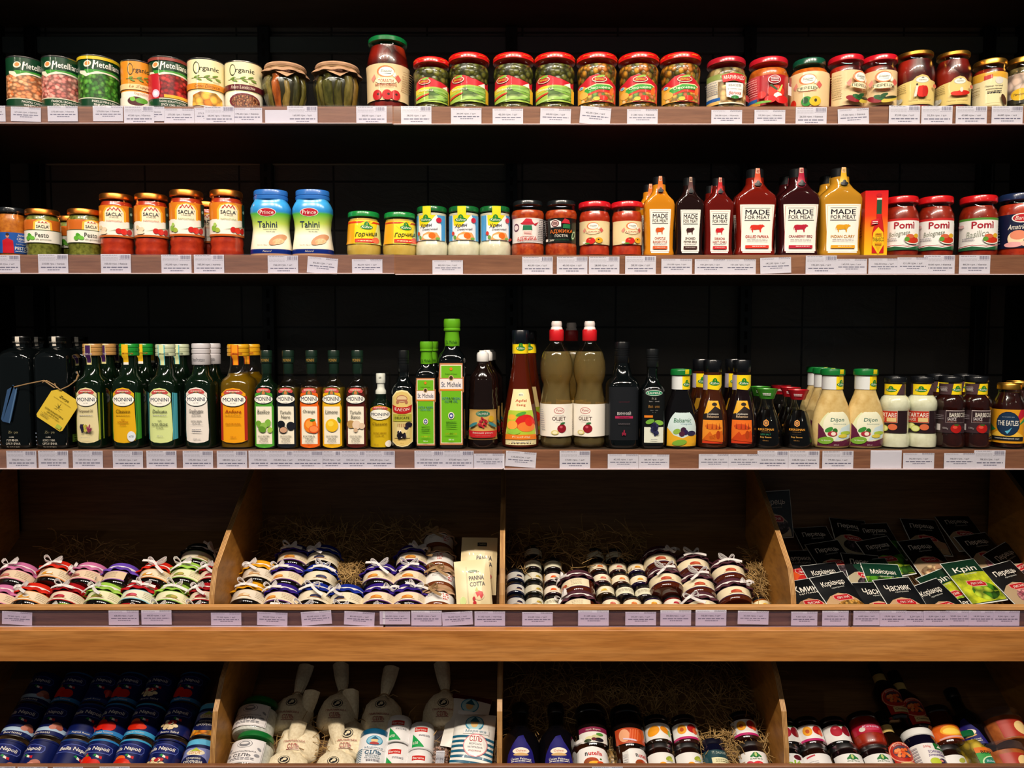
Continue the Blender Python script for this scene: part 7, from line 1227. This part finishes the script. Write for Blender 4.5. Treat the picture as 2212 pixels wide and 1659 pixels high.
ch=lowj(.0295,.066,'#e0dedc',[E(-.25,.60,.42,.34,'#a8142c'),E(.5,.62,.36,.32,'#801020'),E(-.3,.75,.1,.05,'#d85868'),E(.2,.95,.3,.06,'#2c5a28')],'#0a0c12','#0a0808',(.12,.66))
L5(ch,1703,1577,'cherry jam jar mostly behind the divider, second row of the right bin',GJ,.0295,.066); L5(copy_tree(ap2),1755,1575,'jam jar with a halved peach and red fruit, second row of the right bin',GJ,.0295,.066); L5(copy_tree(ch),1813,1575,'cherry jam jar in the open, second row of the right bin',GJ,.0295,.066)
L5(lowj(.034,.075,'#a81430',[E(0,.5,.6,.3,'#c83858'),T('Ketçap',0,.55,1.1,.24,'#e0b8d8',2,.4),E(-.6,.35,.2,.2,'#d8d0c8')],'#101010','@tomato_dark',(.30,.62),'sauce_jar'),1881,1567,'red sauce jar with a pink label, behind the strawberry jam',None,.034,.075)
def syr(R,L):
    r=empty('syrup_bottle',None,'bottle'); p=[(0,0),(.88,0),(1,.03),(1,.44),(.93,.52),(.6,.62),(.42,.68),(.4,.84)]
    lathe('bottle_body',p,M('#140a04',.05,0,.7),r,R,L); wrap_label(r,[(.44,0),(.44,1)],R,L,.66,.78,66,[],base='#d8bc70',bx=1.6,name='neck_label'); cap(r,R,L,[(0,.83),(.46,.83),(.46,.98),(.42,1),(0,1)],'#0c0a08')
    wrap_label(r,p,R,L,.05,.46,58,[E(0,.62,.88,.36,'#e0a080'),E(0,.62,.82,.33,'#b02414'),E(0,.64,.62,.22,'#4a3848')]+bunch(0,.60,.5,.14,20,.12,['#e06428','#d84c1c','#e88848'],3,.5)+[T('Zimbo Style',0,.88,1.0,.07,W,1,0,0,.06),Q(-.4,.05,.6,.25,'#d8bc80'),T('Chutney',.1,.15,.8,.1,'#3a2014',2)],base='#a82010',outline=[(-.7,0),(.7,0),(.75,.4),(.95,.62),(.8,.86),(.4,.97),(0,1),(-.4,.97),(-.8,.86),(-.95,.62),(-.75,.4)],zst=.008); return r
g=L5(syr(.031,.15),1938,1596,'dark bottle with a round red and orange label and gold neck band',None,.031,.15)
L5(copy_tree(g),1925,1490,'dark bottle lying deep in shadow with a pale neck, left of two',None,.031,.13); L5(copy_tree(g),1970,1510,'dark bottle lying deep in shadow with a pale neck, right of two',None,.031,.13)
L5(lowj(.036,.095,'#e4e0dc',[Q(.35,.72,1.1,1,'#18682c'),P([(.5,.8),(.7,.92),(.9,.8)],W),T('500g',-.05,.84,.4,.12,'#d85848',1.5),T('SCHWARZE',.35,.62,.9,.12,'#5a3c8a',2.5),T('JOHANNISBEEREN',.45,.46,1.2,.12,'#5a3c8a',2.5),E(.6,.16,.36,.18,'#14144c'),E(.1,.2,.3,.15,'#b8c838'),E(.45,.22,.1,.06,'#d88878')]+[Q(-1.1,.08+i*.12,-.6,.15+i*.12,'#a8a4a8') for i in range(7)],'#e0e0dc','#0c0a1c',(.08,.60)),2010,1614,'tall jar of blackcurrants with a white lid and purple lettering',None,.036,.095,-8)
L5(lowj(.033,.09,'#d86018',[E(0,.55,.7,.34,'#f0a828'),E(0,.5,.55,.22,'#f8d050'),P([(-1,.1),(.9,.25),(.9,.12),(-.9,.0)],'#d8a098')],'#101010','#3a1408',(.10,.46),'marmalade_jar'),2047,1560,'jar of orange marmalade glowing orange behind the blackcurrants',None,.033,.09)
L5(lowj(.031,.07,'#e4e2e0',[E(-.2,.2,.4,.22,'#b81c14'),E(-.15,.25,.2,.1,'#e8a838'),E(.35,.72,.3,.12,'#a8b048',.4),E(.5,.1,.25,.12,'#d87848')],'@silver_lid','#1c0c08',(.06,.64)),2068,1640,'peach jam jar with a grey lid, between the blackcurrants and the olives',GJ,.031,.07)
def olv(R,L):
    r=jar('olive_jar','jar',R,L,'@olives','#0c5a34',[dict(z0=.06,z1=.58,half=50,base='#3a9a48',rot=22,items=[P([(-1,.78),(1,.78),(1,1),(-1,1)],'#d87020'),T('BERK',-.2,.80,.9,.12,'#141414',3),E(0,.35,.85,.3,'#c8e0b0'),E(0,.35,.75,.26,'#1c7a60'),T('Biberiye',0,.42,1.1,.12,'#b8dce8',2,.3),T('Turşu',0,.26,.8,.12,'#e8f0d0',2,.3)])],[(0,0),(.86,0),(.95,.03),(1,.08),(1,.70),(.95,.76),(.88,.80),(.88,.86)],(.92,.86,1),.78); return r
L5(olv(.035,.10),2124,1622,'jar of green-gold olives with a green lid',None,.035,.10)
L5(darkb(.035,.15),2098,1540,'dark bottle with a white side label, lying behind the olives',None,.035,.15,-40)
def tub(R,L):
    r=empty('paste_tub',None,'tub'); p=[(0,0),(.88,0),(.92,.03),(1,.70),(1.0,.72)]
    lathe('tub_body',p,M('@peanut'),r,R,L); lathe('clear_lid',[(0,.74),(1.02,.72),(1.06,.74),(1.06,.97),(1.0,1),(0,1)],M('@plastic_clear'),r,R,L)
    wrap_label(r,p,R,L,.06,.60,50,[E(.3,.5,.5,.4,'#e8c888')],base='#a83020',rot=10); return r
g=L5(tub(.045,.07),2195,1632,'clear lidded tub of brown paste with a red label, right end in front','tubs of brown paste',.045,.07); L5(copy_tree(g),2186,1558,'tub of brown paste behind, half in shadow at the right end','tubs of brown paste',.045,.07)
# ================================================================ price tags
def tag_items(price,unit,full,seed):
    L=[]
    if not price: return [Q(-.96,.0,.96,.02,'#c8c4d0')]
    if full: # header, number lines and barcode
        L+=lines(-.92,.1,(.93,),.03,'#8a8894',seed)+lines(-.92,.15,(.80,.74,.68),.018,'#a8a6b0',seed+1)
        x=.30; rnd=random.Random(seed)
        while x<.93: 
            b=.012+rnd.random()*.03; L.append(Q(x,.76,x+b,.96,'#6c6a84')); x+=b+.012+rnd.random()*.025
        L+=lines(.2,.95,(.70,),.02,'#9a98a8',seed+2); y=.48; h=.12
    else: L+=lines(-.9,-.1,(.94,.88),.02,'#9a98a8',seed)+lines(.2,.96,(.96,.88),.035,'#8a8898',seed+3); y=.62; h=.13
    L.append(T('%s грн. / %s'%(price,unit),0,y,1.25 if unit=='шт' else 1.5,h,'#3c3c58',1.5))
    L+=lines(-.85,.85,(y-.20,),.055,'#6a6a82',seed+4)+lines(-.4,.45,(y-.33,),.05,'#7a7a90',seed+5)
    return L
NTAG=0
def ptag(cx,yt,yb,price,near,unit='шт',rot=0,w=66,full=None,yf=FY,col='#dcdae6'):
    global NTAG
    a=at(cx-w/2,yt,yf-.003); b=at(cx+w/2,yb,yf-.003); full=(yb-yt)>37 if full is None else full
    W2=(b.x-a.x)/2; Hh=a.z-b.z; d=.0007*(NTAG%3); NTAG+=1
    lab=('white price tag reading %s, under %s'%(price,near)) if price else ('blank white price tag under %s'%near)
    r=empty('price_tag',lab,'price tag','price tags in the shelf rails'); r.location=((a.x+b.x)/2,yf-.0012-d,b.z+Hh/2)
    bm=bmesh.new(); box(bm,-W2,W2,0,.00025,-Hh/2,Hh/2); bmesh.ops.recalc_face_normals(bm,faces=bm.faces)
    obj('paper',bm,M(col,.6,0,0,.2),r,smooth=False)
    printed('tag_print',W2,Hh,tag_items(price,unit,full,int(cx)),lambda x,z,e:Vector((x,-e*.4,z-Hh/2)),r,rough=.6,coat=0,th0=.0001,dth=.000004)
    r.rotation_euler=(0,R_(rot),0); return r
B='банка'; PA='пачка'
for cx,yt,yb,p,nr,*k in (
 (-22,228,262,'270,00','the left edge of the can shelf',B),(55,231,262,'274,00','the pale bean tin',B,2),(135,229,262,'273,00','the pink bean tin',B),(232,228,261,'279,00','the green pea tin',B),(322,230,261,'271,00','the small soup tin, half behind another tag',B),(300,229,269,'47,00','the small soup tin, in front of another tag',B),(386,234,269,'275,00','the red chili bean tin',B),(452,232,266,'271,50','the orange banded tin, behind another tag',B),(473,230,269,'68,00','the orange banded organic tin, in front',B),(533,232,269,'175,00','the maroon banded organic tin',B),(605,237,269,None,'the jar with the orange pepper',),(653,229,269,'160,00','the paper capped pickle jars'),(802,229,269,'38,00','the tall tomato jar'),(899,229,269,'38,50','the smallest green bean jar'),(1007,233,267,'30,00','the second green bean jar'),(1097,234,269,'42,00','the middle green bean jar'),(1200,234,269,'68,00','the rightmost green bean jar','шт',2),(1286,231,268,'45,00','the first mixed vegetable jar','шт',5),(1388,235,269,'31,80','the middle mixed vegetable jar',B),(1570,237,270,'26,00','the white bean jar',B),(1663,237,270,'27,00','the orange sauce jar',B),(1753,231,271,'26,50','the green lidded pepper jar',B),(1844,234,270,'17,00','the turned hot pepper jar',B,-3),(1954,228,269,'32,00','the round pepper jar'),(2025,228,269,'32,50','the long chili jar'),(2099,229,268,'63,80','the cream labelled gold lidded jar'),(2176,229,268,'44,80','the mushroom jar'),
 (10,551,589,'88,00','the blue labelled pesto'),(114,549,590,'210,00','the first green pesto jar',PA),(250,549,590,'183,00','the first tall sauce jar',B),(380,550,592,'192,00','the third tall sauce jar',PA),(451,550,592,'185,00','the fourth tall sauce jar',PA),(611,552,592,'156,00','the left tahini tub'),(696,556,591,'82,00','the right tahini tub, hanging crooked','шт',5),(793,560,592,'82,50','the left mustard jar'),(967,562,592,'80,00','the horseradish jars'),(1161,554,592,'45,00','the white labelled adjika'),(1236,554,592,'45,50','the black labelled adjika'),(1305,554,592,'28,00','the first red lidded adjika'),(1384,553,592,'28,50','the second red lidded adjika'),(1462,559,592,'101,00','the small chipotle bottle'),(1534,560,592,'101,20','the small smoked pepper bottle'),(1600,560,592,'101,50','the small red chili bottle'),(1676,556,590,'142,00','the large paprika bottle','шт',-2),(1774,552,592,'142,20','the large cranberry bottle'),(1840,559,591,'142,50','the large curry bottle'),(1910,558,591,'186,00','the hot sauce carton'),(1972,556,591,'131,00','the first pasta sauce jar'),(2030,551,591,'80,00','the second pasta sauce jar',B),(2106,551,591,'80,50','the third pasta sauce jar',B),
 (46,974,1012,'386,00','the leftmost black oil bottle'),(114,974,1012,'387,00','the yellow hanging tag'),(189,974,1012,'240,00','the grapeseed oil'),(276,974,1013,'310,00','the yellow labelled olive oil'),(348,974,1013,'310,50','the delicate olive oil'),(427,974,1013,'375,00','the white labelled olive oil'),(501,974,1013,'280,00','the orange labelled oil'),(569,974,1013,'275,00','the basil oil'),(611,974,1013,'325,00','the black truffle oil'),(664,974,1013,'375,50','the orange picture oil'),(715,974,1013,'275,50','the lemon oil'),(768,974,1013,'325,50','the white truffle oil'),(820,974,1013,'225,00','the spray bottle'),(928,974,1012,'205,00','the smaller green capped bottle'),(990,974,1012,'375,80','the tall green capped bottle'),(1057,980,1012,'36,00','the white capped vinegar bottle'),(1125,976,1009,'135,00','the apple vinegar bottle','шт',4),(1242,974,1013,'17,00','the two clear vinegar bottles'),(1346,981,1013,'42,50','the black wine vinegar'),(1413,982,1013,'88,00','the grape labelled balsamic'),(1543,981,1013,'86,00','the left landscape label balsamic'),(1607,981,1013,'86,50','the right landscape label balsamic'),(1670,974,1013,'162,00','the green capped soy sauce',PA),(1737,974,1013,'148,00','the red capped soy sauce',PA),(1810,974,1013,'77,00','the left mustard dressing'),(1915,973,1012,None,'the left tartare jar'),(1985,979,1012,'76,00','the right tartare jar'),(2073,979,1012,'78,00','the left barbecue jar'),(2139,973,1012,'78,50','the right barbecue jar')):
    u=k[0] if k else 'шт'; ro=k[1] if len(k)>1 else 0; ptag(cx,yt,yb,p,nr,u,ro)
for cx,yt,yb,p,nr,*k in ((36,1322,1350,'77,00','the orange-red capped jar in the bin','шт',3),(267,1319,1350,'68,00','the light blue edged jar in the bin'),(337,1319,1350,'68,50','the front green capped jar'),(488,1324,1351,'77,50','the left plywood divider'),(588,1323,1351,'90,00','the front purple capped jar','шт',2),(683,1321,1350,'95,00','the front blue capped jar','шт',-4),(776,1322,1351,'85,00','the jar below the straw nest','шт',3),(853,1321,1349,'20,00','the middle purple capped jars'),(921,1320,1352,'28,00','the kraft capped jars'),(988,1322,1351,'76,00','the front dessert pouch','шт',-3),(1058,1321,1352,'11,00','the rear dessert pouch',PA),(1161,1323,1352,'33,00','the first columns of small jars'),(1282,1319,1352,'31,00','the maroon capped pair'),(1384,1322,1351,'30,00','the small jars right of the pair'),(1460,1319,1352,'30,50','the small red jam jar'),(1536,1318,1352,'18,00','the middle maroon capped column'),(1627,1320,1349,'33,50','the right plywood divider','шт',1),(1738,1322,1352,'9,60','the paprika packet'),(1805,1320,1352,'20,50','the coriander packet'),(1872,1320,1351,'6,00','the marjoram packets'),(1930,1320,1353,'13,00','the garlic packet'),(1984,1321,1352,'2,50','the gap between garlic and coriander'),(2024,1320,1352,'2,00','the tilted coriander packet'),(2072,1320,1352,'20,80','the tilted dill packet'),(2122,1320,1352,'18,20','the bright green dill packet'),(2174,1320,1352,'9,00','the right edge pepper packet')):
    u=k[0] if k else 'шт'; ro=k[1] if len(k)>1 else 0
    ptag(cx,yt,yb,p,nr,u,ro,full=False,col='#d6d6e4' if cx<2300 else None,w=66 if cx<1700 else 56)
for cx,nr in ((0,'the leftmost bean tin'),(70,'the second bean tin'),(147,'the red bean tin'),(247,'the peeled tomato tin'),(1312,'the first chocolate spread')): ptag(cx,1657,1690,'75,00' if cx else '74,00',nr+', at the bottom edge',full=True)
